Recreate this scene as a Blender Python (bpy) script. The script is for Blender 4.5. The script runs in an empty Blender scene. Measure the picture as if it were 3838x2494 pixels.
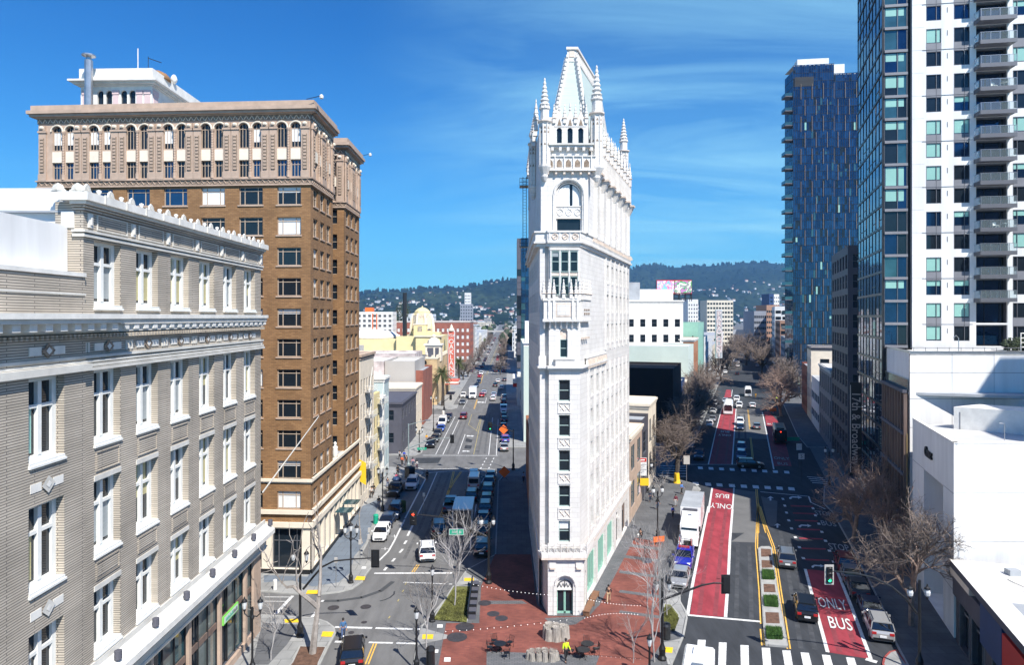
import bpy,math,random
from mathutils import Vector,Matrix
R=math.radians
random.seed(7)
C=bpy.context.scene.collection
SC=bpy.context.scene
FP=2558.7;CX=1919.0;HZ=1188.5;H=28.0
cam_d=bpy.data.cameras.new('camera');cam=bpy.data.objects.new('camera',cam_d);C.objects.link(cam)
cam.location=(0,0,H);cam.rotation_euler=(R(90),0,0)
cam_d.sensor_width=36;cam_d.lens=36*FP/3838;cam_d.shift_y=-(1247-HZ)/3838
cam_d.clip_start=0.5;cam_d.clip_end=30000
SC.camera=cam
SC.render.resolution_x=1024;SC.render.resolution_y=666
SUN=Vector((0.54,-0.84,0)).normalized();ELEV=R(49)
sdir=Vector((SUN.x*math.cos(ELEV),SUN.y*math.cos(ELEV),math.sin(ELEV)))
sd=bpy.data.lights.new('sun','SUN');sun=bpy.data.objects.new('sun',sd);C.objects.link(sun)
sd.energy=5.0;sd.angle=R(0.5);sd.color=(1.0,0.955,0.89)
sun.rotation_euler=(-sdir).to_track_quat('-Z','Y').to_euler();sun.location=(40,-60,150)
wd=bpy.data.worlds.new('World');SC.world=wd;wd.use_nodes=True
def sky_nodes():
 nt=wd.node_tree;N=nt.nodes;L=nt.links;N.clear()
 out=N.new('ShaderNodeOutputWorld');bg=N.new('ShaderNodeBackground');bg.inputs[1].default_value=0.058
 sky=N.new('ShaderNodeTexSky');sky.sky_type='NISHITA';sky.sun_disc=False
 sky.sun_elevation=ELEV;sky.sun_rotation=math.atan2(SUN.x,SUN.y);sky.air_density=1.0;sky.dust_density=0.15;sky.ozone_density=3.0
 hs=N.new('ShaderNodeHueSaturation');hs.inputs['Saturation'].default_value=1.28;hs.inputs['Hue'].default_value=0.497
 L.new(sky.outputs[0],hs.inputs['Color'])
 tc=N.new('ShaderNodeTexCoord');sep=N.new('ShaderNodeSeparateXYZ');L.new(tc.outputs['Generated'],sep.inputs[0])
 add=N.new('ShaderNodeMath');add.operation='ADD';add.inputs[1].default_value=0.12;L.new(sep.outputs[2],add.inputs[0])
 cmb=N.new('ShaderNodeCombineXYZ')
 for i in(0,1):
  dv=N.new('ShaderNodeMath');dv.operation='DIVIDE';L.new(sep.outputs[i],dv.inputs[0]);L.new(add.outputs[0],dv.inputs[1]);L.new(dv.outputs[0],cmb.inputs[i])
 mp=N.new('ShaderNodeMapping');mp.inputs['Rotation'].default_value=(0,0,R(-35));mp.inputs['Scale'].default_value=(0.55,1.5,1);mp.inputs['Location'].default_value=(1.3,0.4,0)
 L.new(cmb.outputs[0],mp.inputs[0])
 nz=N.new('ShaderNodeTexNoise');nz.inputs['Scale'].default_value=1.1;nz.inputs['Detail'].default_value=9;nz.inputs['Roughness'].default_value=0.62;nz.inputs['Distortion'].default_value=0.7
 L.new(mp.outputs[0],nz.inputs['Vector'])
 nz2=N.new('ShaderNodeTexNoise');nz2.inputs['Scale'].default_value=0.45;nz2.inputs['Detail'].default_value=2;L.new(mp.outputs[0],nz2.inputs['Vector'])
 r1=N.new('ShaderNodeValToRGB');r1.color_ramp.elements[0].position=0.4;r1.color_ramp.elements[1].position=0.74;L.new(nz.outputs['Fac'],r1.inputs[0])
 r2=N.new('ShaderNodeValToRGB');r2.color_ramp.elements[0].position=0.34;r2.color_ramp.elements[1].position=0.6;L.new(nz2.outputs['Fac'],r2.inputs[0])
 m=N.new('ShaderNodeMath');m.operation='MULTIPLY';L.new(r1.outputs[0],m.inputs[0]);L.new(r2.outputs[0],m.inputs[1])
 m2=N.new('ShaderNodeMath');m2.operation='MULTIPLY';m2.inputs[1].default_value=0.85;L.new(m.outputs[0],m2.inputs[0])
 def mt(op,a,b,c=None):
  n=N.new('ShaderNodeMath');n.operation=op
  for i,v in enumerate((a,b)):
   if isinstance(v,(int,float)):n.inputs[i].default_value=v
   else:L.new(v,n.inputs[i])
  return n.outputs[0]
 dt=N.new('ShaderNodeVectorMath');dt.operation='DOT_PRODUCT';L.new(tc.outputs['Generated'],dt.inputs[0]);dt.inputs[1].default_value=Vector((.34,1,.34)).normalized()
 side=N.new('ShaderNodeMapRange');side.interpolation_type='SMOOTHSTEP';side.inputs[1].default_value=.86;side.inputs[2].default_value=1.0;L.new(dt.outputs['Value'],side.inputs[0])
 hz_=mt('POWER',2.718,mt('MULTIPLY',mt('MAXIMUM',sep.outputs[2],0),-7.0))
 veil=mt('MULTIPLY',hz_,.95);cl=mt('MULTIPLY',mt('ADD',mt('MULTIPLY',side.outputs[0],.85),mt('MULTIPLY',r2.outputs[0],.16)),mt('MULTIPLY',r1.outputs[0],.75));cl=mt('ADD',cl,mt('MULTIPLY',side.outputs[0],.10));fac=mt('MINIMUM',cl,.96);vm=N.new('ShaderNodeMix');vm.data_type='RGBA';L.new(veil,vm.inputs['Factor']);vm.inputs[7].default_value=(3.4,9.6,12.4,1)
 mx=N.new('ShaderNodeMix');mx.data_type='RGBA';L.new(fac,mx.inputs['Factor']);tn=N.new('ShaderNodeVectorMath');tn.operation='MULTIPLY';tn.inputs[1].default_value=(0.09,0.88,1.6);L.new(hs.outputs[0],tn.inputs[0]);L.new(tn.outputs[0],vm.inputs[6]);L.new(vm.outputs[2],mx.inputs[6]);mx.inputs[7].default_value=(4.6,9.6,12.0,1)
 L.new(mx.outputs[2],bg.inputs[0]);L.new(bg.outputs[0],out.inputs[0])
sky_nodes()
SC.view_settings.view_transform='Standard';SC.view_settings.look='None';SC.view_settings.exposure=0.66;SC.view_settings.gamma=1
RG={'A1':(0,150,2.38),'A2':(0,700,2.38),'A3':(0,1300,2.38),'A4':(0,1844,2.38),'A5':(900,300,2.578),'A6':(900,1700,2.578),'A7':(1300,1050,3.438),'A8':(1300,1450,3.094),'B1':(1900,150,2.813),'B2':(1900,600,2.578),'B3':(1900,1150,2.578),'B4':(1900,1700,2.21),'B5':(2340,950,3.094),'B6':(2340,1400,2.579),'B7':(2300,1900,2.604),'B8':(1600,2000,2.975),'C1':(2850,150,2.38),'C2':(2850,750,2.38),'C3':(2850,1300,2.38),'C4':(2850,1844,2.38),'C5':(900,1950,2.844),'C6':(2650,1100,3.867),'C7':(2600,1400,3.868),'D1':(3100,1560,3.868),'D2':(1340,1300,3.363),'D3':(1640,1250,3.868),'D4':(2040,400,3.868),'D5':(3300,2000,3.132),'D6':(1500,1750,3.4375),'D7':(2330,1500,3.868),'D8':(1820,850,3.4375)}
def uv(r,x,y):
 a=RG[r];return a[0]+x/a[2],a[1]+y/a[2]
def g(r,x,y,z=0.0):
 u,v=uv(r,x,y);d=FP*(H-z)/(v-HZ);return Vector(((u-CX)/FP*d,d,z))
def at(r,x,y,d):
 u,v=uv(r,x,y);return Vector(((u-CX)/FP*d,d,H-(v-HZ)*d/FP))
def newmat(name):
 m=bpy.data.materials.new(name);m.use_nodes=True;nt=m.node_tree;b=nt.nodes['Principled BSDF'];return m,nt,b
def var(nt,b,col,amt,scale,stretch=(1,1,1),detail=4):
 N=nt.nodes;L=nt.links
 tc=N.new('ShaderNodeTexCoord');mp=N.new('ShaderNodeMapping');mp.inputs['Scale'].default_value=stretch
 nz=N.new('ShaderNodeTexNoise');nz.inputs['Scale'].default_value=scale;nz.inputs['Detail'].default_value=detail;nz.inputs['Roughness'].default_value=0.6
 L.new(tc.outputs['Object'],mp.inputs[0]);L.new(mp.outputs[0],nz.inputs['Vector'])
 rp=N.new('ShaderNodeValToRGB');e=rp.color_ramp.elements;e[0].position=0.3;e[1].position=0.7
 e[0].color=tuple(c*(1-amt)for c in col)+(1,);e[1].color=tuple(min(1,c*(1+amt))for c in col)+(1,)
 L.new(nz.outputs['Fac'],rp.inputs[0]);return rp.outputs[0],nz,mp,tc
def mat(name,col,rough=0.8,metal=0.0,amt=0.12,scale=0.6,bump=0.0,stretch=(1,1,1),spec=None):
 m,nt,b=newmat(name);o,nz,mp,tc=var(nt,b,col,amt,scale,stretch)
 nt.links.new(o,b.inputs['Base Color']);b.inputs['Roughness'].default_value=rough;b.inputs['Metallic'].default_value=metal
 if spec is not None:b.inputs['Specular IOR Level'].default_value=spec
 if bump:
  bp=nt.nodes.new('ShaderNodeBump');bp.inputs['Strength'].default_value=bump;bp.inputs['Distance'].default_value=0.05
  n2=nt.nodes.new('ShaderNodeTexNoise');n2.inputs['Scale'].default_value=scale*12;nt.links.new(tc.outputs['Object'],n2.inputs['Vector'])
  nt.links.new(n2.outputs['Fac'],bp.inputs['Height']);nt.links.new(bp.outputs[0],b.inputs['Normal'])
 return m
def brickmat(name,c1,c2,mortar,w=0.4,h=0.14,msize=0.02,amt=0.2,rough=0.9,bias=0.0,flat=False,big=0.25):
 m,nt,b=newmat(name);N=nt.nodes;L=nt.links
 tc=N.new('ShaderNodeTexCoord');sp=N.new('ShaderNodeSeparateXYZ');L.new(tc.outputs['Object'],sp.inputs[0])
 cb=N.new('ShaderNodeCombineXYZ')
 if flat:L.new(sp.outputs[0],cb.inputs[0]);L.new(sp.outputs[1],cb.inputs[1])
 else:
  ad=N.new('ShaderNodeMath');L.new(sp.outputs[0],ad.inputs[0]);L.new(sp.outputs[1],ad.inputs[1]);L.new(ad.outputs[0],cb.inputs[0]);L.new(sp.outputs[2],cb.inputs[1])
 bk=N.new('ShaderNodeTexBrick');bk.inputs['Scale'].default_value=1;bk.inputs['Brick Width'].default_value=w;bk.inputs['Row Height'].default_value=h
 bk.inputs['Mortar Size'].default_value=msize;bk.inputs['Color1'].default_value=c1+(1,);bk.inputs['Color2'].default_value=c2+(1,);bk.inputs['Mortar'].default_value=mortar+(1,);bk.inputs['Bias'].default_value=bias
 L.new(cb.outputs[0],bk.inputs['Vector'])
 nz=N.new('ShaderNodeTexNoise');nz.inputs['Scale'].default_value=big;nz.inputs['Detail'].default_value=6;L.new(tc.outputs['Object'],nz.inputs['Vector'])
 mr=N.new('ShaderNodeMapRange');mr.inputs[1].default_value=0.3;mr.inputs[2].default_value=0.7;mr.inputs[3].default_value=1-amt;mr.inputs[4].default_value=1+amt;L.new(nz.outputs['Fac'],mr.inputs[0])
 mu=N.new('ShaderNodeVectorMath');mu.operation='SCALE';L.new(bk.outputs['Color'],mu.inputs[0]);L.new(mr.outputs[0],mu.inputs['Scale'])
 L.new(mu.outputs[0],b.inputs['Base Color']);b.inputs['Roughness'].default_value=rough
 bp=N.new('ShaderNodeBump');bp.inputs['Strength'].default_value=0.5;bp.inputs['Distance'].default_value=0.02;bp.invert=True
 L.new(bk.outputs['Fac'],bp.inputs['Height']);L.new(bp.outputs[0],b.inputs['Normal'])
 return m
def glass(name,col=(0.012,0.018,0.025),rough=0.03,metal=0.0,spec=1.0,amt=0.25,wav=0.0):
 m,nt,b=newmat(name);o,nz,mp,tc=var(nt,b,col,amt,0.4);nt.links.new(o,b.inputs['Base Color'])
 b.inputs['Roughness'].default_value=rough;b.inputs['Metallic'].default_value=metal;b.inputs['Specular IOR Level'].default_value=spec
 if wav:
  bp=nt.nodes.new('ShaderNodeBump');bp.inputs['Strength'].default_value=wav;bp.inputs['Distance'].default_value=0.1
  n2=nt.nodes.new('ShaderNodeTexNoise');n2.inputs['Scale'].default_value=0.5;nt.links.new(tc.outputs['Object'],n2.inputs['Vector']);nt.links.new(n2.outputs['Fac'],bp.inputs['Height']);nt.links.new(bp.outputs[0],b.inputs['Normal'])
 return m
def emit(name,col,st):
 m,nt,b=newmat(name);b.inputs['Base Color'].default_value=col+(1,);b.inputs['Emission Color'].default_value=col+(1,);b.inputs['Emission Strength'].default_value=st;return m
M={}
M['asphalt']=mat('asphalt',(0.15,0.149,0.146),0.85,amt=0.2,scale=0.5,bump=0.3,stretch=(1.6,.35,1),spec=0.25)
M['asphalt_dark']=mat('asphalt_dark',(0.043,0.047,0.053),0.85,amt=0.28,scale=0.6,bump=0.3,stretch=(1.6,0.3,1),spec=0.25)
M['asphalt_light']=mat('asphalt_light',(0.14,0.14,0.137),0.88,amt=0.12,scale=0.4,bump=0.2,spec=0.2)
M['concrete']=brickmat('concrete',(0.30,0.30,0.285),(0.26,0.262,0.255),(0.17,0.17,0.165),w=1.5,h=1.5,msize=0.03,flat=True,amt=0.2,big=0.5)
M['kerb']=mat('kerb',(0.34,0.34,0.32),0.85,amt=0.15,scale=1.2)
M['kerb_red']=mat('kerb_red',(0.30,0.06,0.05),0.7,amt=0.25,scale=1.5)
M['paver']=brickmat('paver',(0.225,0.068,0.047),(0.165,0.048,0.036),(0.15,0.07,0.055),w=0.42,h=0.21,msize=0.012,flat=True,amt=0.28,big=0.35)
M['paver_grey']=brickmat('paver_grey',(0.11,0.115,0.12),(0.15,0.15,0.155),(0.06,0.06,0.06),w=0.42,h=0.21,msize=0.015,flat=True,amt=0.15)
M['walk_blue_grey']=brickmat('walk_blue_grey',(0.15,0.18,0.215),(0.135,0.162,0.195),(0.08,0.09,0.1),w=1.5,h=1.5,msize=0.02,flat=True,amt=0.15)
M['sidewalk_grey']=brickmat('sidewalk_grey',(0.115,0.118,0.122),(0.1,0.103,0.108),(0.06,0.06,0.06),w=1.2,h=1.2,msize=0.02,flat=True,amt=0.2,big=0.4)
M['paint_white']=mat('paint_white',(0.62,0.62,0.60),0.7,amt=0.3,scale=5.0)
M['paint_yellow']=mat('paint_yellow',(0.72,0.42,0.075),0.7,amt=0.15,scale=3.0)
M['paint_worn_shaded']=mat('paint_worn_shaded',(0.34,0.35,0.35),0.8,amt=0.35,scale=4)  # worn lettering paint, darkened further to carry the shade on the right lanes
M['paint_faded']=mat('paint_faded',(0.38,0.31,0.12),0.75,amt=0.25,scale=3.0)
M['bus_red']=mat('bus_red',(0.28,0.04,0.052),0.8,amt=0.3,scale=0.7,stretch=(1,.4,1),spec=0.3)
M['tactile']=mat('tactile',(0.85,0.52,0.02),0.6,amt=0.1,scale=3)
M['lawn']=mat('lawn',(0.135,0.14,0.035),0.95,amt=0.5,scale=1.2,bump=0.8)
M['mulch']=mat('mulch',(0.13,0.07,0.045),0.95,amt=0.4,scale=3,bump=0.8)
M['white_brick']=brickmat('white_brick',(0.50,0.44,0.36),(0.42,0.37,0.30),(0.17,0.15,0.13),w=3.5,h=0.125,msize=0.024,amt=0.2,big=0.3)
M['white_stone']=mat('white_stone',(0.70,0.68,0.63),0.7,amt=0.12,scale=1.2)
M['plaster']=mat('plaster',(0.70,0.70,0.69),0.75,amt=0.1,scale=0.5,stretch=(1.5,1.5,.2))
M['cornice']=mat('cornice',(0.58,0.56,0.51),0.75,amt=0.14,scale=0.8)
M['terracotta']=brickmat('terracotta',(0.70,0.675,0.64),(0.665,0.635,0.595),(0.50,0.47,0.43),w=1.1,h=0.46,msize=0.012,amt=0.09,rough=0.6,big=0.6)
M['terra_stain']=mat('terra_stain',(0.66,0.55,0.46),0.65,amt=0.22,scale=2.5)
M['roof_pale']=mat('roof_pale',(0.44,0.52,0.49),0.6,amt=0.1,scale=2,stretch=(.3,.3,4))
M['tan_stone']=mat('tan_stone',(0.44,0.325,0.245),0.8,amt=0.16,scale=1.0)
M['cream']=mat('cream',(0.74,0.65,0.52),0.8,amt=0.08,scale=0.8)
M['brown_brick']=brickmat('brown_brick',(0.30,0.165,0.072),(0.22,0.115,0.048),(0.16,0.095,0.05),w=0.45,h=0.17,msize=0.014,amt=0.2,big=0.35)
M['dark_relief']=mat('dark_relief',(0.25,0.19,0.14),0.9,amt=0.5,scale=5)
M['win_frame']=mat('win_frame',(0.74,0.74,0.70),0.6,amt=0.05,scale=2)
M['tan_frame']=mat('tan_frame',(0.42,0.33,0.25),0.6,amt=0.1,scale=2)
M['grey_frame']=mat('grey_frame',(0.13,0.135,0.15),0.5,metal=0.3,amt=0.08,scale=1)
M['green_frame']=mat('green_frame',(0.28,0.37,0.35),0.6,amt=0.08,scale=2)
M['fin_bronze']=mat('fin_bronze',(0.2,0.15,0.11),0.5)
M['black']=mat('black',(0.012,0.012,0.013),0.45,amt=0.2,scale=3)
M['dark_metal']=mat('dark_metal',(0.03,0.032,0.035),0.4,metal=0.4,amt=0.2,scale=3)
M['steel']=mat('steel',(0.45,0.46,0.47),0.35,metal=0.8,amt=0.12,scale=2)
M['grey_pole']=mat('grey_pole',(0.30,0.36,0.36),0.5,metal=0.3,amt=0.1,scale=2)
M['glass']=glass('glass',spec=0.5);M['glass_blue']=glass('glass_blue',(0.02,0.07,0.15),0.04,0.55)
M['bus_red_worn']=mat('bus_red_worn',(0.21,0.036,0.045),0.8,amt=0.25,scale=1.2)
M['asphalt_worn']=mat('asphalt_worn',(0.058,0.062,0.068),0.85,amt=0.3,scale=1.0,spec=0.25)
M['tel_worn']=mat('road_worn',(0.115,0.115,0.114),0.85,amt=0.3,scale=1.0,spec=0.25)
M['glass_deep']=glass('glass_deep',(0.012,0.043,0.10),0.05,0.6)
M['glass_teal']=glass('glass_teal',(0.05,0.13,0.15),0.06,0.4)
M['glass_lobby']=glass('glass_lobby',(0.16,0.19,0.18),0.06,0.2)
M['curtain_teal']=mat('curtain_teal',(0.26,0.49,0.43),0.35,amt=0.06,scale=0.6)
M['blind']=mat('blind',(0.72,0.72,0.70),0.5,amt=0.05,scale=1.5)
M['blind_yellow']=mat('blind_yellow',(0.42,0.38,0.20),0.5,amt=0.12,scale=1.5,stretch=(1,1,8))
M['blind_grey']=mat('blind_grey',(0.28,0.31,0.32),0.4,amt=0.12,scale=1.5,stretch=(1,1,8))
M['panel_grey']=mat('panel_grey',(0.19,0.195,0.215),0.6,amt=0.1,scale=0.7)
M['dark_stone']=mat('dark_stone',(0.075,0.072,0.085),0.6,amt=0.15,scale=0.6)
M['brown_panel']=mat('brown_panel',(0.15,0.105,0.085),0.6,amt=0.25,scale=1.0,stretch=(1,1,.2))
M['gold']=mat('gold',(0.45,0.33,0.16),0.5,amt=0.1)
M['mint']=mat('mint',(0.27,0.50,0.40),0.6,amt=0.06,scale=1)
M['mint_wall']=mat('mint_wall',(0.53,0.61,0.55),0.85,amt=0.05,scale=0.3)
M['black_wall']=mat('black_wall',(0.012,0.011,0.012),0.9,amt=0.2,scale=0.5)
M['brick_red']=brickmat('brick_red',(0.33,0.10,0.065),(0.25,0.075,0.05),(0.2,0.12,0.1),w=0.6,h=0.2,msize=0.02)
M['brick_orange']=brickmat('brick_orange',(0.45,0.18,0.08),(0.38,0.15,0.07),(0.3,0.2,0.15),w=0.6,h=0.2,msize=0.02)
M['painted_brick']=brickmat('painted_brick',(0.62,0.56,0.54),(0.50,0.42,0.40),(0.42,0.36,0.34),w=0.6,h=0.2,msize=0.03,amt=0.35,big=0.4)
M['yellow_wall']=mat('yellow_wall',(0.72,0.60,0.32),0.85,amt=0.08,scale=0.4)
M['tan_brick']=brickmat('tan_brick',(0.58,0.42,0.22),(0.50,0.36,0.19),(0.5,0.4,0.28),w=0.6,h=0.2,msize=0.02)
M['charcoal']=mat('charcoal',(0.085,0.085,0.105),0.7,amt=0.12,scale=0.8)
M['pale_blue']=mat('pale_blue',(0.42,0.50,0.50),0.8,amt=0.08)
M['pink']=mat('pink',(0.62,0.47,0.46),0.8,amt=0.06)
M['wood']=mat('wood',(0.22,0.11,0.06),0.6,amt=0.25,scale=2,stretch=(6,1,1))
M['stump']=mat('stump',(0.33,0.30,0.26),0.9,amt=0.4,scale=3,stretch=(3,3,.5),bump=0.8)
M['bark_pale']=mat('bark_pale',(0.30,0.265,0.235),0.9,amt=0.3,scale=2)
M['bark_brown']=mat('bark_brown',(0.19,0.15,0.125),0.9,amt=0.3,scale=1)
M['bark_dark']=mat('bark_dark',(0.06,0.05,0.042),0.9,amt=0.3,scale=1)
M['bark_white']=mat('bark_white',(0.36,0.34,0.325),0.9,amt=0.25,scale=2)
M['bark_plane']=mat('bark_plane',(0.27,0.19,0.15),0.9,amt=0.35,scale=2)
M['palm_leaf']=mat('palm_leaf',(0.075,0.09,0.03),0.7,amt=0.5,scale=2)
M['leaf']=mat('leaf',(0.06,0.085,0.025),0.8,amt=0.4,scale=2)
M['leaf_dark']=mat('leaf_dark',(0.03,0.045,0.02),0.8,amt=0.4,scale=1)
M['bud']=mat('bud',(0.36,0.30,0.06),0.8,amt=0.3,scale=2)
M['grass']=mat('grass',(0.05,0.125,0.02),0.9,amt=0.4,scale=3)
M['tyre']=mat('tyre',(0.012,0.012,0.012),0.85,amt=0.1)
M['rim']=mat('rim',(0.35,0.35,0.36),0.3,metal=0.8,amt=0.1)
M['car_glass']=glass('car_glass',(0.01,0.012,0.015),0.04)
M['head_lamp']=mat('head_lamp',(0.75,0.77,0.8),0.15,amt=0.05)
M['tail_lamp']=mat('tail_lamp',(0.42,0.02,0.02),0.3,amt=0.1)
M['plate']=mat('plate',(0.75,0.75,0.75),0.5,amt=0.05)
M['sign_green']=mat('sign_green',(0.01,0.33,0.2),0.5,amt=0.05)
M['sign_red']=mat('sign_red',(0.5,0.02,0.015),0.5,amt=0.08)
M['sign_lime']=mat('sign_lime',(0.2,0.6,0.1),0.5,amt=0.05)
M['sign_blue']=mat('sign_blue',(0.015,0.05,0.14),0.6,amt=0.1)
M['sign_yellow']=mat('sign_yellow',(0.8,0.5,0.02),0.5,amt=0.05)
M['orange']=mat('orange',(0.85,0.16,0.02),0.6,amt=0.08)
M['marquee_red']=mat('marquee_red',(0.55,0.13,0.09),0.6,amt=0.15,scale=0.8)
M['lantern']=mat('lantern',(0.62,0.63,0.62),0.25,amt=0.06)
M['lamp_red']=emit('lamp_red',(1.0,0.05,0.02),2.0);M['lamp_green']=emit('lamp_green',(0.03,0.7,0.3),1.0)
M['bulb']=emit('bulb',(1.0,0.98,0.95),0.6)
M['hill']=mat('hill',(0.035,0.055,0.03),0.95,amt=0.55,scale=0.006)
M['gravel']=mat('gravel',(0.50,0.50,0.49),0.9,amt=0.1,scale=0.5)
M['roof_grey']=mat('roof_grey',(0.33,0.35,0.37),0.8,amt=0.18,scale=0.4)
M['roof_dark']=mat('roof_dark',(0.07,0.075,0.08),0.8,amt=0.2,scale=0.4)
for i,c in enumerate([(0.66,0.66,0.64),(0.6,0.55,0.45),(0.42,0.40,0.37),(0.33,0.19,0.13),(0.55,0.58,0.6),(0.24,0.26,0.3)]):M['city%d'%i]=mat('city_wall_%s'%'abcdef'[i],c,0.85,amt=0.1,scale=0.1)
_pc={}
def paint(col,metal=0.0,rough=0.28):
 k=(col,metal)
 if k not in _pc:
  m,nt,b=newmat('car_paint');b.inputs['Base Color'].default_value=col+(1,);b.inputs['Roughness'].default_value=rough;b.inputs['Metallic'].default_value=metal;b.inputs['Coat Weight'].default_value=0.5;b.inputs['Coat Roughness'].default_value=0.08;_pc[k]=m
 return _pc[k]
_cc={}
def cloth(col):
 if col not in _cc:_cc[col]=mat('cloth',col,0.9,amt=0.15,scale=6)
 return _cc[col]
class MB:
 def __init__(s):s.v=[];s.f=[];s.m=[];s.mats=[]
 def mi(s,m):
  if isinstance(m,str):m=M[m]
  if m not in s.mats:s.mats.append(m)
  return s.mats.index(m)
 def face(s,pts,m):
  n=len(s.v);s.v+=[tuple(p)for p in pts];s.f.append(tuple(range(n,n+len(pts))));s.m.append(s.mi(m))
 def hexa(s,p,m,top=None):
  n=len(s.v);s.v+=[tuple(q)for q in p];k=s.mi(m);kt=s.mi(top)if top else k
  for i,f in enumerate([(0,3,2,1),(4,5,6,7),(0,1,5,4),(1,2,6,5),(2,3,7,6),(3,0,4,7)]):
   s.f.append(tuple(n+j for j in f));s.m.append(kt if i==1 else k)
 def box(s,x0,x1,y0,y1,z0,z1,m,top=None):
  s.hexa([(x0,y0,z0),(x1,y0,z0),(x1,y1,z0),(x0,y1,z0),(x0,y0,z1),(x1,y0,z1),(x1,y1,z1),(x0,y1,z1)],m,top)
 def prism(s,poly,z0,z1,m,top=None,bottom=True):
  n=len(poly);b=len(s.v);k=s.mi(m);kt=s.mi(top)if top else k
  s.v+=[(p[0],p[1],z0)for p in poly]+[(p[0],p[1],z1)for p in poly]
  for i in range(n):
   j=(i+1)%n;s.f.append((b+i,b+j,b+n+j,b+n+i));s.m.append(k)
  s.f.append(tuple(b+n+i for i in range(n)));s.m.append(kt)
  if bottom:s.f.append(tuple(b+i for i in reversed(range(n))));s.m.append(k)
 def tube(s,pts,rad,m,n=6,cap=True):
  pts=[Vector(p)for p in pts];rs=rad if isinstance(rad,(list,tuple))else[rad]*len(pts);b=len(s.v);k=s.mi(m);pd=None
  for i,p in enumerate(pts):
   d=(pts[min(i+1,len(pts)-1)]-pts[max(i-1,0)])
   d=d.normalized()if d.length>1e-9 else Vector((0,0,1))
   if pd is None or abs(pd.dot(d))>0.98:a=(Vector((1,0,0))if abs(d.x)<0.8 else Vector((0,1,0)))
   else:a=pd
   a=(a-d*a.dot(d)).normalized();pd=a;c=d.cross(a)
   for j in range(n):
    t=2*math.pi*j/n;s.v.append(tuple(p+(a*math.cos(t)+c*math.sin(t))*rs[i]))
  for i in range(len(pts)-1):
   for j in range(n):
    q=(j+1)%n;s.f.append((b+i*n+j,b+i*n+q,b+(i+1)*n+q,b+(i+1)*n+j));s.m.append(k)
  if cap:
   s.f.append(tuple(b+j for j in reversed(range(n))));s.m.append(k)
   e=b+(len(pts)-1)*n;s.f.append(tuple(e+j for j in range(n)));s.m.append(k)
 def lathe(s,prof,m,c=(0,0,0),n=10,ph=0.0,sx=1,sy=1):
  b=len(s.v);k=s.mi(m)
  for r,z in prof:
   for j in range(n):
    t=2*math.pi*j/n+ph;s.v.append((c[0]+r*sx*math.cos(t),c[1]+r*sy*math.sin(t),c[2]+z))
  for i in range(len(prof)-1):
   for j in range(n):
    q=(j+1)%n;s.f.append((b+i*n+j,b+i*n+q,b+(i+1)*n+q,b+(i+1)*n+j));s.m.append(k)
  s.f.append(tuple(b+j for j in reversed(range(n))));s.m.append(k)
  e=b+(len(prof)-1)*n;s.f.append(tuple(e+j for j in range(n)));s.m.append(k)
 def add(s,o,mtx):
  b=len(s.v);s.v+=[tuple(mtx@Vector(p))for p in o.v]
  for f,mm in zip(o.f,o.m):s.f.append(tuple(b+i for i in f));s.m.append(s.mi(o.mats[mm]))
 def mesh(s,name,smooth=False):
  me=bpy.data.meshes.new(name);me.from_pydata(s.v,[],s.f)
  for m in s.mats:me.materials.append(m)
  me.polygons.foreach_set('material_index',s.m)
  if smooth:me.polygons.foreach_set('use_smooth',[True]*len(s.f))
  me.update();return me
 def cut(s):
  if not hasattr(s,'c'):s.c=[]
  s.c.append(len(s.f))
 def build_each(s,name,parent):
  c=[0]+s.c+[len(s.f)]
  for a,b in zip(c,c[1:]):
   if b<=a:continue
   q=MB();q.mats=s.mats;mp={}
   for f,m in zip(s.f[a:b],s.m[a:b]):
    for i in f:
     if i not in mp:mp[i]=len(q.v);q.v.append(s.v[i])
    q.f.append(tuple(mp[i]for i in f));q.m.append(m)
   q.build(name,parent)
 def build(s,name,parent=None,loc=(0,0,0),rotz=0.0,smooth=False,label=None):
  return inst(name,s.mesh(name,smooth),parent,loc,rotz,label)
def inst(name,me,parent=None,loc=(0,0,0),rotz=0.0,label=None):
 o=bpy.data.objects.new(name,me);C.objects.link(o)
 if parent:o.parent=parent
 o.location=loc;o.rotation_euler=(0,0,rotz)
 if label:o['label']=label
 return o
def tag(o,label,cat,group=None):
 o['label']=label;o['category']=cat
 if group:o['group']=group
 return o
def thing(name,label,cat,loc=(0,0,0),rotz=0.0,group=None):
 return tag(inst(name,None,None,loc,rotz),label,cat,group)
def struct(name,mb,loc=(0,0,0),smooth=False):
 o=mb.build(name,None,loc,smooth=smooth);o['kind']='structure';return o
def copy_tree(o,parent=None):
 kids=list(o.children);c=o.copy();C.objects.link(c);c.parent=parent
 for k in kids:copy_tree(k,c)
 return c
def textmesh(txt,size,mtl,extrude=0.02,bold=0.0,sx=1.0):
 cu=bpy.data.curves.new('text','FONT');cu.body=txt;cu.size=size;cu.extrude=extrude;cu.offset=bold;cu.align_x='CENTER';cu.align_y='CENTER';cu.resolution_u=2
 o=bpy.data.objects.new('text',cu);C.objects.link(o);dg=bpy.context.evaluated_depsgraph_get()
 me=bpy.data.meshes.new_from_object(o.evaluated_get(dg));bpy.data.objects.remove(o);me.materials.clear();me.materials.append(M[mtl]if isinstance(mtl,str)else mtl)
 if sx!=1.0:me.transform(Matrix.Diagonal((sx,1,1,1)))
 return me
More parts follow.
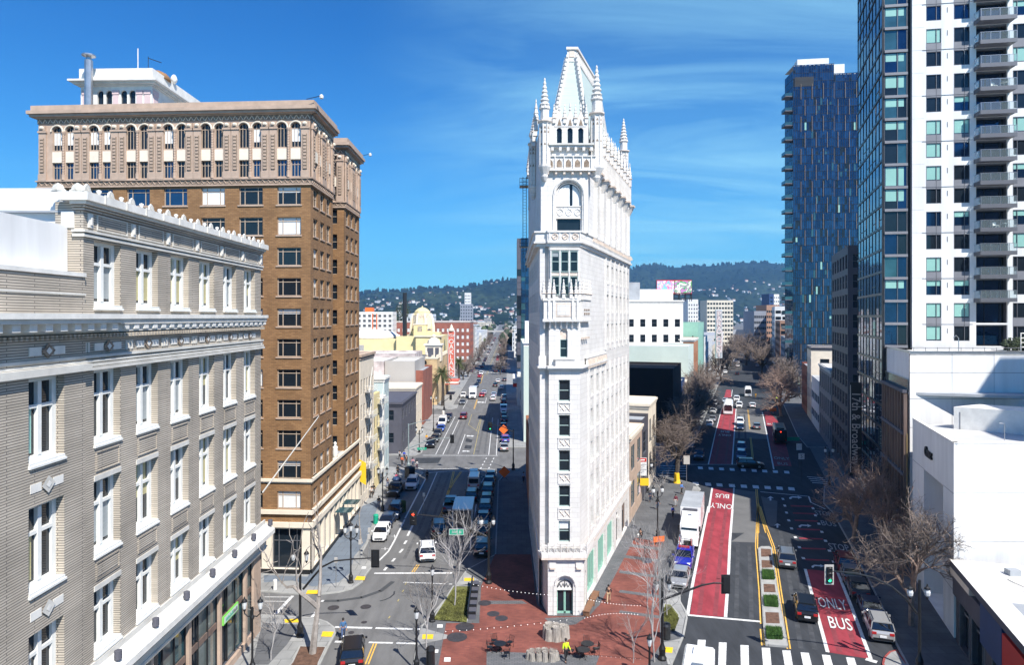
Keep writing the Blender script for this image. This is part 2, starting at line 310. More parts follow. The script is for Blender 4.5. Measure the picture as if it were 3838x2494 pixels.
class Fac:
 def __init__(s,o,d):
  s.o=Vector((o[0],o[1]));s.d=Vector(d).normalized();s.n=Vector((s.d.y,-s.d.x));s.a=math.atan2(s.d.y,s.d.x)
 def p(s,a,t,z):q=s.o+s.d*a+s.n*t;return(q.x,q.y,z)
 def box(s,mb,s0,s1,t0,t1,z0,z1,m,top=None):
  mb.hexa([s.p(s0,t1,z0),s.p(s1,t1,z0),s.p(s1,t0,z0),s.p(s0,t0,z0),s.p(s0,t1,z1),s.p(s1,t1,z1),s.p(s1,t0,z1),s.p(s0,t0,z1)],m,top)
 def wall(s,mb,s0,s1,z0,z1,ops,m,dep=0.3,rev=None,back=None,t=0.0):
  S=sorted(set([s0,s1]+[round(v,4)for o in ops for v in o[:2]]));Z=sorted(set([z0,z1]+[round(v,4)for o in ops for v in o[2:4]]))
  S=[v for v in S if s0-1e-6<=v<=s1+1e-6];Z=[v for v in Z if z0-1e-6<=v<=z1+1e-6]
  rv=rev or m
  for j in range(len(Z)-1):
   zc=(Z[j]+Z[j+1])/2;run=None
   for i in range(len(S)-1):
    sc=(S[i]+S[i+1])/2;hole=any(o[0]<sc<o[1]and o[2]<zc<o[3]for o in ops)
    if not hole and run is None:run=S[i]
    if run is not None and(hole or i==len(S)-2):
     e=S[i]if hole else S[i+1];mb.face([s.p(run,t,Z[j]),s.p(e,t,Z[j]),s.p(e,t,Z[j+1]),s.p(run,t,Z[j+1])],m);run=None
  for o in ops:
   a,b,c,e=o[:4]
   mb.face([s.p(a,t,c),s.p(a,t-dep,c),s.p(a,t-dep,e),s.p(a,t,e)],rv);mb.face([s.p(b,t,c),s.p(b,t-dep,c),s.p(b,t-dep,e),s.p(b,t,e)],rv)
   mb.face([s.p(a,t,c),s.p(b,t,c),s.p(b,t-dep,c),s.p(a,t-dep,c)],rv);mb.face([s.p(a,t,e),s.p(b,t,e),s.p(b,t-dep,e),s.p(a,t-dep,e)],rv)
   if back:mb.face([s.p(a,t-dep,c),s.p(b,t-dep,c),s.p(b,t-dep,e),s.p(a,t-dep,e)],back)
   if len(o)>4:
    r=(b-a)/2;cx=(a+b)/2;n=8
    for sg in(-1,1):
     arc=[(cx+sg*r*math.cos(math.pi/2*k/n),e-r+r*math.sin(math.pi/2*k/n))for k in range(n+1)]
     mb.face([s.p(x,t,z)for x,z in arc]+[s.p(cx+sg*r,t,e)],m)
     for k in range(n):mb.face([s.p(*[arc[k][0],t,arc[k][1]]),s.p(arc[k+1][0],t,arc[k+1][1]),s.p(arc[k+1][0],t-dep,arc[k+1][1]),s.p(arc[k][0],t-dep,arc[k][1])],rv)
 def put(s,name,me,parent,a,t,z,label=None):return inst(name,me,parent,s.p(a,t,z),s.a,label)
_wm={}
def win(w,h,cols=(0.5,),rows=(0.5,),fm='win_frame',pm='glass',ft=0.07,fd=0.08,blind=None,sill=None,arch=False,name='window'):
 k=(w,h,cols,rows,fm,pm,ft,fd,blind,sill,arch)
 if k in _wm:return _wm[k]
 mb=MB()
 if not arch:mb.face([(0,0,0),(w,0,0),(w,0,h),(0,0,h)],pm)
 else:
  r=w/2;mb.face([(0,0,0),(w,0,0)]+[(r+r*math.cos(math.pi*i/10),0,h-r+r*math.sin(math.pi*i/10))for i in range(11)],pm)
 if blind:mb.face([(ft,-0.015,h*(1-blind[0])+ft),(w-ft,-0.015,h*(1-blind[0])+ft),(w-ft,-0.015,h-ft-(w/2 if arch else 0)),(ft,-0.015,h-ft-(w/2 if arch else 0))],blind[1])
 hh=h-(w/2 if arch else 0)
 mb.box(0,ft,-fd,-0.002,0,hh,fm);mb.box(w-ft,w,-fd,-0.002,0,hh,fm);mb.box(ft,w-ft,-fd,-0.002,0,ft,fm)
 if not arch:mb.box(ft,w-ft,-fd,-0.002,h-ft,h,fm)
 for c in cols:mb.box(w*c-ft/2,w*c+ft/2,-fd*.8,-0.02,ft,h-ft,fm)
 for r_ in rows:mb.box(ft,w-ft,-fd*.7,-0.018,h*r_-ft/2,h*r_+ft/2,fm)
 if sill:mb.box(-0.1,w+0.1,-sill,0.0,-0.14,-0.004,fm)
 _wm[k]=mb.mesh(name);return _wm[k]
TEL=Vector((-0.0106,1,0)).normalized();BRO=Vector((0.338,1,0)).normalized()
TA=math.atan2(TEL.y,TEL.x);BA=math.atan2(BRO.y,BRO.x)
def rx(y):return 39.5+0.338*(y-62.7)
def lx(y):return 7.78+0.336*(y-67.9)
def tx(y):return-21.8-0.0106*(y-74)
gb=MB();S_=6000
gb.face([(-S_,-300,0),(S_,-300,0),(S_,6600,0),(-S_,6600,0)],mat('city_ground',(0.13,0.13,0.125),0.95,amt=0.3,scale=0.02));struct('ground',gb)
def sheet(name,polys,m,z):
 mb=MB()
 for p in polys:mb.face([(q[0],q[1],z)for q in p],m)
 return struct(name,mb)
sheet('road',[[(-24,30),(60,30),(60,62),(60,70),(44,70),(330,920),(300,920),(12,112),(6,200),(-4,120),(-3,900),(-31,900),(-24,74),(-24,62)]][0:0]+[[(-26,20),(50,20),(50,75),(-26,75)]],'asphalt',0.004)
sheet('avenue_road',[[(-24,74),(2,74),(-1,120),(-7,2600),(-50,2600),(-30,200)]],'asphalt',0.008)
sheet('side_street_road',[[(-80,61),(-20,61),(-20,75),(-80,75)],[(-90,121),(-18,121),(-18,140),(-90,140)],[(-90,196),(-18,196),(-18,214),(-90,214)],[(-4,121),(60,121),(60,145),(-4,145)]],'asphalt',0.012)
def bro(y,t):return(lx(y)+t,y,0)
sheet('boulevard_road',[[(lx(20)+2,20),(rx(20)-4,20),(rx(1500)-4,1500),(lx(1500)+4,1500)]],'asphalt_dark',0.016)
sheet('paving_patch',[[g('B6',1060,1120),g('B6',1270,1150),g('B6',1290,1547),g('B6',1020,1547),g('B7',1150,340),g('B7',1390,355),g('B7',1400,20),g('B7',1160,20)][:4],[g('B6',1160,1547),g('B6',1290,1547),g('B7',1385,355),g('B7',1145,345)],[g('B6',1070,345),g('B6',1330,345),g('B6',1400,640),g('B6',1050,630)],[g('B6',1320,1190),g('B6',1480,1240),g('B6',1470,1480),g('B6',1390,1480)]],'asphalt_light',0.022)
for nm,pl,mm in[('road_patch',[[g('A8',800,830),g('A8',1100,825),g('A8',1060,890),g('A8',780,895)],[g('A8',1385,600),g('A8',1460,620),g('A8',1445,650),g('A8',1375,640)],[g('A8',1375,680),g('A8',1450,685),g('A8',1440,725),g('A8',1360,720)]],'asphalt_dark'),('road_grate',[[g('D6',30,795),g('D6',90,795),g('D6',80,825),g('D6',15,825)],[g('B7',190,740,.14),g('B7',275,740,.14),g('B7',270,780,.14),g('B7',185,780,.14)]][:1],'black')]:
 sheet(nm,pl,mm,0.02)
def walk(name,poly,top,kerb=0.16,h=0.14,km='kerb',hole=None):
 mb=MB();P=[Vector((p[0],p[1]))for p in poly]
 ar=sum(P[i].x*P[(i+1)%len(P)].y-P[(i+1)%len(P)].x*P[i].y for i in range(len(P)))
 if ar<0:P.reverse()
 n=len(P);I=[]
 for i in range(n):
  a,b,c=P[i-1],P[i],P[(i+1)%n];d1=(b-a).normalized();d2=(c-b).normalized();nn=Vector((-d1.y-d2.y,d1.x+d2.x))
  nn=nn.normalized()if nn.length>1e-6 else Vector((-d1.y,d1.x));I.append(b+nn*kerb/max(0.5,nn.dot(Vector((-d1.y,d1.x)))))
 for i in range(n):
  j=(i+1)%n
  mb.face([(P[i].x,P[i].y,0),(P[j].x,P[j].y,0),(P[j].x,P[j].y,h),(P[i].x,P[i].y,h)],km);mb.face([(P[i].x,P[i].y,h),(P[j].x,P[j].y,h),(I[j].x,I[j].y,h),(I[i].x,I[i].y,h)],km)
 mb.face([(p.x,p.y,h)for p in I],top);return struct(name,mb)
Z=0.14
walk('sidewalk',[(-80,74.4),g('C5',250,775),g('C5',560,800),g('C5',720,805),g('C5',880,800),g('C5',1050,782),g('C5',1200,742),g('C5',1310,668),g('C5',1350,590),g('C5',1410,510),g('A6',1262,1060),g('A6',1235,1040),g('A6',1175,990),g('A6',1240,868),g('A8',640,1180),g('A8',672,1100),g('A8',760,1075),g('A8',860,1040),g('A8',890,1005),g('A8',840,975),g('A8',525,940),(-80,121)],'concrete')
walk('sidewalk',[(-80,138.6),g('A8',525,800),g('A8',790,808),g('A8',870,770),g('A8',905,700),g('A8',1100,375),g('A8',1080,330),(tx(200)-4,197),(-80,197)],'concrete')
walk('sidewalk',[(-80,214),g('A8',1060,262),g('A8',1200,268),g('A8',1280,250),g('A8',1292,215),g('A8',1230,215),(tx(420)+4.6,420),(tx(2000)+4,2000),(-70,2000),(-80,420)],'concrete')
plaza=[g('C5',1845,1547),(-7.3,48),(11,48),g('B7',575,1547),g('B7',690,1270),g('B7',722,1100),g('B7',712,1040),g('B7',655,940),g('B7',652,870),g('B7',600,828),g('B7',525,822),g('B6',667,1200),g('B6',740,1130),g('B6',690,1080),g('B6',560,1045),(lx(118)+1,120),(-1.5,120),(-2.4,116),(-2.0,80),g('D6',850,1345),g('C5',2275,745),g('C5',2010,1060),g('C5',1930,1150),g('C5',1880,1330)]
walk('plaza',plaza,'sidewalk_grey')
sheet('brick_paving',[[g('B8',130,1470,Z),g('B8',215,1005,Z),g('B8',585,1005,Z),g('B8',605,590,Z),(-2.0,80),(2.2,80),(2.4,66),(3.4,63.5),(7.2,63.5),(lx(66)+1.1,65.6),(lx(80)+1.1,80),g('B7',145,295,Z),g('B7',470,350,Z),g('B7',430,560,Z),g('B7',455,1350,Z),g('B7',330,1547,Z),(9,50),(-5.4,50)]],'paver',Z+0.004)
sheet('paving_tone_band',[[g('B8',665,1320,Z),g('B8',1925,1370,Z),g('B8',1860,1547,Z),g('B8',665,1547,Z)],[g('B8',590,755,Z),g('B8',1060,755,Z),g('B8',1120,790,Z),g('B8',590,795,Z)],[g('B8',1310,950,Z),g('B8',1790,930,Z),g('B8',1660,1020,Z),g('B8',1480,1040,Z),g('B8',1380,1010,Z)]]+[[g('B7',60,y0,Z),g('B7',470,y0+55*k,Z),g('B7',470,y0+28+55*k,Z),g('B7',50,y0+26,Z)]for y0,k in((355,.9),(470,.9),(625,.95),(815,1.0),(1015,1.0))],'paver_grey',Z+0.008)
sheet('paving_border',[[(lx(66),65.6),(lx(66)+1.2,65.6),(lx(92)+1.7,92),(lx(92),92)]],'paver_grey',Z+0.012)
sheet('concrete_pad',[[g('B8',330,590,Z),g('B8',610,545,Z),g('B8',430,435,Z),g('C5',2270,750,Z)],[g('C5',1925,1150,Z),g('C5',2210,1230,Z),g('C5',2200,1270,Z),g('C5',1890,1340,Z)],[g('B7',470,1335,Z),g('B7',660,1290,Z),g('B7',570,1547,Z),g('B7',530,1547,Z)],[g('B7',525,830,Z),g('B7',640,870,Z),g('B7',650,950,Z),g('B7',700,1060,Z),g('B7',660,1270,Z),g('B7',600,1220,Z),g('B7',635,1090,Z),g('B7',560,990,Z),g('B7',500,960,Z)],[g('B6',640,1180,Z),g('B6',668,1090,Z),g('B6',735,1110,Z),g('B6',700,1180,Z)]],'concrete',Z+0.016)
walk('sidewalk',[(-26,30),(-16.4,50),g('C5',860,1547),g('C5',985,1290),g('C5',1020,1230),g('C5',1008,1160),g('C5',930,1100),g('C5',830,1068),g('C5',700,1050),g('C5',250,1025),(-40,61.5),(-40,30)],'concrete')
sheet('paving_tone_band',[[g('C5',240,1100,Z),g('C5',640,1120,Z),g('C5',500,1330,Z),g('C5',300,1547,Z),g('C5',130,1547,Z),g('C5',200,1250,Z)]],'sidewalk_grey',Z+0.004)
walk('sidewalk',[(rx(30)-5.4,30),g('C4',1299,1547),g('C4',1200,1360),g('C4',1150,1180),g('C4',800,480),g('C4',640,190),g('C4',560,110),(rx(112)-5,112),(rx(122),122),(90,122),(90,30)],'sidewalk_grey')
walk('sidewalk',[g('C4',1085,1547),g('C4',1100,1490),g('C4',1150,1440),g('C4',1215,1425),g('C4',1310,1547),(33,50),(28,50)],'concrete',km='kerb_red',h=0.13)
walk('sidewalk',[(rx(146)-4.5,146),(rx(146)+60,146),(rx(1500)+60,1500),(rx(1500)-4,1500),(rx(330)-5.2,330),(rx(160)-5.5,160)],'sidewalk_grey')
walk('sidewalk',[(lx(146)+4.6,146),(lx(330)+6,330),(lx(1500)+4,1500),(lx(1500)-40,1500),(-5.5,1500),(-2.5,300),(-1,146)],'concrete')
sheet('paving_tone_band',[[g('A6',230,1180,Z),g('A6',650,1195,Z),(tx(80),78),(tx(100),100),g('A6',1350,440,Z),g('A6',1290,640,Z),g('A6',1215,860,Z),g('A6',1100,1000,Z),g('A6',1060,1160,Z),g('A6',950,1250,Z),g('A6',700,1290,Z),g('A6',500,1230,Z),g('A6',230,1250,Z)]],'walk_blue_grey',Z+0.004)  # blue-grey tone laid flat over the sidewalk beside the brown block
sheet('lawn_bed',[[g('B8',300,632,.3),g('B8',490,625,.3),g('B8',445,985,.3),g('B8',75,955,.3)],[g('B7',492,985,.3),g('B7',560,990,.3),g('B7',638,1090,.3),g('B7',590,1215,.3),g('B7',492,1160,.3)]],'lawn',0.24)
walk('planting_kerb',[g('B8',290,610),g('B8',500,610),g('B8',455,1005),g('B8',60,975)],'lawn',kerb=0.15,h=0.22)
walk('planting_kerb',[g('B7',485,970),g('B7',565,975),g('B7',648,1085),g('B7',600,1225),g('B7',485,1170)],'lawn',kerb=0.14,h=0.22)
walk('mulch_bed',[g('C5',550,1547),g('C5',632,1368),g('C5',925,1376),g('C5',845,1547),(-14.6,50),(-18.4,50)],'mulch',kerb=0.12,h=0.2)
def tufts(name,polys,n,m,h,z):
 random.seed(3);mb=MB()
 for P in polys:
  xs=[p[0]for p in P];ys=[p[1]for p in P];k=0
  while k<n:
   x=random.uniform(min(xs),max(xs));y=random.uniform(min(ys),max(ys));c=False;j=len(P)-1
   for i in range(len(P)):
    if(P[i][1]>y)!=(P[j][1]>y)and x<(P[j][0]-P[i][0])*(y-P[i][1])/(P[j][1]-P[i][1])+P[i][0]:c=not c
    j=i
   if not c:continue
   k+=1;a=random.uniform(0,6.28);hh=h*random.uniform(.5,1.3);w=0.03
   for q in range(3):
    b=a+q*2.1;mb.face([(x+w*math.cos(b),y+w*math.sin(b),z),(x-w*math.cos(b),y-w*math.sin(b),z),(x+.5*hh*math.sin(b),y+.5*hh*math.cos(b),z+hh)],m)
 o=mb.build(name);o['kind']='stuff';return o
med=[g('B7',1408,420),g('B7',1440,402),g('B7',1520,402),g('B7',1545,420),g('B7',1600,800),g('B7',1705,1385),g('B7',1482,1368),g('B7',1458,1180),g('B7',1430,700)]
walk('median',med,'kerb',kerb=0.1,h=0.18,km='concrete')
cells=[((1437,410,1535,415,1537,488,1440,490),'mulch'),((1442,522,1548,527,1552,595,1446,598),'mulch'),((1452,632,1558,637,1568,715,1456,712),'grass'),((1462,755,1572,760,1582,838,1467,835),'mulch'),((1468,882,1590,888,1603,985,1474,975),'grass'),((1480,1030,1610,1035,1622,1142,1487,1138),'mulch'),((1490,1190,1630,1200,1648,1300,1497,1295),'grass')]
gr=[]
for c,m in cells:
 P=[g('B7',c[i],c[i+1],0.2)for i in(0,2,4,6)];sheet('planting_cell',[P],'mulch' if m=='mulch' else 'lawn',0.186)
 if m=='grass':gr.append(P)
tufts('grass',gr,1500,'grass',0.3,0.19)
tufts('grass',[[g('B8',300,632,.3),g('B8',490,625,.3),g('B8',445,985,.3),g('B8',75,955,.3)],[g('B7',492,985,.3),g('B7',560,990,.3),g('B7',638,1090,.3),g('B7',590,1215,.3),g('B7',492,1160,.3)]],1800,'lawn',0.14,0.24)
def strip(mb,pts,w,m,z):
 pts=[Vector((p[0],p[1]))for p in pts]
 for i in range(len(pts)-1):
  a,b=pts[i],pts[i+1];d=(b-a).normalized();n=Vector((-d.y,d.x))*w/2;e=d*(w/4 if i<len(pts)-2 else 0)
  mb.face([(a.x+n.x,a.y+n.y,z),(a.x-n.x,a.y-n.y,z),(b.x+e.x-n.x,b.y+e.y-n.y,z),(b.x+e.x+n.x,b.y+e.y+n.y,z)],m)
def dash(mb,a,b,on,off,w,m,z):
 a=Vector((a[0],a[1]));b=Vector((b[0],b[1]));L=(b-a).length;d=(b-a)/L;t=0
 while t<L:
  strip(mb,[a+d*t,a+d*min(L,t+on)],w,m,z);t+=on+off
mk=MB();zm=0.03;LZ=[0.03]
def ln(r,pts,w=0.14,m='paint_white',z=None):LZ[0]+=.0004;strip(mk,[g(r,*p)for p in pts],w,m,LZ[0])
sheet('bus_lane',[[g('B7',745,1060),g('B7',1082,1082),g('B7',1110,680),g('B7',1160,0),g('B6',1060,1120),g('B6',850,1105),g('B6',765,1547),g('B7',845,400),g('B7',790,740)],[g('B6',812,882),g('B6',1045,884),g('B6',1078,345),g('B6',945,340)],[g('B6',965,235),g('B6',1035,235),g('B6',1030,160),g('B6',985,160)],[g('C4',415,695),g('C4',690,725),g('C4',985,1500),g('C4',612,1440)],[g('C7',1020,560),g('C7',1090,560),g('C7',1260,740),g('C7',1420,1350),g('C7',1160,1350)]],'bus_red',0.026)
for pts in([(722,1060),(765,790),(830,460),(925,0)],[(1092,1085),(1120,680),(1135,330),(1160,30)],[(722,1064),(1430,1128)]):ln('B7',pts,0.3 if len(pts)>2 else 0.35)
ln('B6',[(812,1350),(850,1105)],.28);ln('B6',[(1045,1330),(1060,1110)],.22)
ln('B6',[(812,884),(875,600),(940,345)],.2);ln('B6',[(1042,886),(1062,600),(1080,345)],.25);ln('B6',[(1045,160),(1035,225)],.2);ln('B6',[(620,884),(1120,884)],.2)
ln('B6',[(1335,380),(1445,930)],.25)
for k in(-.12,.12):
 for r,pts in(('B6',[(1195,350),(1215,545)]),('B6',[(1220,622),(1243,835)]),('B6',[(1277,1125),(1290,1300),(1290,1547)]),('B6',[(1290,1260),(1330,1400),(1375,1547)]),('B7',[(1410,0),(1398,280),(1395,400),(1430,820),(1448,1150)]),('B7',[(1425,0),(1480,180),(1560,400),(1620,800),(1710,1395)]),('B7',[(1445,1200),(1460,1360)]),('D6',[(690,65),(640,280),(540,600),(495,690)]),('D6',[(785,68),(690,200),(620,320),(560,540)]),('D6',[(415,930),(385,1005)]),('D6',[(230,1270),(165,1365)]),('C5',[(1440,1320),(1350,1547)]),('D3',[(575,960),(530,1100)]),('D3',[(660,600),(625,730)])):
  P=[g(r,*p)for p in pts];strip(mk,[p+Vector((k,0,0))for p in P],.12,'paint_yellow',zm)
ln('A8',[(1030,790),(1255,350)]);ln('A8',[(1115,790),(1300,390)],.16);ln('A8',[(1290,785),(1372,555)],.16);ln('A8',[(1645,795),(1690,360)],.16);ln('A8',[(1733,800),(1755,380)],.14)
ln('A8',[(880,800),(1750,803)],.3);ln('A8',[(820,945),(900,965),(1400,950),(1720,965)],.25);ln('A8',[(940,1002),(1200,985),(1450,985),(1740,1000)],.25);ln('A8',[(1470,790),(1530,510),(1560,370)],.12,'paint_faded');ln('A8',[(1530,530),(1410,445),(1450,320),(1580,325)],.12,'paint_faded');ln('A8',[(1500,520),(1560,340)],.12,'paint_faded')
for a,b in(((1550,955),(1620,830)),((1645,955),(1705,830))):dash(mk,g('A8',*a),g('A8',*b),1.2,1.6,.2,'paint_white',zm)
ln('A8',[(1290,175),(1320,130)]);ln('A8',[(1345,260),(1400,160)]);ln('A8',[(1605,195),(1620,130)])
ln('D6',[(60,675),(110,580),(325,165)],.22);ln('D6',[(215,640),(345,380),(478,72)],.16);ln('D6',[(980,490),(920,850),(900,1060)],.14);ln('D6',[(1115,90),(1045,215)],.16)
ln('C5',[(1480,440),(1580,340),(1640,235),(1755,0)],.22);ln('C5',[(1430,575),(2260,572)],.4);dash(mk,g('C5',1740,670),g('C5',2260,690),4.5,.35,.22,'paint_white',zm)
for a,b in(((1785,175),(1850,40)),((1750,262),(1775,225)),((1700,355),(1735,315)),((1620,450),(1650,415)),((1535,545),(1562,512)),((870,880),(885,862)),((765,1045),(815,980))):ln('C5',[a,b],.28)
dash(mk,g('C5',1010,1148),g('C5',1920,1172),3.4,.3,.34,'paint_white',zm);ln('C5',[(1010,1306),(1330,1310)],.34);dash(mk,g('C5',1370,1312),g('C5',1880,1325),2.1,.3,.28,'paint_white',zm)
ln('C5',[(380,1010),(560,815)],.35);ln('C5',[(260,828),(530,830)]);ln('C5',[(260,874),(500,876)])
for x,y in((1520,312),(1620,178),(1690,48)):ln('C5',[(x-15,y+2),(x+60,y)],.1);ln('C5',[(x+25,y-14),(x+25,y+16)],.1)
for x,y in((1765,685),(1735,765),(1685,865),(1590,1045)):ln('C5',[(x-6,y+12),(x+8,y-12)],.1,'paint_faded')
for x,w in((855,78),(1060,76),(1272,80),(1480,82),(1680,80)):mk.face([(*g('B7',x-w/2+5,1305+(x-855)*.125)[:2],zm),(*g('B7',x+w/2+5,1308+(x-855)*.125)[:2],zm),(*g('B7',x+w/2-15+(x-855)*.06,1590)[:2],zm),(*g('B7',x-w/2-15+(x-855)*.06,1590)[:2],zm)],'paint_white')
for x in(395,585,800):mk.face([(*g('C4',x-37,1420+(x-225)*.11)[:2],zm),(*g('C4',x+37,1426+(x-225)*.11)[:2],zm),(*g('C4',x+80,1620)[:2],zm),(*g('C4',x,1620)[:2],zm)],'paint_white')
for pts in([(400,695),(505,1090),(600,1440)],[(690,728),(815,1040),(985,1500)]):ln('C4',pts,.3)
ln('C4',[(0,5),(420,45)],.25);ln('C4',[(430,45),(450,100),(580,160)],.2);ln('C4',[(940,1500),(1040,1530)],.5)
for x,y in((200,68),(217,128),(232,190),(252,260),(277,332),(312,412),(347,500),(382,598),(468,152),(490,215),(520,290),(547,363),(580,443),(615,532),(653,630)):ln('C4',[(x-3,y-8),(x+5,y+10)],.36)
for y in(130,195,260,338,420,510,610):mk.face([(*g('C4',235+y*.26,y-8)[:2],.024),(*g('C4',430+y*.3,y)[:2],.024),(*g('C4',434+y*.3,y+12)[:2],.024),(*g('C4',240+y*.26,y+5)[:2],.024)],'bus_red')
for x in(690,810,920,1040,1155,1270,1385,1500,1615):strip(mk,[g('B6',x-3,1055+(x-690)*.055),g('B6',x+4,1085+(x-690)*.055)],.95,'paint_white',zm)
for x in(735,838,940,1042,1150,1255,1357,1460,1570):strip(mk,[g('B6',x-3,905+(x-735)*.05),g('B6',x+3,930+(x-735)*.05)],.85,'paint_white',zm)
for y in(900,922,945,970,998):ln('B6',[(385-y*.04,y),(600,y+4)],.4)
for y in(1165,1182,1200,1218):ln('C3',[(415+(y-1165)*.9,y),(560+(y-1165)*1.2,y+12)],.35)
for x,y in((90,62),(152,305)):
 P=[(x-30,y),(x,y-20),(x+30,y),(x+8,y-3),(x+8,y+20),(x-8,y+20),(x-8,y-3)];mk.face([(*g('C4',*p)[:2],zm)for p in P],'paint_white')
for x,y in((310,55),(395,308),(510,668)):
 P=[(x-50,y+14),(x-55,y),(x-30,y-12),(x+25,y-8),(x+22,y-16),(x+62,y),(x+25,y+12),(x+28,y+3),(x-25,y),(x-35,y+14)];mk.face([(*g('C4',*p)[:2],zm)for p in P],'paint_white')
for x,y in((1435,575),(1385,752),(1560,183)):
 P=[(x-45,y),(x-40,y-9),(x+10,y-3),(x+12,y-9),(x+45,y+2),(x+12,y+10),(x+10,y+4),(x-30,y+5),(x-42,y+9)];mk.face([(*g('A8',*p)[:2],zm)for p in P],'paint_white')
dash(mk,g('D3',660,540),g('D3',1010,548),.9,.7,1.2,'paint_white',zm);dash(mk,g('D3',640,575),g('D3',880,582),.9,.7,1.2,'paint_white',zm);dash(mk,g('D3',530,408),g('D3',1000,408),1.3,.9,1.6,'paint_white',zm)
dash(mk,(-16,330),(-17.5,900),3,6,.2,'paint_white',zm);dash(mk,(-9,330),(-12,900),3,6,.2,'paint_white',zm)
for k in(0,.5):strip(mk,[(-12.5+k,330),(-15.5+k,900)],.14,'paint_faded',zm)
for y in range(345,900,55):dash(mk,(-22,y),(-4,y),.8,.8,1.5,'paint_white',zm)
struct('road_markings',mk)
wk=MB()
def track(r,A_,B2,m,z,w=.42):
 for f_ in(.27,.73):strip(wk,[g(r,a[0]+(b[0]-a[0])*f_,a[1]+(b[1]-a[1])*f_)for a,b in zip(A_,B2)],w,m,z)
track('B7',[(745,1050),(780,790),(845,460),(930,20)],[(1080,1075),(1110,680),(1128,330),(1160,30)],'bus_red_worn',.028)
track('B6',[(820,875),(880,600),(944,350)],[(1038,875),(1056,600),(1074,350)],'bus_red_worn',.0281)
track('C4',[(520,1050),(610,1420)],[(815,1090),(965,1470)],'bus_red_worn',.0282)
track('B7',[(1110,1080),(1130,680),(1150,340)],[(1430,1110),(1410,680),(1385,400)],'asphalt_worn',.0243)
track('C4',[(290,1400),(190,700),(130,300)],[(560,1420),(400,760),(300,500)],'asphalt_worn',.0244)
track('B6',[(1065,870),(1078,400)],[(1230,870),(1190,400)],'asphalt_worn',.0245)
track('A8',[(1120,780),(1300,400)],[(1285,780),(1420,400)],'tel_worn',.0211);track('A8',[(1480,780),(1580,300)],[(1640,780),(1690,300)],'tel_worn',.0212)
track('D6',[(0,1150),(200,740),(480,90)],[(200,1300),(430,850),(690,90)],'tel_worn',.0213)
struct('tyre_marks',wk)
def roadtext(t,r,x,y,size,ang,sx=1.0):
 sx*=0.27 if len(t)>3 else 0.3;size*=1.4
 me=textmesh(t,size,'paint_worn_shaded' if t=='STOP' or(r,t,y)in(('C4','BUS',292),('B6','ONLY',828),('B6','BUS',880))else 'paint_white',0.0,0.02,sx);o=inst('lane_lettering',me,None,Vector(g(r,x,y))+Vector((0,0,0.075)),ang);o['kind']='structure';return o
bo=BA-math.pi/2
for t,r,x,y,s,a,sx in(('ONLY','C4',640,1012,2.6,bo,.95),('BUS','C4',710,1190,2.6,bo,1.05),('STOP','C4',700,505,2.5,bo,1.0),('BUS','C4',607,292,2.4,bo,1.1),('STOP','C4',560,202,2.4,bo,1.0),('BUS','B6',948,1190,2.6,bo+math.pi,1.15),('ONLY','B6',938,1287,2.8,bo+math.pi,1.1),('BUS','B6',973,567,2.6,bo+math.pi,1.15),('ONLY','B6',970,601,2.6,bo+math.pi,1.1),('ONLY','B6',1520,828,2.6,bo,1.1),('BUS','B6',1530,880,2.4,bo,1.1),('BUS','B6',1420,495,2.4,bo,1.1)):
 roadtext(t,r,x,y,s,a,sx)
for i,(r,c)in enumerate([('C5',(1245,600,1335,605,1325,645,1220,640)),('C5',(720,750,840,750,845,790,700,790)),('C5',(880,1190,1000,1195,975,1250,862,1245)),('C5',(470,1062,615,1055,625,1095,480,1098)),('B8',(418,500,522,500,525,535,415,535)),('C5',(1945,1222,2060,1222,2055,1272,1940,1272)),('B7',(500,1372,580,1378,570,1432,497,1425))]):
 mb=MB();mb.face([g(r,c[k],c[k+1],Z+.022)for k in(0,2,4,6)],'tactile');o=struct('tactile_paving',mb)
for i,(r,x,y,rad)in enumerate([('C5',995,937,.55),('C5',1340,927,.52),('C5',1322,1092,.27),('C5',1183,1202,.27),('B8',335,1160,.9),('B8',422,1046,.85),('B8',832,950,.6),('B8',740,900,.6),('B8',645,780,.65),('A8',1510,750,.4)]):
 zz=Z+.018 if r=='B8' else.028;mb=MB();p=g(r,x,y,zz);mb.face([(p.x+rad*math.cos(a*.449),p.y+rad*math.sin(a*.449),zz)for a in range(14)],mat('iron_cover',(0.045,0.04,0.042),0.6,amt=.3,scale=4));struct('manhole_cover',mb)
for r,c in(('B8',(115,1020,178,1020,175,1055,112,1055)),('B8',(195,1388,265,1388,262,1435,190,1435)),('C5',(2070,1385,2115,1385,2110,1420,2065,1420)),('C5',(1300,500,1345,500,1340,522,1292,522)),('C5',(785,1095,845,1100,840,1120,790,1118))):
 mb=MB();mb.face([g(r,c[k],c[k+1],Z+.024)for k in(0,2,4,6)],'win_frame');struct('utility_cover',mb)
sk=MB();P=[g('C5',*p)for p in((1645,765),(1640,795),(1600,830),(1545,855),(1490,868))];strip(sk,P,.16,'asphalt_dark',.018);P=[g('C5',*p)for p in((1630,660),(1500,760),(1300,830),(1050,865),(800,870))];strip(sk,P,.5,mat('tyre_wear',(.058,.061,.064),.8,amt=.1),.018);struct('tyre_marks',sk)
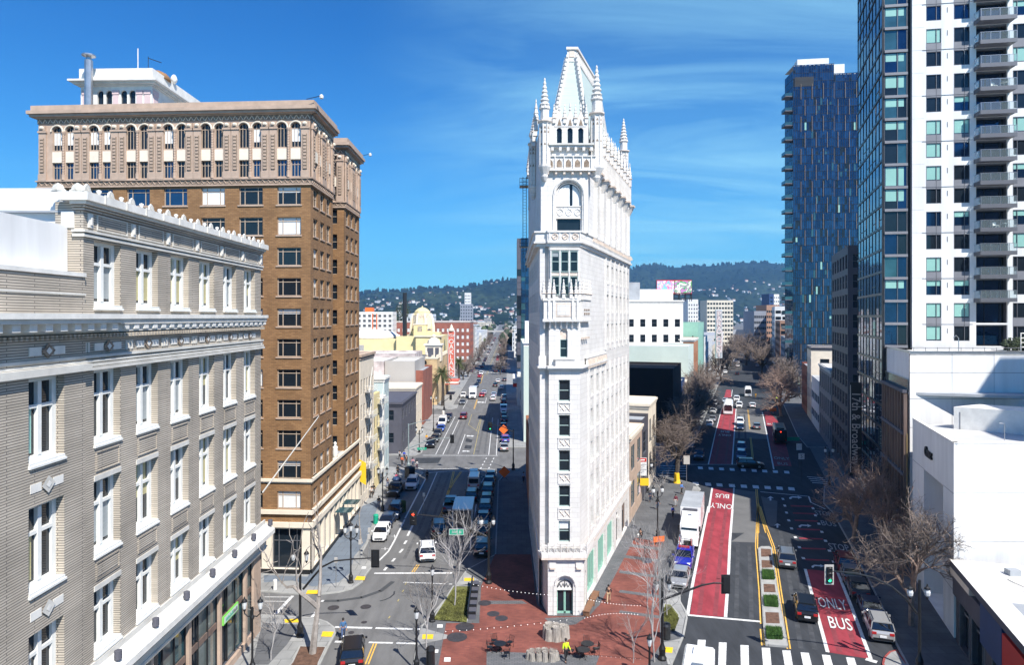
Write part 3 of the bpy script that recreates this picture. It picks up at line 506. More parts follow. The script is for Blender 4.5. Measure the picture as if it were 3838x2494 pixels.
def grey_building():
 root=thing('corner_office_building','pale striped brick corner building in the left foreground with tall white windows','building',(-22.05,28,0))
 f=Fac((0,0),(-0.0076,1));mb=MB();E=32.6
 WS=[3.0]+[8.1+4.12*k for k in range(6)];rows=[(21.17,25.16),(15.25,19.25),(9.95,13.4)]
 ops=[(a,a+2.5,z0,z1)for a in WS for z0,z1 in rows]
 f.wall(mb,-12,7.2,9.6,27.65,[o for o in ops if o[0]<7],'white_brick',0.55,t=0.12)
 mb.face([f.p(7.2,0.12,9.6),f.p(7.2,0,9.6),f.p(7.2,0,27.65),f.p(7.2,.12,27.65)],'white_brick')
 f.wall(mb,7.2,E,9.6,27.65,[o for o in ops if o[0]>7],'white_brick',0.55)
 at_ops=[(a,a+2.5,28.5,32.05)for a in WS[1:]]
 f.wall(mb,7.2,E,28.16,33.95,at_ops,'white_brick',0.5)
 b=Fac(f.p(E,0,0)[:2],(-1,0));mb.face([b.p(0,0,0),b.p(26,0,0),b.p(26,0,33.95),b.p(0,0,33.95)],'white_brick')
 e=Fac(f.p(7.2,0,0)[:2],(1,0));mb.face([e.p(-1.45,0,28.1),e.p(0,0,28.1),e.p(0,0,33.95),e.p(-1.45,0,33.95)],'white_brick')
 mb.build('wall',root)
 w=MB()
 e.box(w,-25,-1.45,-0.6,-0.3,28,34.7,'plaster')
 w.face([f.p(7.6,-1.45,28),f.p(7.6,-25,28),f.p(7.6,-25,34),f.p(7.6,-1.45,34)],'plaster')
 f.box(w,-14,7.18,-1.15,-0.8,28.2,32.7,'plaster','white_stone');w.build('rooftop_wall',root)
 w=MB();f.box(w,7.2,E,-24,-0.4,33.4,33.5,'roof_grey');f.box(w,-14,7.2,-24,-1.15,30.9,31.0,'roof_grey');w.build('roof',root)
 w=MB();f.box(w,-14,7.15,-0.75,0.12,28.17,30.05,'white_brick');f.box(w,-14,7.15,-0.8,0.2,30.05,30.25,'white_stone');f.box(w,-14,7.15,.12,.18,29.1,29.2,'cornice');w.build('parapet',root)
 w=MB()
 f.box(w,-14,9.9,-0.3,1.15,27.9,28.16,'white_stone');f.box(w,-14,9.8,0,1.05,27.68,27.9,'cornice');f.box(w,9.9,E+.5,-.3,.5,27.9,28.158,'white_stone');f.box(w,9.9,E+.4,0,.4,27.6,27.9,'cornice');f.box(w,-14,E+.25,0,0.25,27.2,27.6,'cornice');f.box(w,-14,E+.2,0.0,0.2,26.9,27.12,'white_brick')
 a=-13.8
 while a<E+.2:f.box(w,a,a+0.5,0.1,0.9 if a<9.3 else.36,27.32,27.66 if a<9.3 else 27.58,'white_stone');a+=1.05
 a=-13.8
 while a<E:f.box(w,a,a+0.16,0.2,0.34,26.92,27.12,'white_brick');a+=0.34
 w.build('cornice',root)
 w=MB()
 for z0,z1,t in((25.85,26.0,.2),(25.62,25.75,.14),(25.4,25.55,.2),(25.2,25.36,.27)):f.box(w,-14,E+t,0,t+(.0),z0,z1,'cornice')
 f.box(w,-14,7.3,0,.42,25.25,25.6,'cornice');w.build('belt_course',root)
 w=MB()
 for i,s0 in enumerate([4.25]+[9.35+4.12*k for k in range(6)]):
  t=.17 if i==0 else.05;w.cut()
  f.box(w,s0-1.25,s0-.45,t-.06,t,26.2,26.6,'white_stone');f.box(w,s0+.45,s0+1.25,t-.06,t,26.2,26.6,'white_stone')
  w.face([f.p(s0-.5,t+.03,26.4),f.p(s0,t+.03,26.05),f.p(s0+.5,t+.03,26.4),f.p(s0,t+.03,26.75)],'dark_relief');w.face([f.p(s0-.22,t+.06,26.4),f.p(s0,t+.06,26.22),f.p(s0+.22,t+.06,26.4),f.p(s0,t+.06,26.58)],'white_stone')
  if i:
   for q in(-.28,0,.28):f.box(w,s0-2.06+q-.08,s0-2.06+q+.08,.0,.07,26.15,26.65,'cornice')
 w.build_each('frieze_ornament',root)
 for a in(3.0,):
  for zc in(20.1,14.25):
   w=MB();s0=a+1.25;t=.15
   f.box(w,s0-1.15,s0-.42,.1,t,zc-.2,zc+.2,'white_stone');f.box(w,s0+.42,s0+1.15,.1,t,zc-.2,zc+.2,'white_stone')
   w.face([f.p(s0-.48,t+.05,zc),f.p(s0,t+.05,zc-.42),f.p(s0+.48,t+.05,zc),f.p(s0,t+.05,zc+.42)],'cornice');w.face([f.p(s0-.2,t+.07,zc),f.p(s0,t+.07,zc-.18),f.p(s0+.2,t+.07,zc),f.p(s0,t+.07,zc+.18)],'white_stone');w.build('diamond_panel',root)
 for a in WS[1:]:
  for z0,z1 in((19.75,20.8),(13.95,14.9)):
   w=MB()
   f.box(w,a+.15,a+2.35,0,.06,z1-.07,z1,'white_brick');f.box(w,a+.15,a+2.35,0,.06,z0,z0+.07,'white_brick');f.box(w,a+.15,a+.22,0,.06,z0+.07,z1-.07,'white_brick');f.box(w,a+2.28,a+2.35,0,.06,z0+.07,z1-.07,'white_brick')
   f.box(w,a+.32,a+2.18,0,.03,z0+.16,z1-.16,'white_brick');w.build('spandrel_panel',root)
  w=MB();w.cut();f.box(w,a,a+2.5,-.3,.05,19.27,19.55,'cornice');w.cut();f.box(w,a,a+2.5,-.3,.05,13.42,13.7,'cornice');w.build_each('lintel',root)
 w=MB()
 for z0,z1,t in((32.15,32.3,.14),(32.38,32.5,.2),(33.5,33.62,.12),(33.66,33.78,.22),(33.8,33.98,.34)):f.box(w,7.2-t,E+t,-.5,t,z0,z1,'white_brick' if z0>33 and z0<33.7 else 'cornice')
 f.box(w,6.7,E+.5,-1.0,.52,33.98,34.4,'white_stone');a=8.2
 while a<E:f.box(w,a,a+.1,.5,.58,33.98,34.46,'cornice');a+=2.06
 w.build('attic_cap',root)
 w=MB()
 for k in range(6):
  s0=8.35+4.12*k;f.box(w,s0,s0+2.9,0,.05,33.38,33.44,'cornice');f.box(w,s0,s0+2.9,0,.05,32.62,32.68,'cornice');f.box(w,s0,s0+.06,0,.05,32.68,33.38,'cornice');f.box(w,s0+2.84,s0+2.9,0,.05,32.68,33.38,'cornice')
 for k in range(7):
  s0=7.55+4.12*k;f.box(w,s0,s0+.34,0,.1,32.66,33.4,'white_stone');f.box(w,s0+.1,s0+.24,.1,.16,32.8,33.25,'cornice')
 e.box(w,-1.1,-.45,0,.08,32.6,33.45,'white_stone');w.build('attic_frieze',root)
 pal=MB();pts=[]
 for i in range(9):
  t=math.pi*i/8;pts.append((0.42*math.cos(t),0.1+0.5*math.sin(t)))
 n=len(pal.v);
 for y0,y1 in((-.1,.06),):
  for i in range(8):pal.hexa([(pts[i][0],y0,pts[i][1]),(0,y0,.05),(0,y1,.05),(pts[i][0],y1,pts[i][1]),(pts[i+1][0],y0,pts[i+1][1]),(.01,y0-.04,.1),(.01,y1+.04,.1),(pts[i+1][0],y1,pts[i+1][1])],'cornice')
 pal.tube([(-.42,0,.1),(-.3,0,.42),(0,0,.6),(.3,0,.42),(.42,0,.1)],.08,'white_stone',5);pal.tube([(-.55,0,.1),(.55,0,.1)],.09,'white_stone',5);palm=pal.mesh('palmette')
 bl=MB();bl.lathe([(.06,0),(.16,.05),(.1,.12),(.22,.25),(.2,.4),(.05,.46)],'white_stone',n=8);ball=bl.mesh('finial_ball',True)
 k=0;a=7.0
 while a<E+.4:f.put('palmette' if k%2==0 else 'finial_ball',palm if k%2==0 else ball,root,a,.3,34.4).scale=(.62,.62,.66);a+=1.05;k+=1
 for a in(-1.1,-.1):e.put('palmette',palm,root,a,.3,34.4).scale=(.7,.7,.7)
 bl=[None,('y',.95),None,('y',.55),('g',.45),('y',.95),('g',.3)]
 random.seed(5)
 for i,a in enumerate(WS):
  for j,(z0,z1)in enumerate(rows+([(28.5,32.05)]if i else[])):
   h=z1-z0;t=-.55+(.12 if i==0 else.05 if j==3 else 0)
   w=MB();m='win_frame';W=2.5
   w.box(0,.22,-.14,-.01,0,h,m);w.box(W-.3,W,-.14,-.01,0,h,m);w.box(.22,W-.3,-.14,-.01,h-.2,h,m);w.box(.22,W-.3,-.16,-.01,0,.34,m);w.box(-.0,W+.0,-.6,-.16,-.02,.12,m);w.box(-.04,W+.06,-.66,-.1,-.13,-.02,m)
   w.box(W*.5-.13,W*.5+.13,-.2,-.01,.34,h-.2,m);zr=h*.66;w.box(.22,W-.3,-.17,-.01,zr-.08,zr+.09,m)
   wo=f.put('window',w.mesh('window'),root,a,t,z0)
   p=MB();p.face([(.3,0,.3),(W-.3,0,.3),(W-.3,0,h-.1),(.3,0,h-.1)],'glass');p.build('pane',wo)
   r=random.random()
   if i and r<.78:
    bm='blind_yellow' if r<.5 else 'blind_grey';fr=random.choice([.95,.95,.5,.35]);q=MB();q.face([(.22,-.004,zr-.09-(zr-.5)*fr),(W-.3,-.004,zr-.09-(zr-.5)*fr),(W-.3,-.004,zr-.09),(.22,-.004,zr-.09)],bm)
    if r<.3:q.face([(.42,-.004,zr),(W-.42,-.004,zr),(W-.42,-.004,h-.2),(.42,-.004,h-.2)],bm)
    q.build('blind',wo)
   elif i==0:q=MB();q.face([(.42,-.004,.45),(.95,-.004,.45),(.95,-.004,zr),(.42,-.004,zr)],['curtain_teal','blind_yellow','blind_grey'][j%3]);q.build('curtain',wo)
 w=MB();f.box(w,-14,E+.8,0,.12,9.35,9.75,'cornice');w.hexa([f.p(-14,.95,8.55),f.p(E+.9,.95,8.55),f.p(E+.9,0,8.55),f.p(-14,0,8.55),f.p(-14,.95,8.95),f.p(E+.9,.95,8.95),f.p(E+.9,0.1,9.4),f.p(-14,.1,9.4)],'white_stone')
 f.box(w,-14,E+.3,0,.3,8.0,8.5,'panel_grey');f.box(w,-14,E+.3,0,.38,7.3,7.98,'cream');f.box(w,-14,E+.35,0,.46,7.5,7.6,'cornice');w.build('shop_ledge',root)
 lm=MB();lm.lathe([(.17,0),(.2,.06),(.2,.5),(.15,.52)],'charcoal',n=10);lme=lm.mesh('ledge_lamp')
 for k in range(8):f.put('ledge_lamp',lme,root,5.3+4.0*k,.6,9.25)
 mb=MB();so=[]
 for k in range(8):so.append((-6.0+5.06*k+.0,-6.0+5.06*k+4.7,.7,7.2))if k<7 else None
 so=[(s_,min(e_,31.0),z0,z1)for s_,e_,z0,z1 in so]+[(29.45,31.0,.7,7.2)]
 f.wall(mb,-14,E,0,9.6,so,'tan_stone',.35,t=.0);mb.build('shop_wall',root)
 for s_,e_,z0,z1 in so:
  W=e_-s_;w=MB();n=max(1,round(W/1.5))
  w.box(0,W,-.1,0,0,.1,'grey_frame');w.box(0,W,-.1,0,3.55,4.0,'brown_panel');w.box(0,W,-.1,0,z1-z0-.08,z1-z0,'grey_frame')
  for q in range(n+1):w.box(max(0,W*q/n-.04),min(W,W*q/n+.04),-.12,-.005,.1,z1-z0-.08,'dark_metal')
  wo=f.put('shop_window',w.mesh('shop_window'),root,s_,-.35,z0)
  for q in range(n):
   p=MB();p.face([(W*q/n,0.02,.1),(W*(q+1)/n,0.02,.1),(W*(q+1)/n,0.02,6.45),(W*q/n,0.02,6.45)],random.choice(['glass_lobby','glass','glass_teal','glass_lobby']));p.build('pane',wo)
 s=MB();f.box(s,24.3,27.2,.02,.14,4.3,4.95,'sign_lime');so_=s.build('shop_sign',root)
 w=MB();f.box(w,24.45,27.05,.14,.16,4.38,4.86,'mint_wall');random.seed(3);a=24.7
 while a<26.9:f.box(w,a,a+.07,.16,.17,4.46,4.62+random.random()*.16,'sign_green' if a<26.1 else 'charcoal');a+=.12
 w.build('sign_lettering',so_)
 w=MB();w.tube([f.p(E-.4,.3,12.5),f.p(E-.2,5.2,19.2)],[.07,.035],'white_stone',6);w.build('flagpole',root)
grey_building()
def brown_building():
 root=thing('brown_brick_office_block','tall brown brick office block with carved tan arcade under its cornice','building',(-21.8,73.9,0))
 F_=Fac((-30.8,2.0),(30.8,-2.0));L=math.hypot(30.8,2);S1=Fac((0,0),(-.0106,1));S2=Fac(S1.p(15.5,0,0)[:2],(-.0106,1));C2=Fac((S2.o.x-11,S2.o.y+.4),(1,-.03));LC=11
 rows=[(42.16-3.31*k-1.95,42.16-3.31*k)for k in range(11)]
 wc=[L-2.4-4.25*k for k in range(7)]
 def shaft(f,a,b,cents,w,back=True,t=0.0):
  mb=MB();ops=[(c-w/2,c+w/2,z0,z1)for c in cents for z0,z1 in rows];f.wall(mb,a,b,5.2,42.4,ops,'brown_brick',.28,t=t);return mb,ops
 mb,ops=shaft(F_,0,L,wc,2.65);m1,o1=shaft(S1,0,9.5,[1.95,4.75,7.55],1.75);m2,o2=shaft(S2,0,9.2,[1.75,4.5,7.25],1.7)
 for q in(m1,m2):mb.add(q,Matrix.Identity(4))
 m3=MB();o3=[(LC-1.9,LC-.95,z0,z1)for z0,z1 in rows[:-1]];C2.wall(m3,0,LC,10.4,42.4,o3,'brown_brick',.25);mb.add(m3,Matrix.Identity(4))
 K=Fac(S1.p(9.5,0,0)[:2],(-1,0));mb.face([K.p(0,0,5.2),K.p(11,0,5.2),K.p(11,0,51),K.p(0,0,51)],'brown_brick')
 K2=Fac(S2.p(9.2,0,0)[:2],(-1,0));mb.face([K2.p(0,0,0),K2.p(31,0,0),K2.p(31,0,51),K2.p(0,0,51)],'brown_brick')
 KL=Fac((-30.8,25),(0,-1));mb.face([KL.p(0,0,0),KL.p(23,0,0),KL.p(23,0,51),KL.p(0,0,51)],'brown_brick')
 mb.face([(-11.2,9.5,10),(-11.2,15.9,10),(-11.2,15.9,51),(-11.2,9.5,51)],'brown_brick')
 o4=[(c-.8,c+.8,7.1,9.0)for c in(11.2,13.8)];m4=MB();S1.wall(m4,9.5,15.5,5.2,10.4,o4,'brown_brick',.28);mb.add(m4,Matrix.Identity(4));mb.build('wall',root)
 r=MB();r.prism([(-30.6,2.2),(-.4,.4),(-.5,9.4),(-11,9.4),(-11,15.8),(-.6,15.8),(-.7,24.4),(-30.6,24.4)],49.6,49.8,'roof_grey');r.prism([(-11,9.4),(-.3,9.4),(-.4,15.8),(-11,15.8)],10.2,10.4,'roof_grey');r.build('roof',root)
 random.seed(21);wins=[]
 for f,oo,kind in((F_,ops,0),(S1,o1,1),(S2,o2,1),(C2,o3,2),(S1,o4,1)):
  for o in oo:
   w=o[1]-o[0];h=o[3]-o[2];x=random.random()
   if kind==0:
    bl=(.98,'blind')if x<.1 else((.35,'blind')if x<.25 else None)
    if abs(o[3]-rows[1][1])<.1 and o[0]>27:bl=(.98,'blind')
    me=win(2.65,1.95,(.22,.78),(.78,),'tan_frame','glass' if o[0]>22 or o[2]<39.5 else 'glass_blue',.08,.1,bl)
   elif kind==1:me=win(round(w,2),1.95,(.5,),(.5,),'tan_frame','glass',.08,.1,(.5,'blind')if x<.2 else None)
   else:me=win(round(w,2),1.95,(),(.5,),'tan_frame','glass',.07,.1,None)
   wins.append((f,o,me))
 for f,o,me in wins[:88]:f.put('window',me,root,o[0],-.27,o[2])
 if len(wins)>88:
  q=MB()
  for f,o,me in wins[88:]:
   a=MB();a.v=[tuple(v.co)for v in me.vertices];a.f=[tuple(p.vertices)for p in me.polygons];a.m=[p.material_index for p in me.polygons];a.mats=list(me.materials)
   P=f.p(o[0],-.27,o[2]);q.add(a,Matrix.Translation(P)@Matrix.Rotation(f.a,4,'Z'))
  x=q.build('small_windows',root);x['kind']='stuff'
 sl=MB()
 for f,oo in((F_,ops),(S1,o1),(S2,o2),(S1,o4)):
  for o in oo:sl.cut();f.box(sl,o[0]-.12,o[1]+.12,-.2,.1,o[2]-.16,o[2]-.01,'tan_stone')
 sl.build_each('sill',root)
 for nm,z0,z1,t,m in(('belt_course',9.95,10.1,.12,'cream'),('belt_course',10.12,10.42,.24,'cream'),('stone_band',6.62,7.05,.3,'cream'),('stone_band',5.75,6.6,-.02,'brown_panel'),('shop_cornice',5.2,5.72,.34,'cream')):
  w=MB()
  for f,a,b in((F_,-.1,L+max(t,0)),(S1,0,24.7)):f.box(w,a,b,-.3,t+(.003 if f is S1 else 0),z0,z1,m)
  w.build(nm,root)
 pil=MB();pil.box(-.42,.42,-.16,0,0,5.3,'tan_stone');pil.box(-.24,.24,-.22,-.16,.9,4.7,'dark_relief');pil.box(-.5,.5,-.26,0,5.3,5.5,'tan_stone');pil.box(-.46,.46,-.22,0,0,.7,'tan_stone')
 z=.95
 while z<4.6:pil.box(-.16,.16,-.27,-.22,z,z+.18,'tan_stone');z+=.36
 pil.box(-.36,.36,-.22,0,5.55,6.1,'tan_stone');pil.lathe([(.2,0),(.26,.15),(.12,.3)],'cream',(0,-.22,5.7),6);pme=pil.mesh('pilaster')
 col=MB();pr=[(.2,0),(.2,.6),(.12,.65)]
 z=.65
 while z<4.9:pr+=[(.16,z+.05),(.11,z+.14)];z+=.18
 pr+=[(.22,5.2),(.24,5.35)];col.lathe(pr,'tan_stone',(0,-.05,0),8);cme=col.mesh('twisted_column')
 def arcade(f,a,b,cents):
  mb=MB();ops=[]
  for c in cents:
   for q in(-.78,.78):ops+=[(c+q-.55,c+q+.55,43.25,45.1),(c+q-.55,c+q+.55,46.45,49.1,1)]
  f.wall(mb,a,b,43.1,50.0,ops,'tan_stone',.3,t=.06)
  for c in cents:
   for q in(-.78,.78):
    f.box(mb,c+q-.55,c+q+.55,.0,.1,45.1,46.3,'cream')
    mb.tube([f.p(c+q+.68*math.cos(math.pi*i/10),.14,48.55+.68*math.sin(math.pi*i/10))for i in range(11)],.09,'cream',5)
  mb.build('arcade_wall',root)
  for c in cents:
   for q in(-.78,.78):
    x=random.random();f.put('window',win(1.1,1.85,(.33,.66),(.72,),'tan_frame','glass' if x>.5 else 'glass_blue',.06,.08),root,c+q-.55,-.2,43.25)
    f.put('arched_window',win(1.1,2.65,(.33,.66),(.78,),'tan_frame','glass',.06,.08,(.78,'blind')if x<.42 else None,arch=True),root,c+q-.55,-.2,46.45)
   f.put('twisted_column',cme,root,c,.1,43.15)
  for i in range(len(cents)+1):
   s=(a+.55)if i==0 else(b-.55 if i==len(cents)else(sorted(cents)[i-1]+sorted(cents)[i])/2)
   for q in((-.45,.45)if 0<i<len(cents)else(0,)):f.put('pilaster',pme,root,s+q,.06,43.1)
 arcade(F_,0,L,sorted(wc));arcade(S1,0,9.5,[2.8,6.7]);arcade(S2,0,9.2,[2.6,6.6]);arcade(C2,LC-3.6,LC,[LC-1.8])
 for nm,z0,z1,t,m in(('carved_band',42.3,42.45,.2,'tan_stone'),('carved_band',42.48,42.95,.12,'dark_relief'),('carved_band',42.98,43.12,.26,'tan_stone'),('frieze',49.42,49.95,.1,'dark_relief'),('frieze',49.98,50.08,.3,'tan_stone'),('cornice',50.1,50.35,.65,'tan_stone'),('cornice',50.38,50.75,.85,'tan_stone'),('parapet',50.78,51.35,.55,'tan_stone')):
  w=MB()
  for f,a,b in((F_,-t,L+t),(S1,0,9.5),(S2,0,9.2),(C2,4,LC+t)):
   f.box(w,a,b,-.4,t+(.003 if f in(S1,S2)else 0),z0,z1,m)
   if m=='dark_relief':
    s=a+.3
    while s<b-.3:w.tube([f.p(s-.26,t+.02,z0+.06),f.p(s,t+.05,z1-.06),f.p(s+.26,t+.02,z0+.06)],.045,'cream' if nm=='frieze' else 'tan_stone',4,False);s+=.62
  w.build(nm,root)
 w=MB();gl=[(L-4.3,L-.95,.65,5.0),(L-9.4,L-5.4,.65,5.0),(L-14.4,L-10.4,.65,5.0)];F_.wall(w,0,L,0,5.2,gl,'cream',.5,t=.1);F_.box(w,0,L,.1,.16,0,.62,'black')
 gs=[(1.0+2.35*k,1.0+2.35*k+1.6,.65,4.9)for k in range(10)];S1.wall(w,0,24.7,0,5.2,gs,'cream',.5,t=.1);S1.box(w,0,24.7,.1,.17,0,.6,'black');w.build('shop_wall',root)
 for f,gg in((F_,gl),(S1,gs)):
  for o in gg:f.put('shop_window',win(round(o[1]-o[0],2),round(o[3]-o[2],2),(.2,.8)if f is F_ else(.5,),(.68,),'grey_frame','glass',.09,.1),root,o[0],-.38,o[2])
 w=MB()
 for a in(9.3,13.0):w.cut();S1.box(w,a,a+2.2,.3,2.2,4.1,4.15,'glass_teal')
 w.build_each('glass_canopy',root)
 w=MB();w.lathe([(.35,0),(.3,.3),(.42,.6),(.3,1.1),(.34,1.35),(.12,1.5),(.2,1.65),(.18,1.85),(.02,2.0)],'white_stone',S1.p(11.5,-.2,10.4),8);w.build('statue',root,smooth=True)
 for f,a in((F_,L+.9),(S2,9.6)):
  w=MB();P=Vector(f.p(a,.9,51.3));w.tube([P+Vector((-1,0,0)),P+Vector((.5,0,.35))],.04,'black',5);w.lathe([(.05,0),(.2,.1),(.22,.35),(.08,.5)],'white_stone',P+Vector((.6,0,0)),8);w.build('roof_lamp',root)
 P0=Vector((-30.0,8.1,49.7));hw=8.7
 f=Fac((P0.x,P0.y),(1,-.03));r_=Fac(f.p(hw,0,0)[:2],(-.0106,1));w=MB();ops=[(c-.38,c+.38,1.2,3.9,1)for c in(2.4,3.45,5.28,6.3)]
 f.wall(w,0,hw,0,6.8,[(a,b,2.7,5.5,1)for a,b,c,d,_ in ops],'white_stone',.25,back='glass');rops=[(c-.38,c+.38,2.2,4.9,1)for c in(2.8,4.0,5.2,8,9.2)];r_.wall(w,0,13,0,6.8,rops,'white_stone',.25,back='glass')
 w.face([f.p(0,0,0),f.p(0,-13,0),f.p(0,-13,6.8),f.p(0,0,6.8)],'white_stone')
 for c in(.6,4.3,7.2,8.15):f.box(w,c-.34,c+.34,0,.08,0,5.0,'pink');f.box(w,c-.4,c+.4,0,.14,5.0,5.5,'pink')
 for c in(.8,6.6,10.8):r_.box(w,c-.5,c+.5,0,.08,0,5.2,'pink');r_.box(w,c-.6,c+.6,0,.14,5.0,5.6,'pink')
 o=w.build('rooftop_house',root,(0,0,49.7))
 w=MB();poly=lambda k:[f.p(-k,k,0)[:2],f.p(hw+k,k,0)[:2],r_.p(13+k,k,0)[:2],f.p(-k,-13-k,0)[:2]]
 for i,(k,z0,z1)in enumerate(((.3,6.0,6.15),(.6,6.15,6.4),(1.0,6.4,6.62),(.12,6.62,8.1))):w.prism(poly(k),z0,z1,'cornice' if i<2 else 'white_stone')
 w.build('eaves',root,(0,0,49.7))
 w=MB();q=f.p(1.9,1.4,0);w.lathe([(.45,0),(.45,8.6),(.3,8.6),(.3,8.9),(.75,9.1),(.75,9.25),(.3,9.35)],'steel',(q[0],q[1],49.7),12);w.build('flue',root,smooth=False)
 w=MB();w.tube([f.p(6.4,-1,58),f.p(6.4,-1,60.6)],.06,'white_stone',5);w.tube([f.p(7.1,-2,58),f.p(7.1,-2,60)],.04,'black',4);w.tube([f.p(7.1,-2,59.8),f.p(8.2,-3,59.6)],.05,'black',4);w.build('antenna',root)
 w=MB();w.lathe([(1.6,0),(1.5,.5),(1.1,.9),(.5,1.2),(.1,1.3)],'brown_brick',f.p(7.4,-3.5,57.5),10);w.build('roof_dome',root,smooth=True)
 w=MB();w.lathe([(.2,0),(.35,.2),(.45,.5),(.3,.9),(.1,1.1)],'white_stone',r_.p(5,.2,57.7),9);w.build('roof_finial',root,smooth=True)
brown_building()
def wedge_tower():
 X0,Y0=0,64
 root=thing('gothic_wedge_tower','narrow white gothic terracotta wedge tower with steep roof where the two avenues meet','building',(X0,Y0,0))
 def L(x,y):return(x-X0,y-Y0)
 def rl(y):return-15.03+.336*y
 TC='terracotta'
 mb=MB();pf=Fac(L(3.35,63.7),(1,0));pf.wall(mb,0,3.35,0,5.6,[(.85,2.35,0,3.75,1)],TC,.55)
 pr=Fac(L(6.7,63.7),(rl(66.4)-6.72,2.7));pr.wall(mb,0,2.77,0,5.6,[(.9,1.9,.5,3.8,1)],TC,.4,back='mint')
 pl=Fac(L(2.6,68),(.75,-4.3));pl.wall(mb,0,4.36,0,5.6,[],TC)
 fr=Fac(L(rl(66.4)-.02,66.4),(.336,1));bays=[(.3+5.2*k,.3+5.2*k+4.3,.35,4.5,1)for k in range(3)]
 m2=MB();ops=[(a,b,c,d)for a,b,c,d,_ in bays]+[(16.6,19.4,.3,4.4),(20.6,25.0,.3,4.2)];fr.wall(m2,0,26.3,0,5.6,ops,TC,.4);mb.add(m2,Matrix.Identity(4))
 lf=Fac(L(2.25,91.3),(.35,-25.6));lo=[(1+3.4*k,3.4+3.4*k,.4,4.4)for k in range(7)];lf.wall(mb,0,25.6,0,5.6,lo,TC,.35)
 mb.build('base_wall',root)
 for i,(a,b,c,d,_)in enumerate(bays):
  w=MB();W=b-a;w.box(0,W,-.05,.05,0,.5,'mint');w.box(0,W,-.05,.05,3.5,4.15,'mint')
  for q in(0,.25,.5,.75,1):w.box(max(0,W*q-.16),min(W,W*q+.16),-.1,.04,.5,3.5,'mint')
  w.face([(0,.06,0),(W,.06,0),(W,.06,4),(0,.06,4)],'glass');fr.put('shopfront',w.mesh('shopfront'),root,a,-.38,c)
 w=MB();W=2.8;w.face([(0,.06,0),(W,.06,0),(W,.06,4),(0,.06,4)],'glass');w.box(0,W,-.05,.04,2.8,3.1,'white_stone');w.box(W*.5-.06,W*.5+.06,-.05,.05,0,2.8,'white_stone');fr.put('shopfront',w.mesh('shopfront'),root,16.6,-.38,.3)
 w=MB();W=4.4;w.face([(0,.06,0),(W,.06,0),(W,.06,3.9),(0,.06,3.9)],'brown_panel');w.box(.4,.8,-.1,.05,.1,3.2,'orange');w.box(1.6,2.6,-.1,.05,0,2.6,'dark_metal');fr.put('shopfront',w.mesh('shopfront'),root,20.6,-.38,.3)
 for o in lo:lf.put('shopfront',win(2.4,4.0,(.5,),(.7,),'mint','glass',.1,.1),root,o[0],-.33,.4)
 w=MB();w.box(.85,2.35,.3,.36,2.45,3.75,TC)
 for k in range(5):w.tube([(.0+.95+.32*k,.26,2.62),(1.12+.32*k,.26,3.05-abs(k-2)*.03),(1.27+.32*k,.26,2.62)][:3]if k<4 else[(1.6,.26,2.62),(1.6,.26,3.4)],.035,'grey_frame',4)
 w.tube([(1.6+.68*math.cos(math.pi*i/12),.27,2.62+.68*math.sin(math.pi*i/12))for i in range(13)],.05,'grey_frame',5)
 w.box(.82,2.38,.2,.34,2.4,2.56,'white_stone');w.build('fanlight',root,(L(3.35,63.7)[0],L(3.35,63.7)[1],0))
 w=MB();w.box(0,1.5,.0,.05,0,2.42,'glass')
 for q in(0,.66,.76,1.42):w.box(q,q+.08,-.05,0,0,2.4,'mint')
 w.box(.08,1.42,-.05,0,2.28,2.38,'mint');w.box(.08,1.42,-.05,0,0,.34,'mint');w.build('double_door',root,(L(3.35+.85,63.7)[0],L(0,64.15)[1],0))
 w=MB()
 for a in(.12,2.6):pf.box(w,a,a+.62,0,.12,4.6,5.6,TC);pf.box(w,a+.05,a+.57,.12,.2,4.45,4.6,'terra_stain')
 w.tube([pf.p(1.6+.95*math.cos(math.pi*i/12),.05,2.95+.95*math.sin(math.pi*i/12))for i in range(13)],.09,TC,5);pf.box(w,.5,.64,0,.06,0,2.95,TC);pf.box(w,2.56,2.7,0,.06,0,2.95,TC);w.build('portal_trim',root)
 w=MB();ring=[L(2.3,91.5),L(2.45,64.3),L(2.75,63.35),L(6.95,63.35),L(7.3,64.6),L(rl(66.4)+.25,66.4),L(rl(91.5)+.3,91.5)]
 w.prism(ring,5.6,5.95,TC);w.prism([(p[0]*.997,p[1])for p in ring],5.4,5.6,'terra_stain');w.build('ledge',root)
 w=MB();bf=Fac(L(2.7,63.42),(1,0))
 bf.box(w,0,4.3,-.14,.0,5.95,6.05,TC);bf.box(w,0,4.3,-.14,0,6.62,6.75,TC)
 for k in range(8):bf.box(w,.02+.6*k,.12+.6*k,-.16,.04,5.9,6.9,TC)
 for k in range(7):
  c=.37+.6*k;w.tube([bf.p(c+.17*math.cos(t),-.06,6.33+.2*math.sin(t))for t in[i*.785 for i in range(9)]],.035,TC,4,False);w.tube([bf.p(c-.15,-.06,6.1),bf.p(c+.15,-.06,6.58)],.03,TC,4)
 b2=Fac(L(7.0,63.5),(.336,1));b2.box(w,0,3.0,-.14,0,6.62,6.75,TC)
 for k in range(6):b2.box(w,.02+.58*k,.12+.58*k,-.14,.02,5.95,6.62,TC)
 w.build('balustrade',root)
 rows=[(22.1-3.3*k-2.0,22.1-3.3*k)for k in range(5)]
 wy=[68.7,71.4,74.1,76.8,79.5,82.2,84.9,87.6,90.2]
 f=Fac(L(3.45,63.9),(1,0));mb=MB();ops=[(.93,1.98,z0,z1)for z0,z1 in rows];f.wall(mb,0,2.9,5.95,35,ops+[(1.05,1.75,24.2,26.9,1)],TC,.3)
 mb.face([f.p(0,0,5.95),f.p(0,-.55,5.95),f.p(0,-.55,35),f.p(0,0,35)],TC)
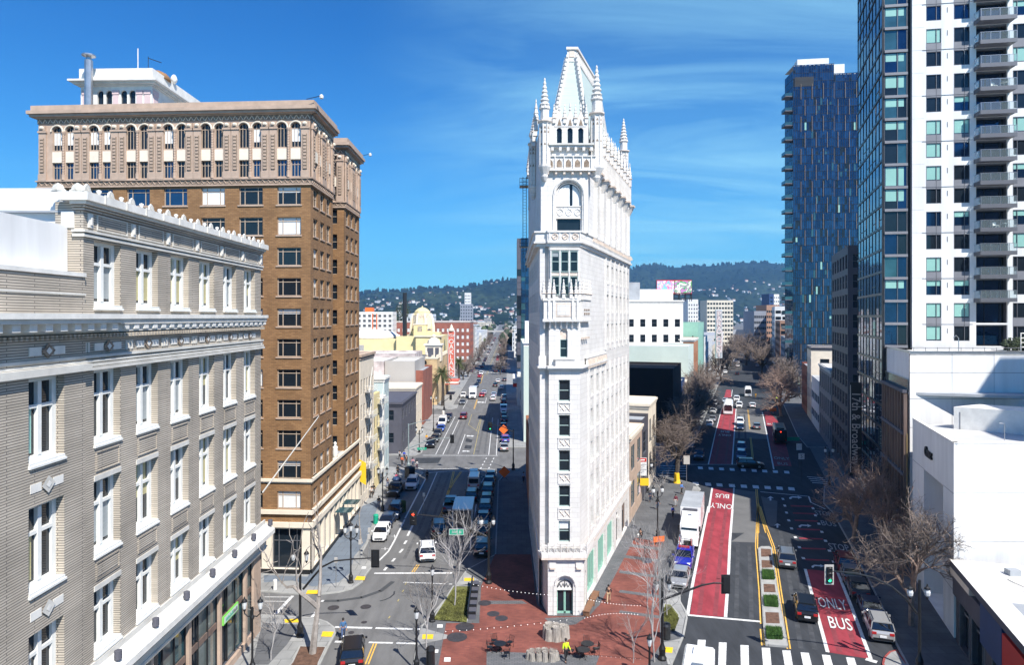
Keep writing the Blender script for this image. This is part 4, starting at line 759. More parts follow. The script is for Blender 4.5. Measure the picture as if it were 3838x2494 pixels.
 mb.prism([L(2.55,64.5),L(2.62,64.25),L(3.1,64.2),L(3.14,65),L(2.6,65)],5.95,35.2,TC);mb.box(L(3.1,0)[0],L(3.45,0)[0],.45,.6,5.95,35,TC)
 fk=Fac(L(6.35,63.9),(rl(67)-6.35,3.1));fk.wall(mb,0,math.hypot(rl(67)-6.35,3.1),5.95,35,[],TC)
 fr2=Fac(L(rl(67),67),(.336,1));sc=math.sqrt(1+.336**2);Ls=(91.5-67)*sc
 rr=rows+[(25.2+3.3*k,27.2+3.3*k)for k in range(3)]
 ro=[((y-67)*sc-.62,(y-67)*sc+.62,z0,z1)for y in wy for z0,z1 in rr if not(y<76 and z0>24)]
 fr2.wall(mb,0,Ls,5.95,35,ro,TC,.42);lf2=Fac(L(2.25,91.5),(.3,-27));llo=[(1+2.7*k,2.25+2.7*k,z0,z1)for k in range(9)for z0,z1 in rr];lf2.wall(mb,0,27.0,5.95,35,llo,TC,.3)
 mb.face([(L(2.25,0)[0],27.5,0),(L(rl(91.5),0)[0],27.5,0),(L(rl(91.5),0)[0],27.5,46),(L(2.25,0)[0],27.5,46)],TC);mb.build('shaft_wall',root)
 w=MB()
 for y in wy[:-1]+[91.2]:
  s=(y+1.35-67)*sc;w.cut()
  if y<91:fr2.box(w,s-.16,s+.16,0,.14,6,23.0,TC)
  if y<91 and y>74:fr2.box(w,s-.16,s+.16,0,.14,24.4,34.6,TC)
 fr2.box(w,-.1,.25,0,.14,6,23,TC)
 w.build_each('pier',root);w=MB()
 for o in ro:w.cut();fr2.box(w,o[0],o[1],0,.08,o[2]-.2,o[2]-.02,TC);fr2.box(w,o[0]+.1,o[1]-.1,-.1,.04,o[2]-1.0,o[2]-.2,TC)
 w.build_each('sill',root)
 wm=win(1.24,2.0,(),(.5,),'green_frame','glass',.07,.08);n=0
 for o in[q for q in ro]:
  if n<62:fr2.put('window',wm,root,o[0],-.4,o[2]);n+=1
 for o in llo[:0]:pass
 q=MB()
 for o in llo:
  lf2.box(q,o[0],o[1],-.3,-.28,o[2],o[3],'glass')
 x=q.build('shaded_side_windows',root);x['kind']='stuff'
 wf=win(1.05,2.0,(),(.5,),'green_frame','glass',.08,.1);wb=win(1.05,2.0,(),(.5,),'green_frame','glass',.08,.1,(.45,'blind'))
 for k,o in enumerate(ops):f.put('window',wb if k==4 else wf,root,o[0],-.28,o[2])
 f.put('window',win(.7,1.7,(),(.5,),'green_frame','glass',.07,.09),root,1.05,-.28,24.2)
 w=MB();f.box(w,1.05,1.75,-.29,-.2,25.9,26.95,'terra_stain');w.build('niche_head',root)
 for k in range(5):
  w=MB();z=rows[k][0]-1.05;f.box(w,.85,2.05,0,.07,z-.1,z,TC);f.box(w,.85,2.05,0,.1,z+.85,z+.98,TC);f.box(w,.85,.95,0,.07,z,z+.85,TC);f.box(w,1.95,2.05,0,.07,z,z+.85,TC)
  for q in(0,.5):w.tube([f.p(1.0+q,.03,z+.7),f.p(1.45+q,.03,z+.15)],.05,'terra_stain',4);w.tube([f.p(1.05+q,.03,z+.2),f.p(1.25+q,.05,z+.45),f.p(1.4+q,.03,z+.75)],.045,TC,4)
  w.build('ornament_panel',root)
 w=MB();ring=[L(2.3,64.6),L(2.5,64.0),L(3.2,63.9),L(3.3,63.6),L(6.5,63.6),L(6.9,64.6),L(rl(75)+.3,75),L(rl(75)-1,75.3),L(3,70)]
 w.prism(ring,23.05,23.2,TC);w.prism([L(2.2,64.6),L(2.4,63.85),L(3.2,63.75),L(3.3,63.45),L(6.6,63.45),L(7.0,64.5),L(rl(75)+.4,75),L(3,70)],23.2,23.4,TC)
 f.box(w,.6,2.35,0,.35,23.4,24.0,TC);f.box(w,.5,2.45,0,.42,24.0,24.12,TC)
 fr2.box(w,-1.5,8.2,.1,.25,23.4,24.0,TC);fr2.box(w,-1.6,8.3,.05,.3,24.0,24.12,TC)
 for k in range(14):fr2.box(w,-1.3+.7*k,-1.1+.7*k,.25,.36,23.0,23.9,'terra_stain')
 w.box(L(2.5,0)[0],L(3.2,0)[0],-.1,.5,23.4,24.3,TC);w.build('belt_balustrade',root)
 pin=MB();pin.box(-.14,.14,-.14,.14,0,.5,TC);pin.lathe([(.22,.5),(.17,.62),(.2,.72),(.12,.9),(.16,1.0),(.08,1.2),(.11,1.3),(.04,1.6),(.07,1.68),(.015,1.85)],TC,n=6);pin.box(-.2,.2,-.2,.2,.46,.54,'terra_stain');pinm=pin.mesh('pinnacle')
 w=MB();f.box(w,-.6,2.9,0,.5,27.55,27.8,TC);f.box(w,-.5,2.8,.0,.4,27.8,29.5,TC);f.box(w,-.6,2.95,0,.5,29.5,29.75,TC)
 for k in range(7):w.hexa([f.p(-.5+.52*k,.1,26.9),f.p(-.35+.52*k,.1,26.9),f.p(-.35+.52*k,0,26.9),f.p(-.5+.52*k,0,26.9),f.p(-.5+.52*k,.42,27.55),f.p(-.35+.52*k,.42,27.55),f.p(-.35+.52*k,0,27.55),f.p(-.5+.52*k,0,27.55)],TC)
 f.box(w,.65,2.0,.4,.44,28.0,29.3,'terra_stain');f.box(w,.75,1.9,.44,.47,28.15,29.15,TC)
 for a in(-.1,.35,2.1,2.55):f.box(w,a,a+.22,.4,.52,27.7,29.9,TC)
 fk.box(w,0,3.2,0,.4,27.55,27.75,TC);fk.box(w,.1,3.1,0,.3,27.75,29.6,TC);fk.box(w,0,3.2,0,.4,29.6,29.75,TC)
 for a in(.4,1.2,2.0):fk.box(w,a,a+.5,.3,.34,28.2,28.4,'dark_relief');fk.box(w,a,a+.5,.3,.34,28.6,28.75,'dark_relief');w.prism([fk.p(a,.36,0)[:2],fk.p(a+.45,.36,0)[:2],fk.p(a+.45,-.02,0)[:2],fk.p(a,-.02,0)[:2]],25.9,26.1,'terra_stain')
 w.build('balconette',root)
 for a,t in((-.5,.42),(0,.5),(.45,.46),(1.35,.5),(2.05,.5),(2.5,.5),(2.85,.42)):f.put('pinnacle',pinm,root,a,t-.1,29.7)
 for a in(.2,.8,1.6,2.4,3.1):fk.put('pinnacle',pinm,root,a,.25,29.7)
 for z in(30.05,32.2):
  for k in range(3):f.put('window',win(.74,1.75 if z<31 else 1.95,(),(.5,),'green_frame','glass',.07,.1,(.3,'blind_grey')if k<1 and z>31 else None),root,.25+.86*k,.04,z)
 w=MB();f.box(w,.1,2.85,.03,.1,31.85,32.1,'terra_stain')
 for k in range(4):w.cut();f.box(w,.12+.86*k,.24+.86*k,.02,.16,29.9,34.3,TC)
 f.box(w,.1,2.85,.02,.2,34.25,34.45,TC);w.build_each('mullion',root)
 w=MB()
 def ringp(k):return[L(2.1-k,91.6),L(2.25-k,64.9),L(2.4-k,64.3-k),L(3.15,64.2-k),L(3.3,63.9-k),L(6.35+k*.4,63.9-k),L(rl(67)+k,66.8),L(rl(91.6)+k,91.6)]
 w.prism(ringp(.12),34.6,34.9,TC);w.prism(ringp(.35),34.9,35.1,TC);w.prism(ringp(.2),35.1,35.9,TC);w.prism(ringp(.32),35.9,36.06,TC)
 for k in range(3):
  c=.55+.95*k;w.tube([f.p(c+.26*math.cos(t),.24,35.5+.26*math.sin(t))for t in[i*.785 for i in range(9)]],.06,'terra_stain',4,False);w.tube([f.p(c-.15,.24,35.35),f.p(c+.15,.24,35.65)],.06,'terra_stain',4)
 for k in range(4):f.box(w,.0+.95*k,.1+.95*k,.2,.28,35.15,35.85,TC)
 s=1.0
 while s<Ls:fr2.box(w,s,s+.18,.2,.42,35.55,35.85,'terra_stain');s+=.75
 w.build('main_cornice',root)
 u=Fac(L(2.75,65.0),(1,0));ur=Fac(L(7.5,66.6),(.336,1));LU=(89.4-66.6)*sc;mb=MB()
 u.wall(mb,0,4.5,36,43.3,[(1.42,3.92,36.2,40.95,1)],TC,.45);mb.face([u.p(4.5,0,36),(L(7.5,0)[0],2.6,36),(L(7.5,0)[0],2.6,47),u.p(4.5,0,47)],TC)
 uo=[]
 for k in range(6):uo+=[(3.5+3.4*k,5.2+3.4*k,36.6,41.9)]
 ur.wall(mb,0,LU,36,43.6,uo,TC,.5,back='glass');mb.face([u.p(0,0,36),(L(2.2,0)[0],27.2,36),(L(2.2,0)[0],27.2,46.4),u.p(0,0,46.4)],TC)
 u.wall(mb,0,4.5,43.3,47.0,[(1.5+1.02*k,2.0+1.02*k,44.55,46.0,1)for k in range(3)],TC,.25,t=.12);ur.wall(mb,0,LU,43.6,45.6,[],TC,t=.1);mb.build('upper_wall',root)
 for k in range(3):u.put('arched_window',win(.5,1.45,(),(),'green_frame','glass',.04,.05,arch=True),root,1.5+1.02*k,-.1,44.55)
 w=MB();W=2.5;w.face([(0,0,0),(W,0,0)]+[(1.25+1.25*math.cos(math.pi*i/10),0,3.5+1.25*math.sin(math.pi*i/10))for i in range(11)],'glass');w.box(0,W,-.2,0,1.25,2.35,TC);w.box(0,.14,-.1,-.01,0,4,TC);w.box(W-.14,W,-.1,-.01,0,4,TC)
 w.box(0,W,-.26,0,1.2,1.32,TC);w.box(0,W,-.26,0,2.3,2.42,TC)
 for k in range(3):w.tube([(.42+.83*k+.3*math.cos(t),-.22,1.82+.32*math.sin(t))for t in[i*.785 for i in range(9)]],.055,TC,4,False);w.tube([(.28+.83*k,-.22,1.7),(.56+.83*k,-.22,1.95)],.05,TC,4)
 w.tube([(1.25+1.13*math.cos(math.pi*i/12),-.06,3.5+1.13*math.sin(math.pi*i/12))for i in range(13)],.09,TC,5);o=u.put('great_arched_window',w.mesh('great_arched_window'),root,1.42,-.43,36.2)
 c=MB()
 for x0,x1 in((.16,1.35),(1.62,2.34)):
  n=8
  for i in range(n):
   a=x0+(x1-x0)*i/n;b=x0+(x1-x0)*(i+1)/n;zt=lambda x:3.42+math.sqrt(max(0,1.05**2-(x-1.25)**2));c.face([(a,-.02-.03*(i%2),2.45),(b,-.02-.03*((i+1)%2),2.45),(b,-.02-.03*((i+1)%2),zt(b)),(a,-.02-.03*(i%2),zt(a))],'blind')
 c.build('curtain',o)
 w=MB();w.tube([u.p(2.67+1.42*math.cos(math.pi*i/14),.03,39.7+1.42*math.sin(math.pi*i/14))for i in range(15)],.1,TC,5);u.box(w,1.15,1.28,0,.1,36.1,39.7,TC);u.box(w,4.06,4.2,0,.1,36.1,39.7,TC)
 w.cut()
 for k in range(7):
  w.cut();s=2.9+3.5*k;ur.box(w,s-.22,s+.22,0,.28,36,41.6,TC);ur.box(w,s+.5,s+.62,-.2,.06,36.6,41.9,TC)if k<6 else None
 w.build_each('window_surround',root)
 w=MB()
 for k in range(7):w.cut();s=2.9+3.5*k;w.hexa([ur.p(s-.25,.3,41.2),ur.p(s+.25,.3,41.2),ur.p(s+.25,0,41.2),ur.p(s-.25,0,41.2),ur.p(s-.5,.8,42.3),ur.p(s+.5,.8,42.3),ur.p(s+.5,0,42.3),ur.p(s-.5,0,42.3)],TC);ur.box(w,s-.6,s+.6,0,.9,42.3,42.5,'terra_stain')
 w.build_each('corbel',root)
 w=MB()
 u.box(w,.1,5.2,0,.45,41.85,42.05,TC)
 for k in range(6):u.box(w,.55+.78*k,.75+.78*k,0,.35,41.55,41.85,'terra_stain')
 u.box(w,.1,5.2,0,.3,42.05,43.2,TC);u.box(w,.1,5.2,0,.42,43.2,43.3,TC)
 for k in range(6):u.box(w,.42+.86*k,.52+.86*k,.3,.42,42.05,43.2,TC)
 for k in range(5):w.face([u.p(.62+.86*k,.31,42.2),u.p(1.12+.86*k,.31,42.2),u.p(1.12+.86*k,.31,42.7),u.p(.87+.86*k,.31,43.0),u.p(.62+.86*k,.31,42.7)],'dark_relief')
 u.box(w,.8,4.9,0,.5,44.05,44.25,TC);u.box(w,.7,5.0,0,.65,44.25,44.42,'cornice')
 for k in range(6):u.box(w,.95+.74*k,1.2+.74*k,.1,.55,43.75,44.05,TC)
 ur.box(w,0,LU,.1,.5,42.5,42.7,TC);ur.box(w,0,LU,.1,.3,42.7,44.8,TC);ur.box(w,0,LU,.1,.45,44.8,44.95,'terra_stain')
 s=.4
 random.seed(4)
 while s<LU-.3:ur.box(w,s,s+.12,.3,.5,42.6,44.8,TC);w.prism([ur.p(s+.25,.33,0)[:2],ur.p(s+.55,.33,0)[:2],ur.p(s+.55,.1,0)[:2],ur.p(s+.25,.1,0)[:2]],43.1,43.9,'dark_relief');s+=.8
 w.build('parapet',root)
 gab=MB();gab.face([(-.5,0,0),(.5,0,0),(0,0,1.5)],TC);gab.face([(-.5,.2,0),(.5,.2,0),(0,.2,1.5)],TC);gab.tube([(-.52,.1,0),(0,.1,1.55),(.52,.1,0)],.09,'terra_stain',5);gab.face([(-.2,-.02,.1),(.2,-.02,.1),(0,-.02,.8)],'dark_relief');gab.lathe([(.07,1.5),(.14,1.65),(.06,1.8),(.1,1.9),(.015,2.4)],TC,(0,.1,0),6);gm=gab.mesh('gable')
 for a in(1.75,2.77,3.79):u.put('gable',gm,root,a,.15,46.1)
 for a in(1.25,2.25,3.28,4.3):u.put('pinnacle',pinm,root,a,.12,46.4)
 tall=MB();tall.box(-.2,.2,-.2,.2,0,1.0,TC);tall.lathe([(.3,1.0),(.22,1.15),(.28,1.3),(.18,1.6),(.24,1.7),(.12,2.1),(.16,2.2),(.05,2.7),(.08,2.8),(.015,3.1)],TC,n=6);tall.box(-.27,.27,-.27,.27,.95,1.05,'terra_stain');tm=tall.mesh('tall_pinnacle')
 s=1.5;k=0
 while s<LU:
  ur.put('gable' if k%2 else 'tall_pinnacle',gm if k%2 else tm,root,s,.3 if k%2 else.35,44.95);s+=1.1;k+=1
 for k in range(10):ur.put('gable',gm,root,2.2+2.2*k,.1,46.0-.0)
 for k in range(12):inst('tall_pinnacle',tm,root,(L(2.35-.02*k,0)[0],2.6+2.1*k,46.2))
 w=MB();ur.wall(w,.8,LU-.3,44.9,46.1,[(1.4+2.2*k,2.2+2.2*k,45.0,45.9)for k in range(9)],TC,.2,t=-.5,back='glass');w.build('attic_wall',root)
 def turret(x,y,z0,z1,r,zt):
  w=MB();P=L(x,y);c=(P[0],P[1],0);w.lathe([(r*.25,z0-1.3),(r*.6,z0-.9),(r*.55,z0-.7),(r*1.15,z0),(r*1.15,z0+.15),(r*.9,z0+.2)],TC,c,8,.39)
  w.lathe([(r*.88,z0+.2),(r*.88,z1),(r*1.2,z1+.15),(r*1.25,z1+.3),(r*.8,z1+.4)],TC,c,8,.39);w.lathe([(r*1.22,z1+.14),(r*1.28,z1+.2),(r*1.22,z1+.26)],'terra_stain',c,8,.39)
  for j in range(8):
   t=j*math.pi/4+.39;w.tube([(c[0]+r*.92*math.cos(t),c[1]+r*.92*math.sin(t),z0+.2),(c[0]+r*.92*math.cos(t),c[1]+r*.92*math.sin(t),z1)],.06,TC,4)
   t+=math.pi/8;q=Vector((math.cos(t),math.sin(t),0));e=Vector((-q.y,q.x,0));cc=Vector(c)
   for zz in(z1-.5,z1-.9,(z0+z1)/2):w.face([cc+q*r*.84-e*.12+Vector((0,0,zz)),cc+q*r*.84+e*.12+Vector((0,0,zz)),cc+q*r*.84+Vector((0,0,zz+.26))],'dark_relief')
  o=w.build('turret',root);w=MB();h=zt-z1-.4;pr=[(r*.78,z1+.4),(r*.78,z1+.4+h*.22),(r*1.0,z1+.4+h*.26)]
  for j in range(7):a=.3+.1*j;rr_=r*(.78-.105*j);pr+=[(rr_*.8,z1+.4+h*(a+.02)),(rr_*1.15,z1+.4+h*(a+.06))]
  pr+=[(.03,zt)];w.lathe(pr,TC,c,8,.39)
  for j in range(8):
   t=j*math.pi/4;w.lathe([(.05,0),(.12,.1),(.03,.45)],TC,(c[0]+r*.75*math.cos(t),c[1]+r*.75*math.sin(t),z1+.4+h*.24),4)
  w.build('spire',o)
 turret(3.1,64.75,42.2,46.3,.56,50.7);turret(8.1,65.3,42.2,47.2,.62,52.1);turret(14.5,88.7,42.0,49.3,.62,53.8);turret(2.6,88.5,42.0,47.0,.5,50.5)
 turret(2.3,74,42,46.5,.5,49.6)
 w=MB();z0,z1=45.6,53.6;A=[L(3.75,66.2),L(7.3,66.2),L(12.1,83.5),L(4.2,84.5)];B=[L(5.45,67.4),L(6.35,67.4),L(9.95,78.2),L(9.0,78.6)]
 w.hexa([(*A[0],z0),(*A[1],z0),(*A[2],z0),(*A[3],z0),(*B[0],z1),(*B[1],z1),(*B[2],z1),(*B[3],z1)],'roof_pale');w.build('steep_roof',root)
 w=MB()
 for i in range(4):w.tube([(A[i][0],A[i][1],z0),(B[i][0],B[i][1],z1)],.26,TC,4)
 for i in range(2):
  a0=Vector((*A[i],z0));a1=Vector((*B[i],z1));k=.06
  while k<1:p=a0.lerp(a1,k);w.box(p.x-.1,p.x+.1,p.y-.33,p.y-.15,p.z,p.z+.28,TC);k+=.055
 w.prism([(B[0][0]-.12,B[0][1]-.12),(B[1][0]+.12,B[1][1]-.12),(B[2][0]+.12,B[2][1]+.1),(B[3][0]-.12,B[3][1]+.1)],53.2,53.45,TC);w.prism(B,53.45,54.4,TC);w.prism([(B[0][0]-.1,B[0][1]-.15),(B[1][0]+.15,B[1][1]-.15),(B[2][0]+.15,B[2][1]+.1),(B[3][0]-.1,B[3][1]+.1)],54.4,54.65,TC)
 cf=Fac(B[1],(B[2][0]-B[1][0],B[2][1]-B[1][1]));s=.2
 while s<11:cf.box(w,s,s+.22,0,.08,53.6,54.3,TC);s+=.5
 w.box(B[0][0]+.2,B[1][0]-.2,B[0][1]-.06,B[0][1],53.7,54.25,'terra_stain')
 w.build('roof_ridge',root)
 w=MB();lx_=L(2.0,0)[0]
 for q in(-.35,.1):w.tube([(lx_+q-.2,26.5,34),(lx_+q-.2,26.5,46.6)],.04,'dark_metal',4)
 z=34.0
 while z<46.6:w.tube([(lx_-.55,26.5,z),(lx_-.1,26.5,z)],.02,'dark_metal',4);z+=.4
 for z in(37.2,45.2):
  w.box(lx_-1.0,lx_+.2,25.5,27.2,z,z+.08,'dark_metal')
  for q in(.5,1.0):w.tube([(lx_-1.0,25.5,z+q),(lx_+.1,25.5,z+q)],.03,'dark_metal',4)
  for q in range(6):w.tube([(lx_-1.0+.2*q,25.5,z),(lx_-1.0+.2*q,25.5,z+1)],.02,'dark_metal',4)
 w.build('fire_ladder',root)
wedge_tower()
def curtain(f,s0,s1,z0,z1,nx,fh,mats,wts,mull='dark_metal',mw=.06,slab=None,seed=1,fins=None,t=0.0,halves=True):
 """glazed wall: panes with small differences, mullions, floor bands"""
 random.seed(seed);mb=MB();mm=MB();n=max(1,round((z1-z0)/fh));fh=(z1-z0)/n;w=(s1-s0)/nx
 for j in range(n):
  for i in range(nx):
   a=s0+w*i;b=a+w;c=z0+fh*j;e=c+fh;k=random.choices(mats,wts)[0];q=random.uniform(-.012,.012);r=random.uniform(-.012,.012)
   if halves and random.random()<.3:
    h=c+fh*.38;mb.face([f.p(a,t+q,c),f.p(b,t-q,c),f.p(b,t-q+r,h),f.p(a,t+q+r,h)],k);mb.face([f.p(a,t+q,h),f.p(b,t-q,h),f.p(b,t-q+r,e),f.p(a,t+q+r,e)],random.choices(mats,wts)[0]);f.box(mm,a,b,t,t+.05,h-.04,h+.04,mull)
   else:mb.face([f.p(a,t+q,c),f.p(b,t-q,c),f.p(b,t-q+r,e),f.p(a,t+q+r,e)],k)
  f.box(mm,s0,s1,t-.05,t+.1,z0+fh*j-(.16 if slab else.05),z0+fh*j+(.16 if slab else.05),slab or mull)
 for i in range(nx+1):a=s0+w*i;f.box(mm,a-mw/2,a+mw/2,t,t+.07,z0,z1,mull)
 return mb,mm
def apartment_tower():
 C0=(47.8,88.0);root=thing('white_apartment_tower','tall white apartment tower with balconies and a dark glass corner, at the right edge','building',(C0[0],C0[1],0))
 f=Fac((0,0),(.988,-.156));g_=Fac((6.4,18.9),(-.338,-1.0));Lg=19.96;FH=2.92;SL=[24.2+FH*k for k in range(28)];ZT=106.0
 mats=['glass_blue','glass_deep','glass','curtain_teal','glass_teal']
 a,b=curtain(g_,0,Lg,5,ZT,8,FH,['glass_blue','glass_deep','glass_teal'],[6,3,1],slab='dark_metal',seed=11);a.build('street_side_glass',root);b.build('street_side_mullions',root)
 bay=MB();glz=MB()
 random.seed(8)
 for k,z in enumerate(SL):
  f.box(bay,.15,2.9,-.3,.25,z-.17,z+.17,'panel_grey')
  for x0,x1 in((.2,1.75),(1.75,2.85)):glz.face([f.p(x0,.02,z+.17),f.p(x1,.02,z+.17),f.p(x1,.02,z+FH-.17),f.p(x0,.02,z+FH-.17)],random.choice(['glass_deep','glass','glass_teal']))
  if k in(0+2,6,7,9,11,14,17)or random.random()<.3:
   h=random.choice([.4,.6,1.0])
   for x0,x1 in((.32,1.6),(1.85,2.5)):f.box(glz,x0,x1,.025,.03,z+.25+(FH-.6)*(1-h),z+FH-.3,'curtain_teal')
 for x in(.15,1.72,2.85):f.box(bay,x-.04,x+.04,0,.1,24.2,ZT,'grey_frame')
 bay.build('bay_slab_frame',root);glz.build('bay_glazing',root)
 w=MB();w.face([f.p(2.9,-.6,20),f.p(3.5,-.6,20),f.p(3.5,-.6,ZT),f.p(2.9,-.6,ZT)],'black');f.box(w,-.1,.15,-.1,.1,5,ZT,'dark_metal');w.build('dark_recess',root)
 A_,B_,BX0,BX1,D_=(5.15,6.95),(8.4,10.25),11.0,14.6,(15.2,17.8);E_=[(18.8,20.6),(21.8,24.4),(25.6,27.4)]
 ops=[];kinds=[];pan=MB()
 for k,z in enumerate(SL[:-1]):
  for o in[A_,B_,D_]+E_:
   ops.append((o[0],o[1],z+.75-(.3 if k%2 else 0)*0,z+2.65));kinds.append((k,o))
  ops.append((BX0,BX1,z+.12,z+2.8))
 mb=MB();f.wall(mb,3.5,48,16,ZT,ops,'plaster',.3);mb.face([f.p(3.5,0,16),f.p(3.5,-.6,16),f.p(3.5,-.6,ZT),f.p(3.5,0,ZT)],'plaster')
 mb.face([f.p(48,0,0),f.p(48,-19,0),f.p(48,-19,ZT),f.p(48,0,ZT)],'plaster');mb.face([(6.4,18.9,0),f.p(48,-19,0),f.p(48,-19,ZT),(6.4,18.9,ZT)],'plaster')
 for k,z in enumerate(SL[:-1]):
  f.box(mb,3.5,4.9,0,.012,z-.02,z+.02,'cornice')
  if k%2:f.box(mb,4.7,10.6,0,.06,z-.06,z-.02,'panel_grey')
  f.box(mb,7.62,7.7,.0,.04,z+1.7,z+2.35,'panel_grey')
 mb.build('wall',root)
 for k,z in enumerate(SL[:-1]):
  if k%2==0:
   for o in(A_,B_,D_,E_[0]):
    if k>16:continue
    pan.cut();f.box(pan,o[0],o[1],-.1,.02,z+2.65,z+FH+.75,'panel_grey');f.box(pan,o[0]+(o[1]-o[0])*.66-.02,o[0]+(o[1]-o[0])*.66+.02,.02,.03,z+2.65,z+FH+.75,'dark_metal')
 pan.build_each('spandrel_panel',root)
 random.seed(13);cnt=0
 for(o,kd)in zip([q for q in ops if q[1]-q[0]<3],kinds):
  x=random.random();bl=(.95,'curtain_teal')if x<.28 else((.42,'curtain_teal')if x<.45 else None);W=round(o[1]-o[0],2)
  if kd[0]>15:continue
  me=win(W,1.9,(.68,)if o[0]<12 else(.2,),(),'grey_frame','glass' if x>.6 else 'glass_deep',.07,.12,bl)
  if cnt<98:wo=f.put('window',me,root,o[0],-.12,o[2]);cnt+=1
 bal=MB();bal.box(-.25,3.9,-1.55,0,-.12,.18,'panel_grey');bal.box(-.25,3.9,-1.6,-1.5,-.2,.3,'grey_frame');bal.box(-.29,-.21,-1.58,0,-.2,.3,'grey_frame')
 for x in(-.2,.9,1.95,3.0,3.85):bal.box(x,x+.05,-1.56,-1.5,.3,1.25,'steel')
 bal.box(-.25,3.9,-1.56,-1.5,1.22,1.27,'steel');bal.box(-.25,-.2,-1.5,0,1.22,1.27,'steel')
 bm=bal.mesh('balcony');pn=MB();pg=newmat('balcony_glass');pg[2].inputs['Base Color'].default_value=(.55,.68,.7,1);pg[2].inputs['Transmission Weight'].default_value=.85;pg[2].inputs['Roughness'].default_value=.05;pg[2].inputs['IOR'].default_value=1.1
 pn.face([(-.2,-1.53,.3),(3.85,-1.53,.3),(3.85,-1.53,1.2),(-.2,-1.53,1.2)],pg[0]);pn.face([(-.23,-1.5,.3),(-.23,-.02,.3),(-.23,-.02,1.2),(-.23,-1.5,1.2)],pg[0]);pm=pn.mesh('glass_panel')
 dr=win(3.2,2.5,(.35,.9),(),'black','glass_deep',.1,.06,None,name='sliding_door');ch=MB()
 ch.box(0,.5,0,.5,.42,.46,'white_stone')
 for x,y in((0,0),(.46,0),(0,.46),(.46,.46)):ch.box(x,x+.04,y,y+.04,0,.42,'white_stone')
 ch.box(0,.5,.46,.5,.46,.9,'white_stone');chm=ch.mesh('patio_chair');tb=MB();tb.lathe([(.38,.68),(.38,.72)],'white_stone',n=10);tb.lathe([(.05,0),(.05,.7)],'white_stone',n=5);tbm=tb.mesh('patio_table')
 for k,z in enumerate(SL[:17]):
  f.put('sliding_door',dr,root,11.2,-.9,z+.15)
  if k>=2:
   o=f.put('balcony',bm,root,BX0,0,z);inst('glass_panel',pm,o)
 w=MB()
 for k,z in enumerate(SL[:-1]):f.box(w,BX0,BX1,-.95,-.3,z+2.65,z+2.8,'panel_grey')
 w.face([f.p(BX0,-.3,20),f.p(BX0,-.95,20),f.p(BX0,-.95,ZT),f.p(BX0,-.3,ZT)],'charcoal');w.face([f.p(BX1,-.3,20),f.p(BX1,-.95,20),f.p(BX1,-.95,ZT),f.p(BX1,-.3,ZT)],'charcoal');w.face([f.p(BX0,-.95,20),f.p(BX1,-.95,20),f.p(BX1,-.95,ZT),f.p(BX0,-.95,ZT)],'black');w.build('balcony_recess',root)
 for i,(k,a,b)in enumerate(((15,1.4,'white patio chair on a high balcony of the white tower'),(11,1.6,'white patio chair on a middle balcony, fourth row under the top'),(5,1.8,'white patio chair on a low balcony of the white tower'))):
  P=f.p(BX0+a,.9,SL[k]+.18);tag(inst('patio_chair',chm,None,(C0[0]+P[0],C0[1]+P[1],P[2]),f.a+.4),b,'chair','chairs on the balconies');P=f.p(BX0+a+1.1,.9,SL[k]+.18)
  tag(inst('patio_table',tbm,None,(C0[0]+P[0],C0[1]+P[1],P[2])),b.replace('patio chair','round patio table'),'table','tables on the balconies')
 w=MB();f.wall(w,0,3.5,0,24,[],'black_wall');w.build('dark_podium',root)
 a,b=curtain(f,.1,2.6,0.5,24,2,3.8,['glass_lobby','glass','glass_teal'],[2,2,2],slab='charcoal',seed=4,t=.06);a.build('lobby_glass',root);b.build('lobby_mullions',root)
 r=MB();r.prism([f.p(0,0,0)[:2],f.p(48,0,0)[:2],f.p(48,-19,0)[:2],(6.4,18.9)],ZT-.4,ZT-.2,'roof_grey');r.build('roof',root)
 return f
apartment_tower()
def podium():
 y0,y1=76.0,88.0;root=thing('brown_finned_podium','brown podium wing with tall vertical fins beneath the glass corner tower','building',(rx(y1),y1,0))
 f=Fac((0,0),(-.338,-1));L=12.6;mb=MB();ops=[(.5+1.55*k,1.6+1.55*k,z,z+4.2)for k in range(7)for z in(1,6,10.8,15.2)]
 f.wall(mb,0,L,0,19.8,ops,'brown_panel',.5,back='glass');mb.prism([f.p(0,-.1,0)[:2],f.p(L,-.1,0)[:2],f.p(L,-12,0)[:2],f.p(0,-12,0)[:2]],19.3,19.6,'roof_grey');mb.build('wall',root)
 w=MB()
 for k in range(9):w.cut();f.box(w,.05+1.55*k,.3+1.55*k,.0,.35,.5,19.4,'brown_panel');f.box(w,.32+1.55*k,.38+1.55*k,.0,.07,1,15,'gold')
 w.build_each('fin',root)
 w=MB()
 for z in(5.4,10.2,14.8,19.5):f.box(w,0,L,0,.45,z,z+.35,'charcoal')
 w.build('floor_band',root);w=MB();f.box(w,0,L,-.1,-.05,19.8,21.0,'glass_lobby');f.box(w,0,L,-.12,-.02,21.0,21.06,'steel');w.build('glass_railing',root)
podium()
